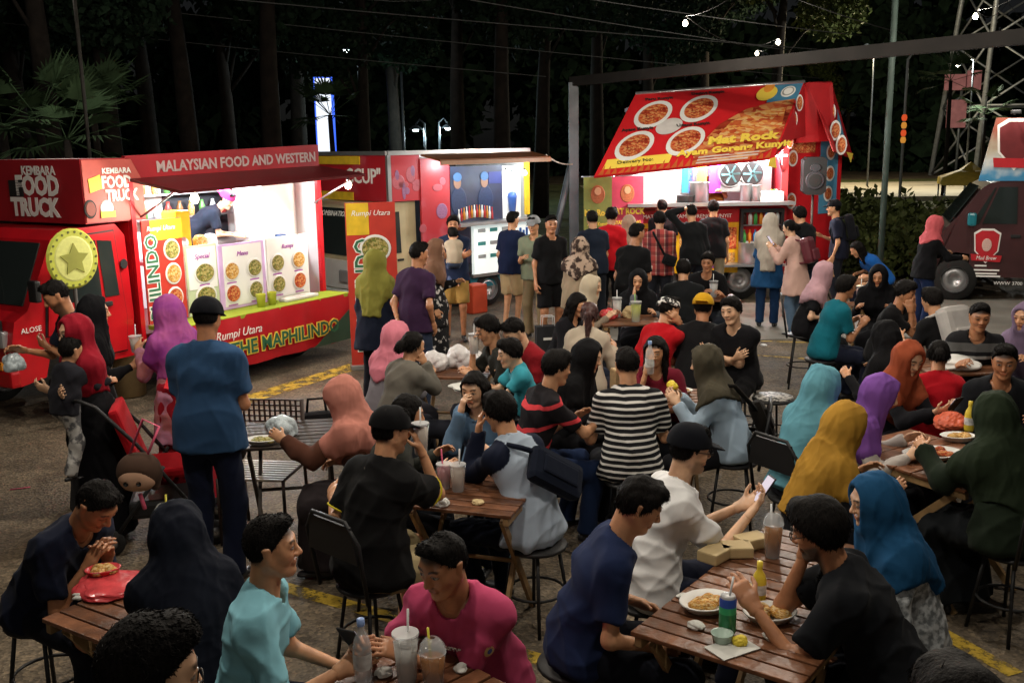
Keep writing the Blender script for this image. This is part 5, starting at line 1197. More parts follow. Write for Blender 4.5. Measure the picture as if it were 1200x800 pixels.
# rear flap and rear panel
R0, R1 = lp(946, 97, D0 + .4), lp(973, 96, D0 + 1.6); S0, S1 = lp(976, 178, D0 + .2), lp(999, 187, D0 + 1.3)
MB().quad(R0, R1, S1, S0, .02).build('rear_flap', mat('awning_red2'), t3)
MB().quad(lp(968, 125, D0 + .9), lp(980, 125, D0 + 1.4), lp(990, 165, D0 + .9), lp(978, 168, D0 + .5), .01).build('flap_stripe', mat('awning_blue'), t3)
for u, v, D in ((973, 132, .85), (979, 153, .75), (986, 170, .7)): q = lp(u, v, D0 + D - .35); disc('plate_picture', t3, q.x, q.y, q.z, .09, .16, WHITE); disc('food_picture', t3, q.x, q.y - .012, q.z, .065, .12, FOODR)
q = lp(997, 185, D0 + 1.0); MB()._add([lp(992, 178, D0 + .9), lp(1000, 180, D0 + 1.2), lp(997, 191, D0 + 1.0)], [(0, 1, 2)]).build('corner_tip', LETY, t3)
A0, A1 = lp(921, 160, D0 + .1), lp(988, 160, D0 + 1.1); B0, B1 = lp(921, 330, D0 + .1), lp(988, 322, D0 + 1.1)
A0.z = A1.z = 2.62; B0.z = B1.z = .45; B0.x, B0.y, B1.x, B1.y = A0.x, A0.y, A1.x, A1.y
rp = MB().quad(B0, B1, A1, A0, .04).build('rear_panel', mat('panel_red', 'b81a22', rough=.45, var=.08), t3)
def rpp(s_, z, off=.0): b = A0.lerp(A1, s_); n = (A1 - A0).cross(Vector((0, 0, 1))).normalized(); return Vector((b.x, b.y, z)) + n * off
def rpq(s0, s1, z0, z1, off, name, m): return MB().quad(rpp(s0, z0, off), rpp(s1, z0, off), rpp(s1, z1, off), rpp(s0, z1, off), .004).build(name, m, rp)
rpq(.60, .92, 1.30, 2.55, .008, 'blue_stripe', mat('awning_blue'))
def rpe(s_, z, r, name, m, off): n = 20; return MB()._add([rpp(s_ + r / (A1 - A0).length * math.cos(2 * math.pi * k / n), z + r * math.sin(2 * math.pi * k / n), off) for k in range(n)], [tuple(range(n))]).build(name, m, rp)
for s_, z in ((.12, 2.22), (.78, 2.30), (.78, 1.95), (.76, 1.62), (.12, 1.55)): rpe(s_, z, .13, 'plate_picture', WHITE, .012); rpe(s_, z, .095, 'food_picture', FOODR, .016)
for k in range(3): rpq(.2, .5, 1.02 - .06 * k, 1.05 - .06 * k, .008, 'small_print', LETW if k < 2 else LETY)
rpq(.1, .5, 2.30, 2.50, .008, 'food_picture', FOODR)
# loudspeaker on a pole stand
q = A.world(*lp(948, 330, D0 - .35)); sx_, sy_ = q[0], q[1]
fr = Frame((sx_, sy_), R(-8)); zs0, zs1 = fr.pix(948, 228)[1], fr.pix(948, 184)[1]
ls = empty('loudspeaker', (sx_, sy_, 0), R(-8)); hw = .5 * (fr.pix(962, 206)[0] - fr.pix(935, 206)[0])
MB().prism([(-hw, zs0 + .05), (-hw, zs1 - .04), (-hw * .7, zs1), (hw * .7, zs1), (hw, zs1 - .04), (hw, zs0 + .05), (hw * .6, zs0), (-hw * .6, zs0)], -.15, .17).build('cabinet', BLK, ls)
disc('woofer', ls, 0, -.152, zs0 + .22, .14, .14, mat('grille_dark', (.03, .03, .035), rough=.4, var=.3, scale=60), .012); disc('cone', ls, 0, -.165, zs0 + .22, .10, .10, RUB, .004); disc('tweeter', ls, 0, -.152, zs1 - .16, .08, .06, mat('grille_dark'), .012)
MB().tube([(0, 0, .5), (0, 0, zs0 + .02)], .02, 8).build('pole', DSTEEL, ls)
for k in range(3): a = k * 2.094 + .4; MB().tube([(0, 0, .75), (.4 * math.cos(a), .4 * math.sin(a), .02)], .013, 6).build('leg', DSTEEL, ls)
tag(ls, 'black loudspeaker on a pole stand at the end of the awning truck', 'loudspeaker')
# two hanging banners on stands beside the truck
for u0, u1, v0, D, hexc, lab, ink, w1, w2 in ((684, 717, 207, 15.3, '7c8a4a', 'green hanging banner with a figure emblem beside the awning truck', LETY, 'Mat Rock', 'Ayam Kunyit'), (716, 754, 206, 15.6, 'b2405a', 'pink banner with yellow lettering beside the awning truck', LETY, 'MAT ROCK', 'AYAM GORENG')):
    p = aty((u0 + u1) / 2, 345, D); fr = Frame(p, 0.0); b_ = empty('hanging_banner', (p[0], p[1], 0)); xa, xb = fr.pix(u0, 240)[0], fr.pix(u1, 240)[0]; zt_ = fr.pix((u0 + u1) / 2, v0)[1]
    panel('sheet', b_, xa, xb, .5, zt_, 0, mat('sheet_' + hexc, hexc, rough=.6, var=.15), .01); MB().tube([(xa - .04, 0, zt_), (xb + .04, 0, zt_)], .012, 6).build('rail', STAIN, b_); MB().tube([(0, .02, 0), (0, .02, zt_)], .012, 6).build('pole', STAIN, b_); MB().lathe([(0, 0), (.2, 0), (.2, .02), (0, .03)], n=16).build('foot', DSTEEL, b_, (0, .02, 0))
    text('lettering', w1, .13, ink, b_, ((xa + xb) / 2, -.008, zt_ - .55), (1, 0, 0), (0, 0, 1), bold=.006, sx=.8); text('lettering', w2, .08, ink, b_, ((xa + xb) / 2, -.008, zt_ - .72), (1, 0, 0), (0, 0, 1), sx=.75, bold=.003)
    disc('emblem', b_, (xa + xb) / 2, -.008, zt_ - .27, .11, .14, mat('emblem_brown', (.35, .12, .05), var=.3)); disc('emblem_head', b_, (xa + xb) / 2, -.015, zt_ - .22, .05, .06, mat('emblem_tan', (.6, .35, .2), var=.1)); panel('price_sheet', b_, xa + .04, xb - .04, .7, zt_ - .85, -.008, mat('print_white2', (.6, .6, .58), var=.3, scale=14), .004)
    tag(b_, lab, 'banner')

# ---------------------------------------------------------------- brown van
O4 = atz(1116, 352, 0); T4 = Frame(O4, R(-19)); t4 = T4.root('van'); P4 = T4.pix
BRN = paint('maroon_paint', '42282a', .28, .5); tag(t4, 'dark maroon van with a red shield crest and a painted roof sign', 'van')
wx = P4(1118, 333)[0]
zroof = P4(1175, 211)[1]; wz0 = P4(1170, 263)[1]; wz1 = P4(1170, 219)[1]
xA = P4(1163, 215)[0]; xB = P4(1104, 285)[0]
prof = [(xB - .10, .38), (xB - .14, .55), (xB - .14, .78), (xB - .08, .96), (xB + .04, wz0 - .06), (xB + .20, wz0 + .10), (lerp(xB + .20, xA - .10, .5), lerp(wz0 + .10, zroof - .10, .53)), (xA - .12, zroof - .11), (xA - .02, zroof - .045), (xA + .12, zroof - .012), (xA + .3, zroof), (4.0, zroof), (4.05, .40), (wx + .48, .38), (wx + .42, .58), (wx + .28, .72), (wx, .76), (wx - .26, .70), (wx - .38, .56), (wx - .42, .38)]
MB().prism(prof, .0, 1.65).build('body', BRN, t4)
dx0, dx1 = P4(1136, 300)[0], P4(1202, 300)[0] + .05
dr = MB().prism([(dx0, .45), (dx0, wz0 - .04), (xA - .02, zroof - .07), (dx1, zroof - .06), (dx1, .45)], -.006, .02).build('door', BRN, t4)
MB().prism([(P4(1151, 262)[0], wz0 + .01), (P4(1171, 221)[0], wz1), (P4(1193, 219)[0], wz1), (P4(1192, 260)[0], wz0 + .01)], -.014, .01).build('window', GLASS, dr)
MB().prism([(P4(1138, 264)[0], wz0 + .0), (P4(1166, 222)[0], wz1 - .01), (P4(1168, 222)[0], wz1 - .01), (P4(1147, 263)[0], wz0)], -.014, .01).build('quarter_window', GLASS, dr)
MB().quad((xB + .10, .12, wz0 + .02 - .0), (xB + .10, 1.53, wz0 + .02), (xA - .16, 1.45, zroof - .10), (xA - .16, .20, zroof - .10), .015).build('windscreen', GLASS, t4)
x, z = P4(1190, 277); MB().box((x, -.015, z), (.14, .03, .05), bev=.01).build('handle', BLK, dr)
x, z = P4(1139, 257, -.12); mr = MB(); mr.box((x, -.14, z), (.13, .10, .20), bev=.035); mr.tube([(x, -.1, z), (x + .04, .02, z)], .02, 6); mr.build('mirror', mat('mirror_teal', (.02, .16, .20), rough=.2, var=.1), t4)
for yy in (.2, 1.45): MB().box((xB - .08, yy, .86), (.22, .22, .2), bev=.06).build('headlight', CHROME, t4)
MB().box((xB - .15, .82, .48), (.10, 1.62, .2), bev=.03).build('bumper', BLK, t4)
wheel(t4, wx, .06, .33, .33); wheel(t4, wx, 1.55, .33, .33); wheel(t4, 3.2, .06, .33, .33); wheel(t4, 3.2, 1.55, .33, .33)
x, z = P4(1156, 290); sh_ = [(-.17, .20), (-.08, .26), (.08, .26), (.17, .20), (.15, -.05), (0, -.22), (-.15, -.05)]
MB().prism([(a * 1.12, b * 1.12) for a, b in sh_], -.014, -.008, c=(x, 0, z)).build('crest_border', LETW, dr); MB().prism(sh_, -.020, -.012, c=(x, 0, z)).build('crest', mat('crest_red', 'b5202a', var=.1), dr)
disc('crest_figure', dr, x, -.020, z + .04, .07, .10, mat('crest_pale', (.6, .4, .35), var=.2)); MB().prism([(-.22, -.10), (.22, -.12), (.20, -.22), (-.20, -.20)], -.028, -.020, c=(x, 0, z)).build('crest_ribbon', mat('crest_red'), dr)
text('lettering', 'Mad Brew', .085, LETW, dr, (x, -.032, z - .16), (1, 0, 0), (0, 0, 1), shear=.2, sx=.8)
for k, (u0, u1, v) in enumerate(((1142, 1156, 311), (1141, 1171, 316), (1140, 1168, 320), (1139, 1172, 323))):
    xa, z = P4(u0, v); xb, _ = P4(u1, v); panel('small_print', dr, xa, xb, z - .012, z + .012, -.012, LETW, .006)
text('lettering', 'WWW 3700', .075, LETW, dr, (P4(1181, 332)[0], -.012, P4(1181, 332)[1]), (1, 0, 0), (0, 0, 1))
sb = [P4(1147, 212), P4(1168, 138), P4(1215, 138), P4(1215, 212)]
rsn = MB().prism([(a, b) for a, b in sb], -.02, .06).build('roof_sign', node_mat('sign_sea', lambda t, tc, b: (lambda sp, n: ramp(t, math_n(t, 'ADD', math_n(t, 'MULTIPLY', sp.outputs['Z'], .9), math_n(t, 'MULTIPLY', n.outputs[0], .35)), [(.0, (.02, .12, .3)), (.25, (.05, .25, .45)), (.45, (.6, .62, .6)), (.65, (.45, .40, .3)), (.9, (.3, .08, .05))]))(
    (lambda sp, mp: (t.links.new(tc.outputs['Generated'], sp.inputs[0]), sp)[1])(t.nodes.new('ShaderNodeSeparateXYZ'), None), (lambda n: (setattr(n.inputs['Scale'], 'default_value', 5), t.links.new(tc.outputs['Generated'], n.inputs['Vector']), n)[2])(t.nodes.new('ShaderNodeTexNoise'))), .5, .3), t4)
x, z = P4(1190, 172); MB().prism([(a * 1.6, b * 1.6) for a, b in sh_], -.034, -.022, c=(x, 0, z)).build('crest_border', LETW, rsn); MB().prism([(a * 1.4, b * 1.4) for a, b in sh_], -.042, -.030, c=(x, 0, z)).build('crest', mat('crest_dark', '6a2226', var=.15), rsn); MB().prism([(-.30, -.16), (.30, -.18), (.28, -.32), (-.28, -.30)], -.050, -.040, c=(x, 0, z)).build('crest_ribbon', mat('crest_red'), rsn)
for xx in (P4(1160, 212)[0], P4(1200, 212)[0]): MB().tube([(xx, .03, zroof - .02), (xx, .03, zroof + .12)], .02, 6).build('bracket', DSTEEL, t4)
MB().tube([(P4(1185, 145)[0], -.35, P4(1185, 135)[1]), (P4(1185, 145)[0], .0, P4(1185, 132)[1])], .012, 6).build('lamp_arm', DSTEEL, t4)
lamp('sign_lamp', (P4(1185, 145)[0], -.5, P4(1185, 120)[1]), 16, NEUT, .05, t4); MB().box((P4(1185, 145)[0], -.42, P4(1185, 132)[1]), (.14, .08, .06), bev=.015).build('lamp_head', BLK, t4)
# ---------------------------------------------------------------- lamps: festoon strings, street lamps, park lamps, glowing column
festoon = []
for u, v, D, pw, r, lab in ((803, 28, 13, 45, .034, 'bare bulb on the wire above the plate awning'), (912, 50, 21, 60, .048, 'bare bulb above the awning ridge'), (887, 63, 24, 20, .045, 'small bulb behind the awning ridge'), (1143, 20, 14, 45, .036, 'bare bulb beside the pylon, above the crossbeam')):
    p = aty(u, v, D); festoon.append(p); bulb(tuple(p), lab, pw * 3, WARM, r)
# the same strings go on over the tables towards the viewer, save the last two
over = [(-2.6, 9.2, 4.0, 30), (2.6, 9.6, 4.2, 40), (-1.2, 6.4, 4.1, 40), (1.3, 6.4, 4.2, 42), (3.6, 6.6, 4.2, 32), (-3.2, 5.2, 4.0, 32), (-.6, 3.1, 4.1, 27), (1.7, 3.0, 4.1, 23), (5.6, 10.2, 4.3, 36), (-2.6, -2.4, 4.3, 13), (2.6, -2.6, 4.3, 13)]  # last two are unseen bulbs added behind the camera to light faces
for k, (x, y, z, pw) in enumerate(over):
    bulb((x, y, z), 'bare bulb strung high over ' + ['the broad yellow line', 'the round stool', 'the dark folding table', 'the striped shirt', 'the row of coloured headscarves', 'the red stroller', 'the pink football shirt', 'the beer can table', 'the teal shirt', 'the cropped-haired man, added as face fill', 'the tousled crown of hair, added as face fill'][k], pw * 4.3, WARM, .045)
def string(pts, lab):
    mb = MB(); P_ = [Vector(p) + Vector((0, 0, .09)) for p in pts]; full = []
    for a, b in zip(P_, P_[1:]):
        for t in np.linspace(0, 1, 9)[:-1]: full.append(a.lerp(b, t) - Vector((0, 0, .25 * 4 * t * (1 - t) * min(1, (b - a).length / 6))))
    full.append(P_[-1]); return tag(mb.tube(full, .005, 5).build('festoon_cable', mat('cable_black', (.008, .008, .008), rough=.8, var=0)), lab, 'cable')
string([over[6][:3], over[2][:3], over[0][:3], aty(560, -6, 20), aty(372, 30, 26)], 'bulb cable running back over the dark tables to the trees')
string([over[7][:3], over[3][:3], over[1][:3], festoon[0], festoon[1], festoon[2], aty(870, 80, 34)], 'bulb cable running back over the striped shirt to the awning ridge')
string([over[9][:3], over[10][:3], over[7][:3]], 'short bulb cable added to carry the face fill bulbs')
string([over[5][:3], over[6][:3], over[7][:3], over[4][:3], over[8][:3], festoon[3], aty(1180, 10, 17), aty(1240, 40, 30)], 'bulb cable looping over the near tables towards the pylon')
def street_lamp(u, v, D, pw, col, lab, arm=.5, m=BULBC, r=.12, pm=None, pr=.05):
    p = aty(u, v, D); e = empty('street_lamp', (p[0], p[1], 0)); z = p[2]
    MB().tube([(arm, 0, -.05), (arm, 0, z + .25), (arm * .5, 0, z + .42), (0, 0, z + .22)], pr, 7, r2=.03).build('pole', pm or STEEL, e)
    MB().lathe([(0, .2), (.10, .18), (.26, .06), (.27, .03), (0, .03)], n=14).build('lamp_shade', STEEL, e, (0, 0, z)); MB().lathe([(0, -.05), (r * .8, -.03), (r, .03), (0, .03)], n=12).build('lamp_glass', m, e, (0, 0, z))
    lamp('street_light', (0, 0, z - .15), pw, col, .12, e); return tag(e, lab, 'street lamp', 'street lamps')
street_lamp(487, 153, 40, 330, (.7, .95, 1), 'cool street lamp above the cup truck roof, beside a thin pole', .35)
street_lamp(525, 151, 41, 330, (.7, .95, 1), 'cool street lamp above the cup truck, over the poster window', -.35)
street_lamp(1120, 78, 46, 1700, (.95, .95, .85), 'tall street lamp shining inside the pylon', .8, BULBM)
street_lamp(1006, 62, 52, 2600, (1, .82, .5), 'tall street lamp over the lit road, beyond the steel pole', .8, BULBM)
street_lamp(50, -45, 16.8, 100, NEUT, 'dark lamp post added to light the fan palms', .45, pm=DSTEEL, pr=.032)  # added lamp, its head out of view, brightens the palm fronds
street_lamp(405, 60, 34, 150, (.8, .95, 1), 'street lamp half hidden behind the column fronds', .4)
x, y = at_px(478, 39); tag(MB().tube([(0, 0, -.05), (0, 0, 5.2)], .05, 7).build('pole', STEEL, None, (x, y, 0)), 'thin pale pole beside the cool street lamp', 'pole')
# red lanterns on a lamp post
p = aty(1064, 70, 33); e = empty('lantern_post', (p[0], p[1], 0)); MB().tube([(0, 0, -.05), (0, 0, p[2]), (.25, 0, p[2] + .35), (.5, 0, p[2] + .3)], .05, 7, r2=.03).build('pole', mat('pole_pale', (.35, .36, .36), rough=.5, var=.1), e)
LAN = mat('lantern_red', (.6, .06, .03), rough=.5, emit=(1, .12, .03), estr=.6, var=.1)
for k, v in enumerate((138, 147, 156, 164)):
    z = aty(1064, v, 33)[2]; MB().lathe([(.02, -.12), (.07, -.08), (.09, 0), (.07, .08), (.02, .12)], n=12).build('lantern', LAN if k % 2 == 0 else mat('lantern_gold', (.7, .35, .04), emit=(1, .4, .06), estr=.5, var=.1), e, (0, 0, z))
tag(e, 'lamp post hung with red and gold lanterns behind the hedge', 'lamp post')
# glowing white column
p = aty(383, 178, 46); e = empty('light_column', (p[0], p[1], 0)); zt_ = aty(383, 92, 46)[2]; hw = .5 * (aty(391, 130, 46)[0] - aty(373, 130, 46)[0])
MB().box((0, 0, zt_ / 2), (hw * 2, .5, zt_), bev=.05).build('panel', mat('column_glow', (.9, .9, .95), emit=(.86, .9, 1), estr=1.1, var=.03), e); MB().box((0, .02, zt_ / 2), (hw * 2 + .12, .42, zt_ + .1)).build('rim', mat('column_blue', (.05, .1, .6), emit=(.05, .15, 1), estr=1.2, var=0), e); MB().box((0, 0, .15), (hw * 2 + .3, .8, .3)).build('foot', STEEL, e)
tag(e, 'tall glowing white light column among the dark trees', 'light column')
# red neon sign board far behind the pylon
p = aty(1128, 115, 60); e = empty('sign_board', (p[0], p[1], 0)); MB().tube([(0, .2, -.05), (0, .2, p[2] + .5)], .08, 6).build('pole', STEEL, e)
for dx, dz, w_, h_ in ((-.5, .9, 1.2, .9), (.6, 1.0, .8, 1.1), (-.3, -.9, 1.1, 1.6)): MB().box((dx, 0, p[2] + dz), (w_, .15, h_)).build('panel', mat('sign_rose', (.22, .10, .11), rough=.5, emit=(.9, .3, .3), estr=.08, var=.3, scale=3), e)
tag(e, 'rose coloured sign boards on a pole seen through the pylon', 'sign')
# tent at the roadside
x, y = at_px(1130, 36); o = MB()
o.lathe([(0, 1.6), (.5, 1.3), (1.35, 1.05), (1.38, .8)], n=4); TE_ = mat('tent_yellow', (.72, .50, .08), rough=.6, var=.15)
e = empty('canopy_tent', (x, y, 0), .5); o.build('roof', TE_, e)
for k in range(4): a = k * math.pi / 2; MB().tube([(1.3 * math.cos(a), 1.3 * math.sin(a), -.02), (1.3 * math.cos(a), 1.3 * math.sin(a), .9)], .03, 6).build('leg', STAIN, e)
tag(e, 'yellow canopy tent by the lit road behind the van', 'tent')
# rope from the cup truck to the gantry post
cable(T2.world(xe, -.4, zr - .05), (p0[0], p0[1], aty(672, 192, p0[1])[2]), .06, .014, 'pale rope tied from the cup truck to the gantry post', mat('rope_pale', (.5, .47, .42), rough=.8, var=.1), 'rope')
# distant lit flats
WIN = mat('far_window', (.5, .5, .4), emit=(.75, .95, 1), estr=1.6, var=0)
for u, v0, v1, hw_, seed, lab in ((502, 118, 150, 3.0, 2, 'distant block of flats with a few cool lit windows behind the twin lamps'), (1010, 140, 178, 4.5, 4, 'distant block of flats with lit windows beyond the lit road')):
    p = aty(u, v0, 100); e = empty('apartment_block', (p[0], p[1], 0)); rs = random.Random(seed); zt_ = p[2]
    MB().box((0, 1.5, zt_ / 2), (hw_ * 2, 3, zt_)).build('wall', mat('far_wall', (.03, .04, .045), var=.2), e); MB().box((0, 1.5, zt_ + .15), (hw_ * 2 + .4, 3.4, .3)).build('roof', mat('far_wall'), e)
    for i in range(6):
        for j in range(4):
            m_ = WIN if rs.random() < .3 else mat('far_dark_glass', (.015, .02, .025), rough=.2, var=0)
            MB().box((-hw_ + hw_ * (i + .5) / 3, -.02, zt_ - .9 - 1.25 * j), (.5, .08, .7)).build('window', m_, e)
    tag(e, lab, 'building')
# ---------------------------------------------------------------- special cloths
def zstripe(key, stops, freq, axis='Z', rough=.9):
    def f(t, tc, b):
        sp = t.nodes.new('ShaderNodeSeparateXYZ'); t.links.new(tc.outputs['Object'], sp.inputs[0])
        return ramp(t, math_n(t, 'FRACT', math_n(t, 'MULTIPLY', sp.outputs[axis], freq)), stops, True)
    return node_mat(key, f, rough, .15)
M_STRIPE = zstripe('cloth_black_white_stripe', [(0, (.012, .012, .014)), (.62, (.62, .60, .57))], 27)
def _redstripe(t, tc, b):
    sp = t.nodes.new('ShaderNodeSeparateXYZ'); t.links.new(tc.outputs['Object'], sp.inputs[0])
    z = math_n(t, 'ADD', sp.outputs['Z'], math_n(t, 'MULTIPLY', sp.outputs['Y'], -.25))
    return ramp(t, math_n(t, 'FRACT', math_n(t, 'MULTIPLY', z, 7.5)), [(0, (.012, .010, .012)), (.80, (.62, .05, .06))], True)
M_RSTR = node_mat('cloth_red_stripe', _redstripe, .9, .15)
def _plaid(t, tc, b):
    sp = t.nodes.new('ShaderNodeSeparateXYZ'); t.links.new(tc.outputs['Object'], sp.inputs[0])
    a = ramp(t, math_n(t, 'FRACT', math_n(t, 'MULTIPLY', sp.outputs['X'], 9)), [(0, (.40, .10, .09)), (.5, (.50, .36, .30)), (.62, (.16, .05, .06))], True)
    c = ramp(t, math_n(t, 'FRACT', math_n(t, 'MULTIPLY', sp.outputs['Z'], 9)), [(0, (.9, .5, .5)), (.5, (1, 1, 1)), (.62, (.45, .3, .3))], True)
    mx = t.nodes.new('ShaderNodeMix'); mx.data_type = 'RGBA'; mx.blend_type = 'MULTIPLY'; mx.inputs['Factor'].default_value = .8
    t.links.new(a, mx.inputs['A']); t.links.new(c, mx.inputs['B']); return mx.outputs['Result']
M_PLAID = node_mat('cloth_plaid', _plaid, .9, .15)
def _blot(c0, c1, sc, lo=.45, hi=.55):
    def f(t, tc, b):
        n = t.nodes.new('ShaderNodeTexNoise'); n.inputs['Scale'].default_value = sc; n.inputs['Detail'].default_value = 4; t.links.new(tc.outputs['Object'], n.inputs['Vector'])
        return ramp(t, n.outputs[0], [(lo, c0), (hi, c1)])
    return f
M_FLORAL = node_mat('cloth_floral', _blot((.012, .012, .014), (.55, .52, .5), 16, .58, .62), .9); M_TIE = node_mat('cloth_tiedye', _blot('a86a6a', 'b8829a', 7), .9); M_TIEH = node_mat('cloth_purple_pink', _blot('8a3a8c', 'b05a90', 3.5, .4, .65), .85)
M_PATH = node_mat('cloth_pattern_scarf', _blot('3a2e2a', 'b09a88', 14, .46, .54), .9); M_BABY = node_mat('cloth_grey_blotch', _blot('5a5a5c', 'b0aeaa', 18), .9)
M_SILVER = node_mat('cloth_silver', _blot('6a6e70', 'c2c6c8', 34, .42, .6), .35, .6)
M_BAND = node_mat('bandana_print', _blot((.02, .02, .02), (.7, .68, .65), 40, .5, .54), .8)
def _raglan(t, tc, b):
    a = t.nodes.new('ShaderNodeVertexColor'); a.layer_name = 'Col'; return a.outputs[0]
M_RAG = node_mat('cloth_raglan', _raglan, .9, .15)
def _band(t, tc, b):
    sp = t.nodes.new('ShaderNodeSeparateXYZ'); t.links.new(tc.outputs['Object'], sp.inputs[0])
    return ramp(t, sp.outputs['Z'], [(0, (.013, .013, .015)), (.80, (.35, .34, .33)), (.825, (.013, .013, .015)), (.86, (.10, .10, .10)), (.93, (.013, .013, .015))], True)
M_BANDTEE = node_mat('cloth_band_tee', _band, .9, .15)
BK = '17171a'
P_ = person
# ---- standing, by the snack truck
P_('polo', 'bearded man in dark navy polo shirt holding out a bagged drink', (66, 347), 238, 'stand', 1.72, skin=S_TAN, look=(30, 0, 0), L='crossed', Rh=(.10, .42, 1.15), top=('181d2b', 'tee'), bottom=('1d2a44', 'pants'), beard=.75, lean=4)
P_('redhijab', 'woman in crimson hijab, glasses and black dress carrying a toddler', (86, 390), 222, 'stand', 1.56, True, S_LITE, look=(8, 0, 0), L='crossed', Rh='crossed', top=('16161a', 'long'), bottom=('131316', 'skirt'), hijab='8a1626', cape=.30, glasses=True, lean=2, slouch=6)
P_('abaya', 'woman in black hijab with a patterned bag beside the bearded man', (112, 366), 70, 'stand', 1.60, True, look=(5, 0, 0), L='down', Rh='hold', top=('121215', 'long'), bottom=('111114', 'skirt'), hijab='101013', cape=.32, lean=2, slouch=6)
P_('purple', 'woman in purple-pink hijab and tie-dyed tunic before the menu banner', (196, 366), 305, 'stand', 1.60, True, look=(8, 0, 0), L='holdhi', Rh='hold', top=('a86a6a', 'tunic'), topmat=M_TIE, bottom=('8e1a26', 'skirt'), hijab='8e4a86', hijmat=M_TIEH, cape=.36, backlen=.12, capet=.04, lean=3, slouch=8)
P_('bluetee', 'man in plain blue T-shirt and black cap with his back turned', (243, 374), 8, 'stand', 1.76, skin=S_TAN, look=(12, 0, 0), L='hold', Rh='hold', top=('2b4768', 'tee', .01), bottom=('161c30', 'pants'), cap=('121318', 0), hair='buzz', fat=1.02, lean=2, slouch=8)
# ---- standing, between the trucks
P_('olive', 'woman in olive hijab and dark top facing the roll-up banner', (440, 306), 14, 'stand', 1.58, True, look=(4, 0, 0), L='down', Rh='down', top=('1a2030', 'tunic'), bottom=('15171f', 'pants'), hijab='7d7a38', cape=.30, backlen=.08, capet=.03, lean=2, slouch=6)
P_('purpletee', 'man in dark purple T-shirt beside the woman in olive hijab', (491, 298), 38, 'stand', 1.70, skin=S_TAN, look=(6, 20, 0), L='behind', Rh='pocket', top=('38243f', 'tee'), bottom=('2a3346', 'pants'), lean=2, slouch=8)
P_('floral', 'woman in brown hijab and black floral dress behind the purple T-shirt', (512, 292), 95, 'stand', 1.55, True, look=(6, 0, 0), L='hold', Rh='down', top=(BK, 'tunic'), topmat=M_FLORAL, bottom=(BK, 'skirt'), botmat=M_FLORAL, hijab='7a5a48', lean=2, slouch=6)
P_('father', 'man in navy T-shirt and khaki shorts hugging a toddler to his chest', (531, 263), 176, 'stand', 1.70, skin=S_TAN, look=(4, 0, 0), L='crossed', Rh='crossed', top=('1e2942', 'tee'), bottom=('9a7b42', 'shorts'), hair='medium', lean=0, slouch=4)
P_('navy', 'young man in navy T-shirt and beige shorts before the glowing menu', (601, 258), 38, 'stand', 1.68, look=(4, 15, 0), L='down', Rh='hold', top=('1b2440', 'tee'), bottom=('b59c76', 'shorts'), lean=1, slouch=6)
P_('smiler', 'smiling man in black T-shirt and black shorts near the shopping bag', (646, 263), 158, 'stand', 1.72, skin=S_TAN, look=(4, 10, 0), L='down', Rh='down', top=('151517', 'tee'), bottom=('131315', 'shorts'), lean=0, slouch=6)
P_('greycap', 'person in pale cap and sage top behind the smiling man', (625, 264), 200, 'stand', 1.66, look=(8, 0, 0), L='down', Rh='hold', top=('7c8670', 'tee'), bottom=('8a7a5c', 'pants'), cap=('8a8d90', 0), lean=1, slouch=6)
P_('scarf', 'woman in printed headscarf and beige top among the queue', (680, 290), 18, 'stand', 1.56, True, look=(8, 0, 0), L='hold', Rh='hold', top=('988872', 'long', .01), bottom=('2b3a55', 'pants'), hijab='9a8470', hijmat=M_PATH, cape=.20, lean=3, slouch=8)
P_('greentee', 'man in dark slate T-shirt in front of the green hanging banner', (694, 257), 350, 'stand', 1.70, look=(4, 0, 0), L='down', Rh='hold', top=('1c2432', 'tee'), bottom=('20242c', 'pants'), lean=1)
P_('redtee', 'man in bright red T-shirt and black trousers in the queue', (717, 253), 22, 'stand', 1.72, look=(4, 10, 0), L='down', Rh='down', top=('bd1a24', 'tee'), bottom=('15161a', 'pants'), hair='medium', lean=1)
P_('beigehij', 'woman in beige hijab behind the bright red T-shirt', (737, 262), 15, 'stand', 1.58, True, look=(5, 0, 0), L='hold', Rh='hold', top=('a08a7a', 'tunic'), bottom=('2a2a30', 'pants'), hijab='b09684', cape=.34, lean=2)
P_('fade', 'man in black T-shirt with cropped hair beside the plaid shirt', (746, 274), 42, 'stand', 1.71, skin=S_TAN, look=(6, 15, 0), L='down', Rh='hold', top=('131416', 'tee'), bottom=('1a1c22', 'pants'), lean=2)
P_('plaid', 'man in red plaid shirt with a black strap across his back', (773, 258), 6, 'stand', 1.69, look=(10, 0, 0), L='hold', Rh='hold', top=('8a5a50', 'long'), topmat=M_PLAID, bottom=('1d1f26', 'pants'), hair='medium', lean=2)
P_('behindplaid', 'man in black T-shirt at the counter ahead of the plaid shirt', (776, 243), 0, 'stand', 1.73, look=(4, 0, 0), L='hold', Rh='hold', top=('15171b', 'tee'), bottom=('22252c', 'pants'), lean=1)
P_('longsleeve', 'man in black long sleeves with one hand raised to his head', (810, 249), 350, 'stand', 1.72, look=(2, 0, 0), L='headtop', Rh='down', top=('16181a', 'long'), bottom=('1b1e26', 'pants'), lean=1)
P_('counterman', 'man in black T-shirt and khaki trousers closest to the drinks chiller', (836, 244), 4, 'stand', 1.72, look=(2, 0, 0), L='hold', Rh='down', top=('17181b', 'tee'), bottom=('8c8068', 'pants'), hair='medium', lean=1)
P_('greyhij', 'woman in pale grey hijab, blue top and jeans at the drinks chiller', (903, 260), 18, 'stand', 1.60, True, look=(6, 0, 0), L='hold', Rh='hold', top=('24507e', 'tunic'), bottom=('1e3658', 'pants'), hijab='b2aa9e', cape=.42, backlen=.10, capet=.04, lean=2)
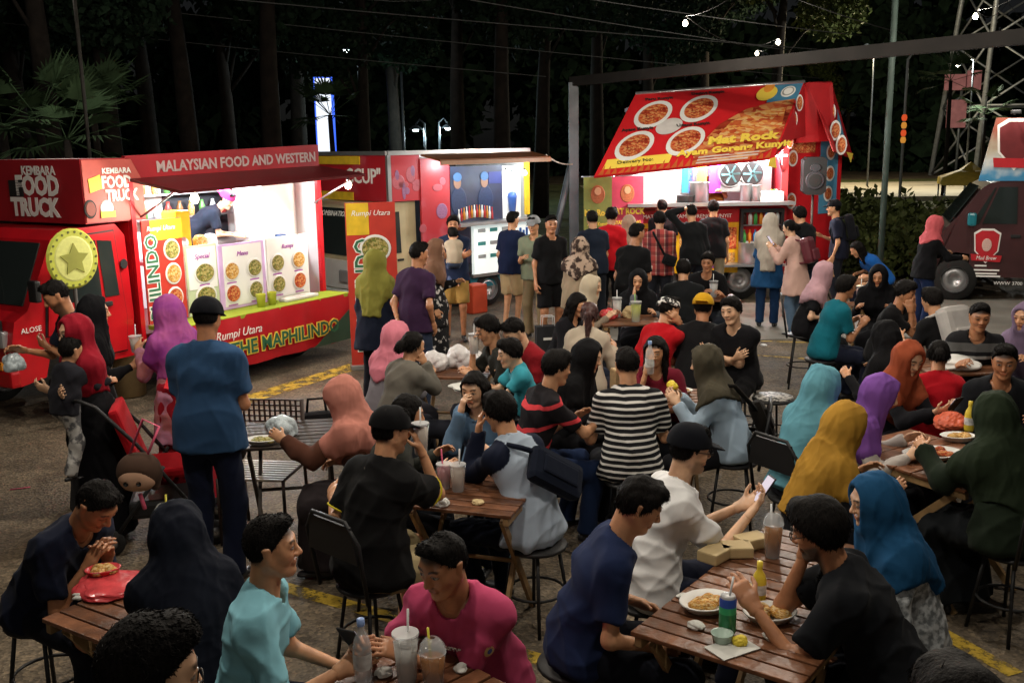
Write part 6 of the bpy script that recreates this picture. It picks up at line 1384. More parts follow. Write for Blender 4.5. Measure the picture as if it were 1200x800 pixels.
P_('backpackw', 'woman in pale pink blouse and jeans with a maroon backpack', (925, 267), 305, 'stand', 1.57, True, S_LITE, look=(14, 0, 0), L='holdhi', Rh='holdhi', top=('caa69a', 'tunic', .008), bottom=('566c84', 'pants'), hair='bun', lean=2)
P_('jacket', 'man in black jacket behind the maroon backpack', (937, 252), 325, 'stand', 1.71, look=(10, 0, 0), L='hold', Rh='hold', top=('121518', 'long', .012), bottom=('27344a', 'pants'), hair='medium', lean=2)
P_('navycap', 'man in navy cap and dark T-shirt beside the loudspeaker', (977, 244), 288, 'stand', 1.71, look=(2, 0, 0), L='down', Rh='hold', top=('1d2030', 'tee'), bottom=('22252e', 'pants'), cap=('101116', 0), beard=.4, lean=0)
P_('coral', 'woman in coral headscarf and black top beside the van wheel', (1097, 264), 82, 'stand', 1.60, True, look=(8, 0, 0), L='hold', Rh='fwd', top=('131316', 'long'), bottom=('1c2a4c', 'pants'), hijab='c05a60', cape=.12, lean=4)
# ---- crew in the trucks
wl = T1.world(rel(262, .62, 250), .68, 0)
P_('cook', 'cook in dark shirt and pink headwrap bending over the snack truck worktop', (265, 240), 75, 'stand', 1.62, True, S_LITE, look=(30, 35, 0), L=(.12, .55, 1.5), Rh=(.10, .55, 1.5), top=('1c2430', 'tee'), bottom=('1c2028', 'pants'), hair='short', cap=('c0407e', 1), lean=40, slouch=20, zoff=.67, loc=(wl[0] - .38, wl[1] + .0))
wl = T3.world(P3(836, 210, .8)[0], .85, 0)
P_('fryer', 'cook with bowed head behind the steel pots of the awning truck', (836, 212), 175, 'stand', 1.66, skin=S_TAN, look=(35, 0, 0), L='hold', Rh='hold', top=('7a4a20', 'tee'), bottom=('20242c', 'pants'), zoff=.61, lean=10, slouch=14, loc=(wl[0], wl[1]))
# ---- seated behind
P_('cream', 'seated woman in cream hijab at the table with the lime drink', (694, 336), 110, 'sit', 1.58, True, S_LITE, look=(10, 0, 0), L='table', Rh='tablein', top=('8a7c6c', 'long'), bottom=('26282e', 'skirt'), hijab='c2b49c')
P_('specs', 'seated woman with glasses and dark hair beside the cream hijab', (677, 357), 128, 'sit', 1.60, True, look=(20, 0, 0), top=('1a1a1e', 'long'), bottom=('2a3040', 'pants'), hair='long', glasses=True)
P_('pony', 'seated woman with reddish ponytail and cream cardigan', (691, 368), 20, 'sit', 1.60, True, look=(8, -10, 0), top=('b8ab98', 'long', .008), bottom=('25283a', 'pants'), hair='pony', cut='brown')
P_('blackface', 'seated woman in black hijab with grey sleeves behind the lime drink', (748, 329), 188, 'sit', 1.60, True, S_MED, look=(10, 5, 0), L='table', Rh='chin', top=('5c5d62', 'long'), bottom=('18181c', 'skirt'), hijab='131316')
P_('darkback', 'seated man in black shirt with his back to the yellow cap', (801, 316), 12, 'sit', 1.70, look=(8, 0, 0), top=('16181a', 'tee'), bottom=('20242c', 'pants'), hair='medium')
P_('facing', 'seated man in black T-shirt with an iced drink before the truck wheel', (829, 307), 190, 'sit', 1.72, skin=S_TAN, look=(12, 10, 0), L='table', Rh='tablein', top=('141416', 'tee'), bottom=('20242c', 'pants'), hair='medium')
P_('bandana', 'seated man in red T-shirt and printed bandana, hand at his cheek', (784, 363), 55, 'sit', 1.68, skin=S_MED, look=(12, 10, 0), L='lap', Rh='cheek', top=('b3161f', 'tee'), bottom=('20222a', 'pants'), band=M_BAND)
P_('yellowcap', 'stocky seated man in mustard cap worn backwards and black jersey', (824, 361), 18, 'sit', 1.72, skin=S_TAN, look=(12, 0, 0), top=('18181a', 'tee', .01), bottom=('1c1c22', 'pants'), hair='short', cap=('c0921f', 1), fat=1.12)
P_('laugh', 'laughing youngster in black shirt with arms folded beside the mustard cap', (857, 364), 222, 'sit', 1.64, skin=S_LITE, look=(8, 0, 8), L='crossed', Rh='crossed', top=('17171a', 'tee'), bottom=('121214', 'pants'), hair='medium', seat=.52)
# ---- seated, middle
P_('pinkh', 'seated woman in rose pink hijab beside the grey sweater', (465, 394), 38, 'sit', 1.60, True, look=(10, 0, 0), top=('77747a', 'long'), bottom=('26262c', 'skirt'), hijab='cc7888', cape=.22)
P_('bunh', 'seated woman with dark bun and grey sweater', (484, 405), 48, 'sit', 1.58, True, look=(10, 10, 0), top=('66625a', 'long', .008), bottom=('22242c', 'pants'), hair='bun', L='table', Rh='chin')
P_('dkgrey', 'seated man in charcoal shirt sipping a drink beside the maroon T-shirt', (572, 386), 248, 'sit', 1.70, look=(22, 0, 0), L='tablein', Rh='mouth', top=('2b2c28', 'tee'), bottom=('22242c', 'pants'), hair='medium')
P_('maroon', 'seated man in maroon T-shirt bending over the child', (603, 389), 240, 'sit', 1.70, skin=S_LITE, look=(38, 0, 0), L='tablein', Rh='table', top=('861a22', 'tee'), bottom=('22242c', 'pants'), hair='short', lean=16)
P_('child', 'small child in turquoise patterned shirt at the maroon man', (598, 414), 255, 'sit', 1.12, skin=S_LITE, look=(12, 0, 0), L='tablein', Rh='tablein', top=('3a94a4', 'tee'), bottom=('20304a', 'pants'), hair='medium', child=True, seat=.60)
P_('salmon', 'seated woman in salmon hijab and brown dress at the dark folding table', (399, 464), 282, 'sit', 1.60, True, look=(14, 0, 0), L='reach', Rh='lap', top=('57362a', 'long', .01), bottom=('2a2426', 'skirt'), hijab='b8786a', cape=.24, backlen=.06, capet=.03)
P_('blackpolo', 'heavy man in black polo with yellow trim and black cap, drinking', (458, 506), 42, 'sit', 1.76, skin=S_MED, look=(8, 15, 0), L=(.40, .10, .78), Rh='mouth', top=('131314', 'tee', .012), bottom=('a0906c', 'shorts'), hair='short', cap=('101012', 0), fat=1.12, trim='c9b81e', lean=6)
P_('longhair', 'seated woman with long dark hair beyond the black polo', (478, 484), 80, 'sit', 1.56, True, look=(16, 0, 0), top=('3a3c38', 'long'), bottom=('202228', 'pants'), hair='long')
P_('denim', 'seated woman in denim jacket and long dark hair covering her mouth', (556, 456), 205, 'sit', 1.60, True, S_LITE, look=(14, 0, 0), L='table', Rh='mouth', top=('5c7894', 'long', .006), bottom=('2c3a50', 'pants'), hair='long')
P_('raglan', 'seated man in pale raglan shirt with navy sleeves and a crossbody bag', (586, 483), 312, 'sit', 1.72, look=(14, 0, 0), L='mouth', Rh='table', top=('a4b2c2', 'long'), topmat=M_RAG, raglan=True, bottom=('141926', 'pants'), hair='medium', lean=14)
P_('redstripe', 'seated man in black T-shirt with bright red stripes', (652, 431), 72, 'sit', 1.70, skin=S_MED, look=(10, 0, 0), L='tablein', Rh='reach', top=(BK, 'tee'), topmat=M_RSTR, bottom=('1c2a48', 'pants'), hair='medium')
P_('blackhij', 'seated woman in black hijab with a paper bag beside the red stripes', (690, 418), 112, 'sit', 1.58, True, S_LITE, look=(18, 0, 0), L='tablein', Rh='table', top=('151518', 'long'), bottom=('141417', 'skirt'), hijab='121214', cape=.30)
P_('striped', 'seated man in black and white striped T-shirt seen from behind', (735, 428), 358, 'sit', 1.72, look=(10, 0, 0), top=(BK, 'tee', .004), topmat=M_STRIPE, bottom=('26282e', 'pants'), hair='short')
P_('bottlew', 'dark-haired woman drinking from a water bottle opposite the striped shirt', (768, 412), 200, 'sit', 1.60, True, look=(10, 0, 0), L='table', Rh='mouth', top=('6e1c2c', 'tee'), bottom=('26282e', 'pants'), hair='long')
P_('olive2', 'seated woman in dark olive hijab and pale blue top holding food', (826, 425), 284, 'sit', 1.62, True, S_LITE, look=(14, 0, 0), L='holdhi', Rh='holdhi', top=('9cb0c2', 'long', .006), bottom=('1c1c20', 'pants'), hijab='474236', cape=.16)
# ---- seated round the tables by the van
P_('ltblue', 'seated woman in sky blue hijab with her back turned', (965, 452), 58, 'sit', 1.60, True, look=(12, 0, 0), top=('2a2c34', 'long'), bottom=('1c1d24', 'skirt'), hijab='6098a8', cape=.34, backlen=.14, capet=.05)
P_('mustard', 'seated woman in mustard hijab beside the sky blue hijab', (993, 497), 84, 'sit', 1.60, True, look=(14, 0, 0), top=('17171b', 'long'), bottom=('17171b', 'skirt'), hijab='ad8232', cape=.32, backlen=.06, capet=.03)
P_('violet', 'seated woman in violet hijab with white sleeves', (1033, 462), 108, 'sit', 1.58, True, S_LITE, look=(22, 0, 0), top=('b9b2ac', 'long'), bottom=('1c1c22', 'skirt'), hijab='7c4f9e', cape=.30)
P_('rust', 'seated woman in rust hijab looking at the phone in her hands', (1066, 421), 152, 'sit', 1.60, True, S_LITE, look=(24, 10, 0), L='phone', Rh='phone', top=('1a1a1e', 'long'), bottom=('1c1c22', 'skirt'), hijab='94482e', cape=.30)
P_('darkgreen', 'person in very dark green hijab and coat, seen from behind', (1163, 486), 338, 'sit', 1.66, True, look=(10, 0, 0), L='reach', Rh='table', top=('1d261c', 'long', .02), bottom=('14171a', 'skirt'), hijab='222c1e', cape=.36, backlen=.1, capet=.05, fat=1.1)
P_('bluehij', 'seated woman in deep blue hijab and silver blouse', (1022, 588), 268, 'sit', 1.62, True, S_LITE, look=(12, 0, 0), L='table', Rh='lap', top=('8a8e90', 'long', .008), topmat=M_SILVER, bottom=('17171b', 'skirt'), hijab='1c4a70', cape=.24, backlen=.02, capet=.04)
P_('teal', 'seated man in teal shirt leaning to the small drinks table', (991, 337), 84, 'sit', 1.70, skin=S_TAN, look=(4, 0, 0), L='table', Rh='tablein', top=('125f6e', 'tee'), bottom=('1c2030', 'pants'), hair='medium')
P_('rosewoman', 'seated woman in dusty rose hijab and black dress on a tall stool', (967, 320), 104, 'sit', 1.58, True, S_LITE, look=(8, 0, 0), L='lap', Rh='lap', top=('151518', 'tee'), bottom=('131316', 'skirt'), hijab='b8929a', cape=.22, seat=.56)
P_('shade', 'seated woman in black hijab behind the small drinks table', (1029, 324), 205, 'sit', 1.60, True, S_TAN, look=(14, 0, 0), top=('121215', 'long'), bottom=('131316', 'skirt'), hijab='101013')
P_('brightblue', 'person in bright blue T-shirt bending beside the bushes', (1004, 292), 262, 'sit', 1.66, look=(32, 0, 0), L='knee', Rh='knee', top=('1e5eae', 'tee'), bottom=('1c2030', 'pants'), hair='long', lean=34, slouch=22)
P_('clasp', 'seated man in black with hands clasped at his chin', (1061, 343), 128, 'sit', 1.68, skin=S_TAN, look=(14, 0, 0), L='chin', Rh='chin', top=('151517', 'tee'), bottom=('1c1c22', 'pants'), hair='medium')
P_('whitepack', 'seated youngster in black wearing a pale grey backpack', (1092, 352), 335, 'sit', 1.66, look=(10, 0, 0), top=('151517', 'tee'), bottom=('1c1c22', 'pants'), hair='medium')
P_('bandtee', 'seated man in black T-shirt with a grey chest band', (1148, 372), 192, 'sit', 1.70, skin=S_TAN, look=(10, 0, 0), top=(BK, 'tee'), topmat=M_BANDTEE, bottom=('1c1c22', 'pants'), hair='short')
P_('darkman', 'seated man with short dark hair behind the dark green hijab', (1177, 424), 196, 'sit', 1.70, skin=S_TAN, look=(12, 10, 0), top=('1a1c20', 'tee'), bottom=('1c1c22', 'pants'), hair='short')
P_('mauve', 'seated woman in mauve hijab behind the grey chest band', (1200, 372), 235, 'sit', 1.60, True, look=(8, 0, 0), top=('6a5a6c', 'long'), bottom=('22222a', 'skirt'), hijab='76647c', cape=.32)
P_('blackbackw', 'seated woman in black hijab seen from behind, next to the teal shirt', (1036, 394), 332, 'sit', 1.60, True, look=(10, 0, 0), top=('131316', 'long'), bottom=('131316', 'skirt'), hijab='121214', cape=.34, backlen=.12, capet=.05)
P_('redkid', 'person in scarlet shirt half hidden by the rust hijab', (1100, 416), 20, 'sit', 1.50, True, look=(20, 0, 0), top=('a81420', 'tee'), bottom=('22222a', 'pants'), hair='bun')
# ---- nearest tables
P_('eater', 'man in navy T-shirt bowed over red food wrap at the small table', (112, 592), 112, 'sit', 1.70, skin=S_TAN, look=(42, 0, 0), L='tablein', Rh='tablein', top=('161b2c', 'tee'), bottom=('14161e', 'pants'), lean=22, slouch=24, hair='short')
P_('blackcup', 'woman in black hijab raising a lidded drink at the small table', (206, 622), 330, 'sit', 1.60, True, look=(12, 0, 0), L='mouth', Rh='lap', top=('131620', 'long', .008), bottom=('101218', 'skirt'), hijab='131722', cape=.32, backlen=.14, capet=.06)
P_('cropped', 'cropped-haired man with glasses standing beside the small table', (172, 790), 62, 'stand', 1.78, skin=S_LITE, L='down', Rh='down', look=(16, 0, 0), top=('1c1e24', 'tee'), bottom=('1c1c22', 'pants'), hair='short', glasses=True)
P_('cyan', 'young man in pale cyan T-shirt with undercut hair', (318, 642), 84, 'sit', 1.72, skin=S_MED, look=(0, 0, 0), L='knee', Rh='table', top=('82bccb', 'tee'), bottom=('1c2030', 'pants'), hair='short', lean=4, slouch=10)
P_('pinktee', 'young man in pink football T-shirt reading his phone', (520, 662), 206, 'sit', 1.70, skin=S_TAN, look=(17, 14, 0), L=(-.10, .40, .81), Rh=(.26, .40, .81), top=('b8466a', 'tee'), bottom=('1c1f2a', 'pants'), hair='short', lean=18, slouch=14)
P_('navyfront', 'man in navy T-shirt with tousled hair at the slatted table', (748, 592), 92, 'sit', 1.72, skin=S_MED, look=(28, 0, 0), L='lap', Rh=(.10, .32, .58), top=('1f2a4a', 'tee'), bottom=('14161e', 'pants'), hair='medium', lean=10, slouch=18)
P_('whitetee', 'man in white T-shirt and black cap holding up a phone', (808, 528), 80, 'sit', 1.74, skin=S_LITE, look=(8, 0, 0), L='phone', Rh='phone', top=('e6e6e6', 'tee'), bottom=('1c2030', 'pants'), cap=('14161c', 0), hair='short', beard=.6, glasses=True, lean=8)
P_('beard', 'bearded man in black T-shirt and glasses eating a wrapped snack', (958, 622), 290, 'sit', 1.76, skin=S_TAN, look=(18, 0, 0), L='reach', Rh=(.06, .34, 1.02), top=('14161a', 'tee', .006), bottom=('16181f', 'pants'), hair='medium', hairvol=.018, beard=.95, glasses=True, lean=20, slouch=14, fat=1.06)
P_('crown', 'person with dark tousled hair just below the silver blouse', (1125, 852), 350, 'stand', 1.74, L='down', Rh='down', look=(8, 0, 0), top=('1c1c20', 'tee'), bottom=('1c1c22', 'pants'), hair='medium')
# toddlers held in arms
q = wpt('redhijab', np.array([-.06, .20, 0])); P_('toddler', 'toddler with dark hair and grey blotched leggings carried by the crimson hijab', (0, 0), 35, 'stand', .90, look=(4, 10, 0), L='hold', Rh='hold', top=('24242a', 'long'), bottom=('8a8a8c', 'pants'), botmat=M_BABY, hair='short', child=True, zoff=.48, feet=((.10, .06), (-.02, 0)), lean=6, loc=(q[0], q[1]))
q = wpt('father', np.array([.0, .20, 0])); P_('baby', 'toddler in beige top held by the khaki shorts man', (0, 0), 350, 'stand', .82, look=(4, 0, 0), L='fwd', Rh='fwd', top=('a89c88', 'long'), bottom=('4a5a78', 'pants'), hair='short', child=True, zoff=.66, feet=((.08, .08), (.08, .08)), lean=6, loc=(q[0], q[1]))
# ---------------------------------------------------------------- furniture
WOOD = mat('table_wood', (.15, .062, .03), rough=.36, var=.45, scale=14, bump=.25, bscale=30, rnd=.35); WOODL = mat('frame_wood', (.32, .20, .09), rough=.55, var=.25, scale=12, bump=.2, bscale=30); WOODD = mat('dark_wood', (.035, .025, .02), rough=.5, var=.3, scale=12)
def box_mesh(name, size, bev=.004): return MB().box((0, 0, 0), size, bev=bev).mesh(name)
SLAT = {}
def table(px, py, rz, lab, w_=.62, d_=.62, m=WOOD, fm=WOODL, n=8, H=.745):
    e = empty('folding_table', (px, py, 0), rz)
    key = (w_, d_, n)
    if key not in SLAT: SLAT[key] = box_mesh('slat', (w_, d_ / n - .011, .018))
    for k in range(n):
        o = link('slat', SLAT[key], None, e, (0, -d_ / 2 + d_ / n * (k + .5), H - .009 + .001 * math.sin(k * 5)))
        if not SLAT[key].materials: SLAT[key].materials.append(m)
        o.material_slots[0].link = 'OBJECT'; o.material_slots[0].material = m
    for sx in (-1, 1): MB().box((sx * (w_ / 2 - .03), 0, H - .04), (.03, d_ - .02, .04), bev=.004).build('rail', fm, e)
    for sx in (-1, 1):
        x = sx * (w_ / 2 - .065)
        for s_ in (-1, 1):
            a = Vector((x - .022 * sx * (s_ > 0), -s_ * d_ * .42, .0)); b = Vector((x - .022 * sx * (s_ > 0), s_ * d_ * .40, H - .05)); d = b - a
            MB().box(tuple((a + b) / 2), (.02, .042, d.length), M=Matrix.Rotation(-math.atan2(d.y, d.z), 3, 'X')).build('leg', fm, e)
    MB().tube([(-w_ / 2 + .08, 0, H * .5), (w_ / 2 - .08, 0, H * .5)], .012, 8).build('crossbar', fm, e)
    return tag(e, lab, 'table', 'folding dining tables')
def zpx(u, v, z=.745): q = atz(u, v, z); return q[0], q[1]
TAB = {}
def tb(key, x, y, rz, lab, **k): TAB[key] = (x, y, rz); return table(x, y, R(rz), lab, **k)
tb('A', -1.44, 3.72, -32, 'brown slatted table with pale frame under the red food wrap')
tb('B', -.36, 2.98, 45, 'reddish slatted table under the water bottle and iced cups')
tb('C', .88, 3.50, -37, 'slatted table with pale frame holding the beer can and lemon', w_=.66, d_=.64)
tb('C2', 1.27, 4.02, -37, 'slatted table of boxed snacks in front of the silver blouse', w_=.66, d_=.64)
tb('D', -.22, 5.02, -18, 'pale-framed slatted table between the black polo and the raglan shirt')
tb('E', -1.42, 6.15, 8, 'dark folding table in front of the salmon hijab', m=WOODD, fm=WOODD)
x, y = zpx(738, 376); tb('F', x, y + .1, 4, 'table with the lime drink in front of the cream hijab')
x, y = zpx(1100, 538); tb('G', x, y + .05, 30, 'table with the white food tray beside the violet hijab', w_=.7, d_=.9)
x, y = zpx(1022, 357); tb('H', x, y, 5, 'small drinks table behind the teal shirt', w_=.5, d_=.5)
x, y = zpx(535, 432); tb('I', x, y, -10, 'table covered in white food bags beside the grey sweater')
x, y = zpx(772, 470); tb('J', x, y + .05, 0, 'table between the striped shirt and the olive hijab', w_=.7)
x, y = zpx(1115, 428); tb('K', x, y, 10, 'table with a white packet in front of the grey chest band')
x, y = zpx(838, 348); tb('L', x, y, 0, 'small table with one iced drink before the truck wheel', w_=.5, d_=.5)
x, y = zpx(815, 395); tb('M', x, y + .1, 20, 'table half hidden behind the mustard cap', w_=.6, d_=.6)
# stools and chairs under everyone who sits
def stool_parts(H, name='stool', back=False):
    e = empty(name, (0, 0, 0))
    MB().lathe([(0, H - .02), (.165, H - .02), (.172, H - .01), (.165, H + .002), (0, H + .005)], n=24).build('seat', BLK, e)
    for k in range(4): a = math.pi / 4 + k * math.pi / 2; MB().tube([(.12 * math.cos(a), .12 * math.sin(a), H - .02), (.19 * math.cos(a), .19 * math.sin(a), 0)], .010, 7).build('leg', BLK, e)
    MB().tube([(.155 * math.cos(t), .155 * math.sin(t), H * .42) for t in np.linspace(0, 2 * math.pi, 21)], .008, 6, False).build('foot_ring', BLK, e)
    if back:
        mb = MB(); mb.tube([(-.18, -.17, H - .01), (-.19, -.22, H + .30), (-.12, -.235, H + .40), (.12, -.235, H + .40), (.19, -.22, H + .30), (.18, -.17, H - .01)], .011, 7); mb.build('back_frame', BLK, e)
        MB().quad((-.18, -.222, H + .20), (.18, -.222, H + .20), (.15, -.236, H + .38), (-.15, -.236, H + .38), .012).build('backrest', BLK, e)
    return e
PROTO = {}
SHORT = {'cream': 'cream hijab', 'specs': 'woman with glasses and long hair', 'pony': 'reddish ponytail', 'blackface': 'grey sleeves', 'darkback': 'man turned from the mustard cap', 'facing': 'man with the iced drink', 'bandana': 'printed bandana', 'yellowcap': 'mustard cap', 'laugh': 'laughing youngster', 'pinkh': 'rose pink hijab', 'bunh': 'dark bun', 'dkgrey': 'charcoal shirt', 'maroon': 'maroon T-shirt', 'child': 'turquoise child', 'salmon': 'salmon hijab', 'blackpolo': 'black polo', 'longhair': 'long-haired woman by the black polo', 'denim': 'denim jacket', 'raglan': 'raglan shirt', 'redstripe': 'red-striped shirt', 'blackhij': 'woman with the paper bag', 'striped': 'black and white stripes', 'bottlew': 'woman with the water bottle', 'olive2': 'pale blue top', 'ltblue': 'sky blue hijab', 'mustard': 'mustard hijab', 'violet': 'violet hijab', 'rust': 'rust hijab', 'darkgreen': 'dark green hijab', 'bluehij': 'silver blouse', 'teal': 'teal shirt', 'rosewoman': 'dusty rose hijab', 'shade': 'black hijab at the drinks table', 'brightblue': 'bright blue T-shirt', 'clasp': 'man with clasped hands', 'whitepack': 'pale grey backpack', 'bandtee': 'grey chest band', 'darkman': 'man behind the dark green hijab', 'mauve': 'mauve hijab', 'blackbackw': 'black hijab next to the teal shirt', 'redkid': 'scarlet shirt', 'eater': 'bowed man in navy', 'blackcup': 'black hijab with the raised drink', 'cyan': 'pale cyan T-shirt', 'pinktee': 'pink football T-shirt', 'navyfront': 'navy T-shirt with tousled hair', 'whitetee': 'white T-shirt and cap', 'beard': 'bearded man'}
for k, d in PEOPLE.items():
    if k not in SHORT: continue
    back = k in ('blackpolo', 'olive2', 'salmon', 'ltblue', 'rosewoman', 'darkgreen'); key = (round(d['seat'], 2), back)
    nm = 'chair' if back else 'stool'; lab = 'black metal %s under the %s' % (nm, SHORT[k])
    if key not in PROTO: o = stool_parts(d['seat'] + .0, nm, back); o.location = (d['loc'][0], d['loc'][1], 0); o.rotation_euler = (0, 0, d['rz']); PROTO[key] = o; o['label'] = lab
    else: o = dup(PROTO[key], (d['loc'][0], d['loc'][1], 0), d['rz'], label=lab)
    tag(o, None, nm, 'black metal seats at the tables')
def free_stool(u, v, lab, H=.46, top=None):
    q = atz(u, v, H); o = dup(PROTO[(.46, False)], (q[0], q[1], 0), .3, label=lab); return tag(o, None, 'stool', 'black metal seats at the tables')
o = free_stool(906, 466, 'empty round stool with pale patterned top standing alone')
MB().lathe([(0, .005), (.160, .004), (.160, -.004), (0, -.004)], n=24).build('seat_pad', node_mat('stool_pad', _blot((.05, .05, .05), (.45, .43, .4), 26, .45, .55), .5), o, (0, 0, .47))
# perforated steel chair and bench at the dark folding table
x, y = zpx(312, 490, .75); e = empty('chair', (x, y - .20, 0), R(172)); PERF = mat('perforated_brown', (.035, .02, .015), rough=.5, var=.15)
def perf_panel(mb, x0, x1, z0, z1, nx, nz, P):
    """flat panel with rows of square holes"""
    for i in range(nx + 1): u = x0 + (x1 - x0) * i / nx; mb.box(P(u, (z0 + z1) / 2), (.012, .008, z1 - z0))
    for j in range(nz + 1): v = z0 + (z1 - z0) * j / nz; mb.box(P((x0 + x1) / 2, v), (x1 - x0 + .012, .010, .010))
mb = MB(); perf_panel(mb, -.22, .22, .62, .88, 12, 7, lambda a, b: (a, -.20, b)); mb.build('backrest', PERF, e)
for k in range(9): MB().box((0, -.18 + .045 * k, .45), (.44, .028, .016), bev=.004).build('seat_slat', mat('seat_pale', (.42, .36, .28), rough=.4, var=.1), e)
for sx in (-1, 1):
    MB().tube([(sx * .22, .20, 0), (sx * .22, .20, .45), (sx * .22, -.20, .45)], .012, 7).build('leg', PERF, e); MB().tube([(sx * .22, -.24, 0), (sx * .22, -.20, .45), (sx * .23, -.20, .89)], .012, 7).build('leg', PERF, e)
tag(e, 'dark chair with perforated back beside the dark folding table', 'chair')

# ---------------------------------------------------------------- food and drink
CLEAR = mat('clear_plastic', (.75, .78, .8), rough=.12, alpha=.34, spec=.6, var=0); MILK = mat('milk_drink', (.62, .55, .48), rough=.25, var=.08); ICE = mat('ice_drink', (.70, .71, .69), rough=.2, var=.15, scale=40); LIME = mat('lime_iced', (.52, .55, .10), rough=.2, var=.1); PINKD = mat('pink_drink', (.5, .25, .28), rough=.2, var=.1); TEA = mat('tea_drink', (.35, .15, .05), rough=.2, var=.1)
STR = {c: mat('straw_' + c, v, rough=.4, var=0) for c, v in {'yellow': (.75, .65, .08), 'pink': (.75, .12, .22), 'white': (.75, .75, .75), 'blue': (.2, .3, .55), 'green': (.3, .6, .15)}.items()}
def cup(loc, lab, drink=ICE, straw='white', h=.15, r=.042, dome=False, tilt=0):
    e = empty('drink_cup', tuple(loc), random.uniform(0, 6)); 
    MB().lathe([(0, .004), (r * .72, .004), (r * .94, h * .86), (0, h * .86)], n=18).build('drink', drink, e)
    MB().lathe([(r * .76, 0), (r * 1.03, h), (r * 1.08, h), (r * 1.08, h + .006), (r * 1.0, h + .006)], n=18).build('cup_wall', CLEAR, e)
    if dome: MB().lathe([(r * 1.08, h + .004), (r * .95, h + .03), (r * .6, h + .05), (r * .25, h + .055)], n=16).build('lid', CLEAR, e)
    else: MB().lathe([(r * 1.06, h + .008), (0, h + .008)], n=18).build('lid', mat('lid_frost', (.7, .7, .7), rough=.3, alpha=.6, var=0), e)
    MB().tube([(.004, 0, h * .3), (.012, .005, h + .09)], .0042, 6).build('straw', STR[straw], e)
    return tag(e, lab, 'cup')
def on(u, v, lab, **k): x, y = zpx(u, v); return cup((x, y, .747), lab, **k)
def bottle(loc, lab, m=CLEAR, capm=None, h=.21, r=.032):
    e = empty('bottle', tuple(loc)); MB().lathe([(0, 0), (r * .9, 0), (r, .01), (r, h * .62), (r * .8, h * .76), (r * .38, h * .9), (r * .38, h)], n=16).build('glass', m, e)
    MB().lathe([(r * .42, h - .004), (r * .42, h + .02), (0, h + .02)], n=12).build('cap', capm or STR['blue'], e); MB().lathe([(r * 1.02, h * .25), (r * 1.02, h * .52)], n=16).build('wrapper', mat('wrap_white', (.6, .62, .62), rough=.4, var=.3, scale=40), e)
    return tag(e, lab, 'bottle')
def tray(loc, lab, m=None, rz=0, w_=.2, d_=.14, food=FOODY):
    e = empty('food_tray', tuple(loc), rz); MB().lathe([(0, .004), (.8, .004), (1.0, .03), (1.06, .032), (1.0, .036), (.78, .010), (0, .010)], n=20, sx=w_ / 2, sy=d_ / 2).build('dish', m or mat('foam_white', (.7, .69, .66), rough=.6, var=.05), e)
    mb = MB(); rs = random.Random(int(abs(loc[0]) * 1000)); 
    for k in range(9): mb.lathe([(0, .0), (.028, .004), (.03, .016), (.016, .028), (0, .03)], (rs.uniform(-.28, .28) * w_, rs.uniform(-.25, .25) * d_, .010 + .006 * rs.random()), n=8)
    mb.build('food', food, e); return tag(e, lab, 'food tray')
def crumple(loc, lab, m, r=.1, flat=.4, seed=1, name='food_wrap', cat='food wrap'):
    bm = bmesh.new(); bmesh.ops.create_icosphere(bm, subdivisions=4, radius=r); rs = np.random.RandomState(seed); w1 = rs.normal(size=(10, 3)) * np.array([2.4] * 4 + [5.5] * 6)[:, None] / r; ph = rs.uniform(0, 6, 10); am = np.array([1.0] * 4 + [.3] * 6)
    for v in bm.verts:
        p = np.array(v.co); a = float((np.abs(np.sin(w1 @ p * .5 + ph)) * am).sum()) / 5.8 - .58
        v.co *= 1 + a * .95; v.co.z = max(v.co.z * flat, -r * flat * .6) + r * flat * .6
    me = bpy.data.meshes.new(name); bm.to_mesh(me); bm.free(); return tag(link(name, me, m, None, tuple(loc)), lab, cat)
T = .747
# reddish table
x, y = zpx(426, 798); bottle((x, y, T), 'clear water bottle on the reddish table', CLEAR)
on(477, 797, 'tall frosted cup with white straw on the reddish table', drink=ICE, h=.17, r=.044); on(508, 803, 'dome-lidded iced tea with yellow straw on the reddish table', drink=TEA, straw='yellow', dome=True, h=.12, r=.044)
# beer can table
x, y = zpx(852, 742); e = empty('drink_can', (x, y, T)); MB().lathe([(0, 0), (.026, 0), (.032, .012), (.032, .135), (.027, .150), (.026, .154), (0, .150)], n=20).build('body', node_mat('can_green', lambda t, tc, b: (lambda sp: (t.links.new(tc.outputs['Generated'], sp.inputs[0]), ramp(t, sp.outputs['Z'], [(0, (.02, .22, .08)), (.55, (.05, .45, .18)), (.72, (.04, .10, .45)), (.93, (.5, .5, .5))], True))[1])(t.nodes.new('ShaderNodeSeparateXYZ')), .3, .6), e); MB().tube([(.005, 0, .14), (.02, .01, .22)], .004, 6).build('straw', STR['white'], e); tag(e, 'green and blue drink can with a straw on the slatted table', 'can')
x, y = zpx(846, 752); o = MB().lathe([(0, 0), (.032, 0), (.04, .035), (.042, .036), (.036, .034), (.03, .012), (0, .012)], n=18).build('sauce_tub', mat('tub_green', (.45, .58, .5), rough=.3, var=.05), None, (x, y, T)); tag(o, 'small pale green sauce tub beside the lemon', 'tub')
x, y = zpx(867, 756); crumple((x, y, T + .004), 'yellow lemon wedge on the napkin', mat('lemon', (.75, .58, .05), rough=.5, var=.1), .024, .8, 3, 'lemon_wedge', 'lemon'); x2, y2 = zpx(858, 760); o = MB().box((0, 0, 0), (.17, .11, .003)).build('napkin', mat('napkin_white', (.62, .62, .58), rough=.8, var=.05), None, (x2, y2, T + .003), (0, 0, .5)); tag(o, 'white napkin under the sauce tub and lemon', 'napkin')
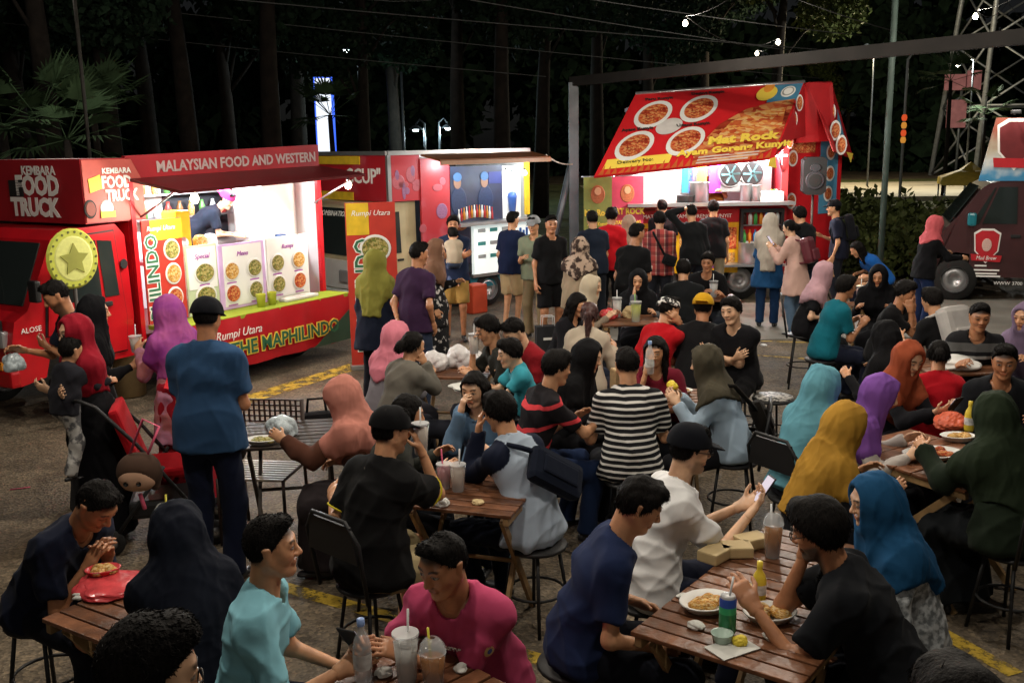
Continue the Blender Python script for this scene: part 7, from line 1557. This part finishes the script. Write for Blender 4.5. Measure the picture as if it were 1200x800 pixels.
x, y = zpx(828, 712); tray((x, y, T), 'white paper tray of food beside the drink can', None, .5, .22, .18, FOODY); x, y = zpx(902, 725); tray((x, y, T), 'white bowl of rice near the bearded man', None, .2, .20, .16, FOODY)
x, y = zpx(889, 705); bottle((x, y, T), 'yellow sauce bottle near the bearded man', mat('mustard_plastic', (.72, .55, .05), rough=.35, var=.05), mat('mustard_plastic'), .15, .028)
on(905, 652, 'dome-lidded cup behind the bearded man\'s hand', drink=TEA, dome=True, straw='white'); 
for k, (u, v) in enumerate(((862, 650), (880, 640), (838, 655))): x, y = zpx(u, v); o = MB().box((0, 0, .025), (.14, .10, .05), bev=.008).build('snack_box', mat('card_box', (.55, .42, .22), rough=.7, var=.1), None, (x, y, T), (0, 0, .4 * k)); tag(o, ['open brown snack box beside the dome cup', 'brown snack box behind the open one', 'brown snack box under the raised phone'][k], 'box')
# small table
x, y = zpx(128, 688); crumple((x, y, T), 'crumpled red plastic food wrap on the small table', mat('red_plastic', (.62, .06, .07), rough=.25, spec=.6, var=.2, scale=20), .13, .22, 4); x, y = zpx(122, 682); tray((x, y, T + .03), 'rice in the middle of the red food wrap', mat('red_plastic'), .3, .14, .10, FOODY)
# dark folding table
x, y = zpx(331, 510); crumple((x, y, T), 'pale bag of iced drink on the dark folding table', mat('bag_pale', (.45, .52, .55), rough=.25, var=.2, scale=15), .085, .9, 6, 'drink_bag', 'bag'); x, y = zpx(308, 520); tray((x, y, T), 'small white dish on the dark folding table', food=FOODG)
# pale-framed table
on(521, 572, 'iced drink with long pink straw on the pale-framed table', drink=PINKD, straw='pink', h=.13, r=.04); on(537, 575, 'milky drink with white lid on the pale-framed table', drink=MILK, h=.14, r=.042); x, y = zpx(518, 592); crumple((x, y, T), 'screwed-up napkin on the pale-framed table', mat('napkin_white'), .035, .7, 8, 'napkin', 'napkin')
# white bag table
for k, (u, v, r_) in enumerate(((508, 433, .10), (541, 430, .11), (557, 424, .07))): x, y = zpx(u, v); crumple((x, y, T), ['white takeaway bag beside the grey sweater', 'clear bag of drink in front of the charcoal shirt', 'small white bag at the charcoal shirt'][k], mat('bag_white', (.62, .60, .60), rough=.35, var=.12, scale=18), r_, .95, 10 + k, 'takeaway_bag', 'bag')
x, y = zpx(548, 462, .7); crumple((x, y, T), 'pale paper sheet hanging on the white bag table', mat('napkin_white'), .12, .2, 17, 'paper_sheet', 'paper')
# lime drink table
x, y = zpx(713, 373); crumple((x, y, T), 'red food bag beside the iced cup', mat('red_plastic'), .09, .7, 20, 'food_bag', 'bag'); on(723, 372, 'clear iced cup with white straw beside the red food bag', drink=ICE, h=.20, r=.05); on(745, 377, 'lime green drink with green straw', drink=LIME, straw='green', h=.20, r=.055); x, y = zpx(737, 372); crumple((x, y, T), 'brown paper snack bag beside the lime drink', mat('card_box'), .07, 1, 21, 'snack_bag', 'bag')
on(836, 348, 'iced drink with two straws before the truck wheel', drink=ICE, h=.18, r=.05)
# drinks table and packet table
on(1008, 357, 'pink-lidded drink on the small drinks table', drink=PINKD, h=.2, r=.05); on(1021, 359, 'clear iced drink with yellow straw on the small drinks table', drink=ICE, straw='yellow', h=.20, r=.055)
x, y = zpx(1118, 430); crumple((x, y, T), 'large white food packet in front of the grey chest band', mat('foam_white'), .16, .35, 23, 'food_packet', 'packet')
x, y = zpx(1092, 536); tray((x, y, T), 'long white foam tray of fries beside the violet hijab', None, .2, .34, .22, FOODR); x, y = zpx(1112, 500); crumple((x, y, T), 'orange-red food bowl beside the yellow sauce bottle', mat('bowl_coral', (.62, .12, .06), rough=.4, var=.1), .09, .6, 25, 'food_bowl', 'bowl'); x, y = zpx(1135, 505); bottle((x, y, T), 'yellow sauce bottle in front of the dark green hijab', mat('mustard_plastic'), mat('mustard_plastic'), .17, .03); x, y = zpx(1122, 516); tray((x, y, T), 'tray of fried snacks near the dark green hijab', food=FOODY)
# between stripes and olive hijab
x, y = zpx(768, 468); crumple((x, y, T), 'green snack wrap beside the striped shirt', mat('wrap_green', (.35, .5, .12), rough=.4, var=.2), .06, .6, 30); x, y = zpx(795, 462); tray((x, y, T), 'open food tray beneath the olive hijab\'s hands', food=FOODY)
# things held in hands
def held(key, g, off=(0, 0, 0)): d = PEOPLE[key]; w_ = d['jt'][g]; hd = nrm(w_[1] - w_[0]); return wpt(key, w_[1] + hd * .07 + np.array(off))
def phone(key, g, lab, off=(0, .02, .03), glow=.8):
    p = held(key, g, off); d = PEOPLE[key]; e = empty('phone', tuple(p), d['rz']); M_ = Matrix.Rotation(R(-35), 3, 'X')
    MB().box((0, 0, 0), (.074, .008, .148), M=M_, bev=.003).build('case', BLK, e)
    MB().box(tuple(M_ @ Vector((0, -.0052, 0))), (.066, .002, .132), M=M_).build('screen', mat('phone_screen', (.1, .1, .12), emit=(.8, .7, .8), estr=glow, var=0), e); return tag(e, lab, 'phone')
phone('whitetee', 1, 'lit phone held up by the man in white T-shirt and cap', (-.02, .03, .05)); phone('rust', 1, 'phone in the hands of the rust hijab', (-.04, .02, .02), .5); phone('pinktee', 1, 'phone in the hands of the pink football T-shirt', (.0, .02, .02), .5); phone('backpackw', -1, 'phone in the hands of the woman with the maroon backpack', (.08, .0, .03), .4)
cup(held('blackcup', -1, (0, .0, -.09)), 'lidded lemon drink raised by the black hijab', drink=LIME, straw='yellow', dome=True); cup(held('blackpolo', 1, (0, .03, -.10)), 'iced coffee cup tilted by the black polo', drink=MILK); cup(held('purple', -1, (0, .02, -.08)), 'small cup held up by the tie-dyed tunic', drink=MILK, h=.11); cup(held('dkgrey', 1, (0, .0, -.12)), 'pale drink at the charcoal shirt\'s lips', drink=MILK)
bottle(held('bottlew', 1, (0, .0, -.10)), 'water bottle held by the woman opposite the striped shirt'); p = held('polo', 1, (0, 0, -.16)); crumple(tuple(p), 'pale bagged drink dangling from the bearded man\'s hand', mat('bag_pale'), .07, 1.1, 33, 'drink_bag', 'bag')
p = held('beard', 1, (0, 0, .0)); crumple(tuple(p), 'foil-wrapped snack in the bearded man\'s hand', mat('foil', (.65, .62, .5), rough=.25, metal=.6, var=.3, scale=30), .045, 1.2, 35, 'wrapped_snack', 'snack')
p = held('olive2', 1, (0, .0, -.0)); crumple(tuple(p), 'yellow snack in the hands of the pale blue top', mat('lemon'), .035, 1, 37, 'fried_snack', 'snack')
p = held('blackhij', -1, (.1, .05, .02)); q_ = MB(); q_.box((0, 0, .09), (.16, .09, .20), bev=.012); o = q_.build('paper_bag', mat('kraft_paper', (.42, .29, .15), rough=.8, var=.15, scale=10, bump=.5), None, tuple(p), (0, 0, .4)); tag(o, 'brown paper bag held by the black hijab beside the red stripes', 'paper bag')
# ---------------------------------------------------------------- bags
def pack(key, lab, m, size=(.30, .15, .42), up=.02, cross=False, name='backpack'):
    d = PEOPLE[key]; ch = d['chest']; u2 = Vector(d['u2']); bk = Vector((0, -u2.z, u2.y)); c = Vector(ch) + bk * (.115 + size[1] / 2) + u2 * up; e = empty(name, (d['loc'][0], d['loc'][1], 0), d['rz'])
    M_ = Matrix((Vector((1, 0, 0)), -bk, u2)).transposed()
    b = MB().box(tuple(c), size, M=M_, bev=.055).build('body', m, e); MB().box(tuple(c + bk * (size[1] / 2 + .012) - u2 * size[2] * .2), (size[0] * .75, .04, size[2] * .42), M=M_, bev=.018).build('pocket', m, e)
    for s_ in (-1, 1):
        sh_ = Vector(d['sh'][s_]); pts = [c + u2 * size[2] * .42 + Vector((s_ * .08, 0, 0)) - bk * size[1] * .4, sh_ * .75 + Vector(d['nb']) * .25 + u2 * .045, sh_ * .8 + Vector(ch) * .2 - bk * .115 - u2 * .06, Vector(ch) - bk * .10 - u2 * .14 + Vector((s_ * .13, 0, 0)), c - u2 * size[2] * .42 + Vector((s_ * .12, 0, 0)) - bk * size[1] * .4]
        MB().tube(pts, .014, 6).build('strap', m, e)
    return tag(e, lab, 'backpack' if name == 'backpack' else 'bag')
pack('backpackw', 'maroon backpack worn over the pale pink blouse', mat('maroon_leather', (.12, .02, .03), rough=.45, var=.2), (.27, .13, .34), -.02)
pack('whitepack', 'pale grey and black backpack worn by the seated youngster', mat('pack_grey', (.42, .40, .38), rough=.7, var=.15)); pack('navycap', 'black backpack on the man beside the loudspeaker', cloth('16171c'), (.28, .13, .38)); 
def sling(key, lab, m, size, off, name='crossbody_bag'):
    d = PEOPLE[key]; ch = Vector(d['chest']); u2 = Vector(d['u2']); bk = Vector((0, -u2.z, u2.y)); e = empty(name, (d['loc'][0], d['loc'][1], 0), d['rz']); M_ = Matrix((Vector((1, 0, 0)), -bk, u2)).transposed() @ Matrix.Rotation(R(off[3]), 3, 'Y')
    c = ch + bk * (.135 + size[1] / 2) + Vector((off[0], 0, 0)) + u2 * off[2]; MB().box(tuple(c), size, M=M_, bev=.04).build('body', m, e); MB().box(tuple(c + bk * (size[1] / 2)), (size[0] * .7, .03, size[2] * .5), M=M_, bev=.012).build('pocket', m, e)
    s0 = -1 if off[0] > 0 else 1
    pts = [c + M_ @ Vector((s0 * size[0] * .45, 0, size[2] * .3)), ch + bk * .135 + Vector((s0 * .08, 0, 0)) + u2 * .13, Vector(d['sh'][s0]) * .6 + Vector(d['nb']) * .4 + u2 * .05, ch - bk * .125 + Vector((s0 * .06, 0, 0)) + u2 * .03, ch - bk * .12 + Vector((-s0 * .13, 0, 0)) - u2 * .12, c + M_ @ Vector((-s0 * size[0] * .45, 0, -size[2] * .3))]
    MB().tube(pts, .016, 6).build('strap', m, e); return tag(e, lab, 'bag')
sling('raglan', 'navy crossbody bag slung over the pale raglan shirt', cloth('141a28'), (.34, .09, .20), (.05, 0, -.06, 38)); sling('plaid', 'black sling bag on the red plaid shirt', cloth('131316'), (.18, .06, .14), (.12, 0, -.22, 20))
sling('olive2', 'dark shoulder bag on the chair of the pale blue top', cloth('1a1714'), (.20, .10, .28), (.14, 0, -.20, 10), 'shoulder_bag')
def handbag(u, v, z, lab, m, size, rz=0):
    q = atz(u, v, z); e = empty('handbag', (q[0], q[1], 0), rz); MB().box((0, 0, z), size, bev=.045).build('body', m, e); MB().box((0, -size[1] / 2, z - size[2] * .08), (size[0] * .7, .03, size[2] * .5), bev=.012).build('pocket', m, e)
    MB().tube([(-size[0] * .3, 0, z + size[2] * .45), (-size[0] * .25, 0, z + size[2] * .9), (size[0] * .25, 0, z + size[2] * .9), (size[0] * .3, 0, z + size[2] * .45)], .010, 6).build('handle', m, e); return tag(e, lab, 'bag')
handbag(936, 540, .40, 'tan handbag hanging behind the sky blue hijab', cloth('6a5236'), (.24, .13, .24), .4); handbag(962, 556, .42, 'dark brown handbag beside the mustard hijab', cloth('2a1c16'), (.26, .14, .20), .2); handbag(372, 500, .66, 'black handbag beside the salmon hijab', cloth('151416'), (.22, .12, .22), .3)
sling('abaya', 'patterned cloth bag on the black hijab beside the bearded man', M_PATH, (.16, .06, .24), (.10, 0, -.10, 0), 'cloth_bag')
# shopping bag, bin, stroller, plush bag, litter
p = atz(642, 411); e = empty('shopping_bag', (p[0], p[1], 0), .2); MB().box((0, 0, .16), (.30, .13, .32)).build('body', mat('bag_black', (.02, .022, .026), rough=.5, var=.1), e)
for s_ in (-1, 1): MB().tube([(-.08, s_ * .05, .31), (-.07, s_ * .05, .44), (.07, s_ * .05, .44), (.08, s_ * .05, .31)], .006, 5).build('handle', STR['white'], e)
panel('print', e, -.07, .07, .15, .18, -.067, LETW, .003); tag(e, 'black paper shopping bag with white handles on the ground', 'shopping bag')
p = atz(152, 463); e = empty('waste_bin', (p[0], p[1], 0)); BINM = mat('bin_brass', (.35, .25, .13), rough=.4, metal=.4, var=.15); MB().lathe([(0, .01), (.17, .01), (.19, .52), (.20, .53), (.18, .53), (.16, .03), (0, .03)], n=22).build('body', BINM, e); MB().lathe([(.20, .50), (.205, .515), (.20, .53)], n=22).build('rim', STAIN, e); tag(e, 'brass-coloured bin between the red cab and the menu banner', 'bin')
p = atz(188, 640); e = empty('stroller', (p[0] - .02, p[1] + .15, 0), R(-75)); SRED = cloth('b01822'); 
mb = MB()
for i in range(9):
    a0 = -.5 + i * .24; mb.v += [(x_, .05 + .27 * math.cos(a0), .80 + .27 * math.sin(a0)) for x_ in (-.21, -.1, .1, .21)]
for i in range(8):
    for k in range(3): mb.f.append((i * 4 + k, i * 4 + k + 1, (i + 1) * 4 + k + 1, (i + 1) * 4 + k)); mb.sm.append(True)
mb.build('hood', SRED, e); MB().box((0, .02, .50), (.38, .40, .07), bev=.02).build('seat', SRED, e); MB().box((0, -.16, .72), (.38, .06, .46), M=Matrix.Rotation(R(18), 3, 'X'), bev=.02).build('backrest', SRED, e); MB().box((0, .02, .26), (.34, .42, .12), bev=.03).build('basket', BLK, e)
for s_ in (-1, 1):
    MB().tube([(s_ * .22, .34, .08), (s_ * .22, -.10, .72), (s_ * .22, -.32, .98), (s_ * .18, -.42, 1.02), (s_ * .1, -.46, 1.00)], .013, 7).build('frame', BLK, e); MB().tube([(s_ * .22, -.30, .08), (s_ * .22, .05, .56)], .013, 7).build('frame', BLK, e)
    for yy in (.34, -.30):
        w_ = MB().lathe([(.04, -.018), (.078, -.018), (.085, 0), (.078, .018), (.04, .018)], n=18, M=Matrix.Rotation(R(90), 3, 'Y')).build('wheel', RUB, e, (s_ * .22, yy, .085)); MB().lathe([(0, -.012), (.045, -.014), (.045, .014), (0, .012)], n=12, M=Matrix.Rotation(R(90), 3, 'Y')).build('hub', RIM, w_)
MB().tube([(-.1, -.46, 1.00), (.1, -.46, 1.00)], .018, 8).build('handlebar', RUB, e); tag(e, 'red hooded stroller in front of the blue T-shirt', 'stroller')
p = atz(162, 556, .78); e = empty('plush_bag', (p[0], p[1], 0)); zc_ = .78
G = SDF((-.16, -.14, -.17), (.16, .14, .17), .011); G.ecap((-.02, 0, .0), (.02, 0, .0), (.115, .115), (.115, .115), (0, 1, 0), 0); v_, q_ = G.mesh(); link('face', sm_mesh('face', v_ * .8 + np.array([0, 0, zc_]), q_), mat('plush_peach', (.55, .33, .22), rough=.9, var=.06), e)
G = SDF((-.18, -.16, -.2), (.18, .18, .2), .011); G.ecap((-.02, .02, .02), (.02, .02, .02), (.130, .130), (.130, .130), (0, 1, 0), 0); G.ecap((-.1, .05, -.02), (-.1, .04, -.1), .045, .03, k=.03); G.ecap((.1, .05, -.02), (.1, .04, -.1), .045, .03, k=.03); G.ecap((0, -.20, -.060), (0, -.10, -.045), (.13, .105), (.105, .090), (1, 0, 0), .012, sub=True); v_, q_ = G.mesh(); link('hair', sm_mesh('hair', v_ * .8 + np.array([0, 0, zc_]), q_), mat('plush_brown', (.05, .025, .015), rough=.95, var=.15), e)
[MB().lathe([(0, -.004), (.012, -.003), (.014, .004)], n=12, M=Matrix.Rotation(R(90), 3, 'X')).build('button_eye', BLK, e, (s_ * .035, -.092, zc_ - .022)) for s_ in (-1, 1)]
MB().tube([(-.05, .02, zc_ + .10), (.03, .06, zc_ + .30), (.12, .05, zc_ + .26), (.05, .02, zc_ + .10)], .008, 6).build('strap', STR['pink'], e); MB().tube([(0, .0, zc_ - .11), (.02, .0, zc_ - .2)], .012, 6).build('tassel', STR['pink'], e)
tag(e, 'round plush bag with brown top and peach front hanging by the stroller', 'bag')
q = atz(12, 574); tag(MB().tube([(0, 0, .004), (.13, .05, .004)], .005, 6).build('straw', STR['pink'], None, (q[0], q[1], 0)), 'dropped pink straw lying on the asphalt', 'straw')
for k, (u, v, c) in enumerate(((935, 664, 'yellow'), (250, 655, 'white'), (895, 405, 'white'))): q = atz(u, v); crumple((q[0], q[1], 0), ['crushed yellow wrapper on the asphalt by the bearded man', 'crumpled tissue on the asphalt by the cyan T-shirt', 'scrap of paper at the feet of the backpack woman'][k], STR[c], .035, .4, 40 + k, 'litter_scrap', 'litter')

def badge(key, g, lab=None):
    d = PEOPLE[key]; a, b = d['sh'][g], d['jt'][g][0]; p = a + (b - a) * .42; d_ = nrm(b - a); n_ = nrm(np.cross(d_, np.cross([g * 1.0, .35, .3], d_))); p = p + n_ * .060; s_ = np.cross(n_, d_)
    for r_, z_, c in ((.024, 0, (.65, .45, .20)), (.020, .0015, (.30, .05, .12)), (.011, .003, (.08, .10, .30))):
        MB()._add([p + n_ * z_ + (s_ * math.cos(q) * r_ * .8 + d_ * math.sin(q) * r_) for q in np.linspace(0, 2 * math.pi, 15)[:-1]], [tuple(range(14))]).build('crest', mat('crest_%.2f' % r_, c, var=0, rough=.7), d['o'])
badge('pinktee', -1)
def chest_text(key, body_, size, m, dx, dz, bk=False, tilt=0):
    d = PEOPLE[key]; u2 = Vector(d['u2']); fw = Vector((0, u2.z, -u2.y)) * (-1 if bk else 1); o_ = Vector(d['chest']) + u2 * dz + fw * .137 + Vector((dx, 0, 0))
    text('print', body_, size, m, d['o'], o_, Vector((1 if bk else -1, 0, tilt)), u2)
chest_text('whitetee', 'Wolfe', .05, LETK, -.05, .02); chest_text('pinktee', 'Camp', .05, LETW, 0, .06)

rs = random.Random(12)
for k, (u, v, r_, c) in enumerate(((815, 735, .03, 'w'), (905, 748, .035, 'w'), (878, 690, .03, 'k'), (800, 700, .022, 'w'), (450, 790, .03, 'w'), (540, 785, .025, 'w'), (95, 700, .03, 'w'), (560, 590, .03, 'k'))):
    x, y = zpx(u, v); crumple((x, y, T), ['scrunched tissue at the pale edge of the slatted table', 'scrunched tissue by the bearded man\'s elbow', 'torn brown paper behind the drink can', 'tiny tissue scrap by the navy sleeve', 'scrunched tissue by the clear water bottle', 'small tissue by the pink football T-shirt', 'scrunched tissue on the small table edge', 'torn brown paper on the pale-framed table'][k], mat('napkin_white') if c == 'w' else mat('card_box'), r_, .45, 60 + k, 'tissue', 'tissue')
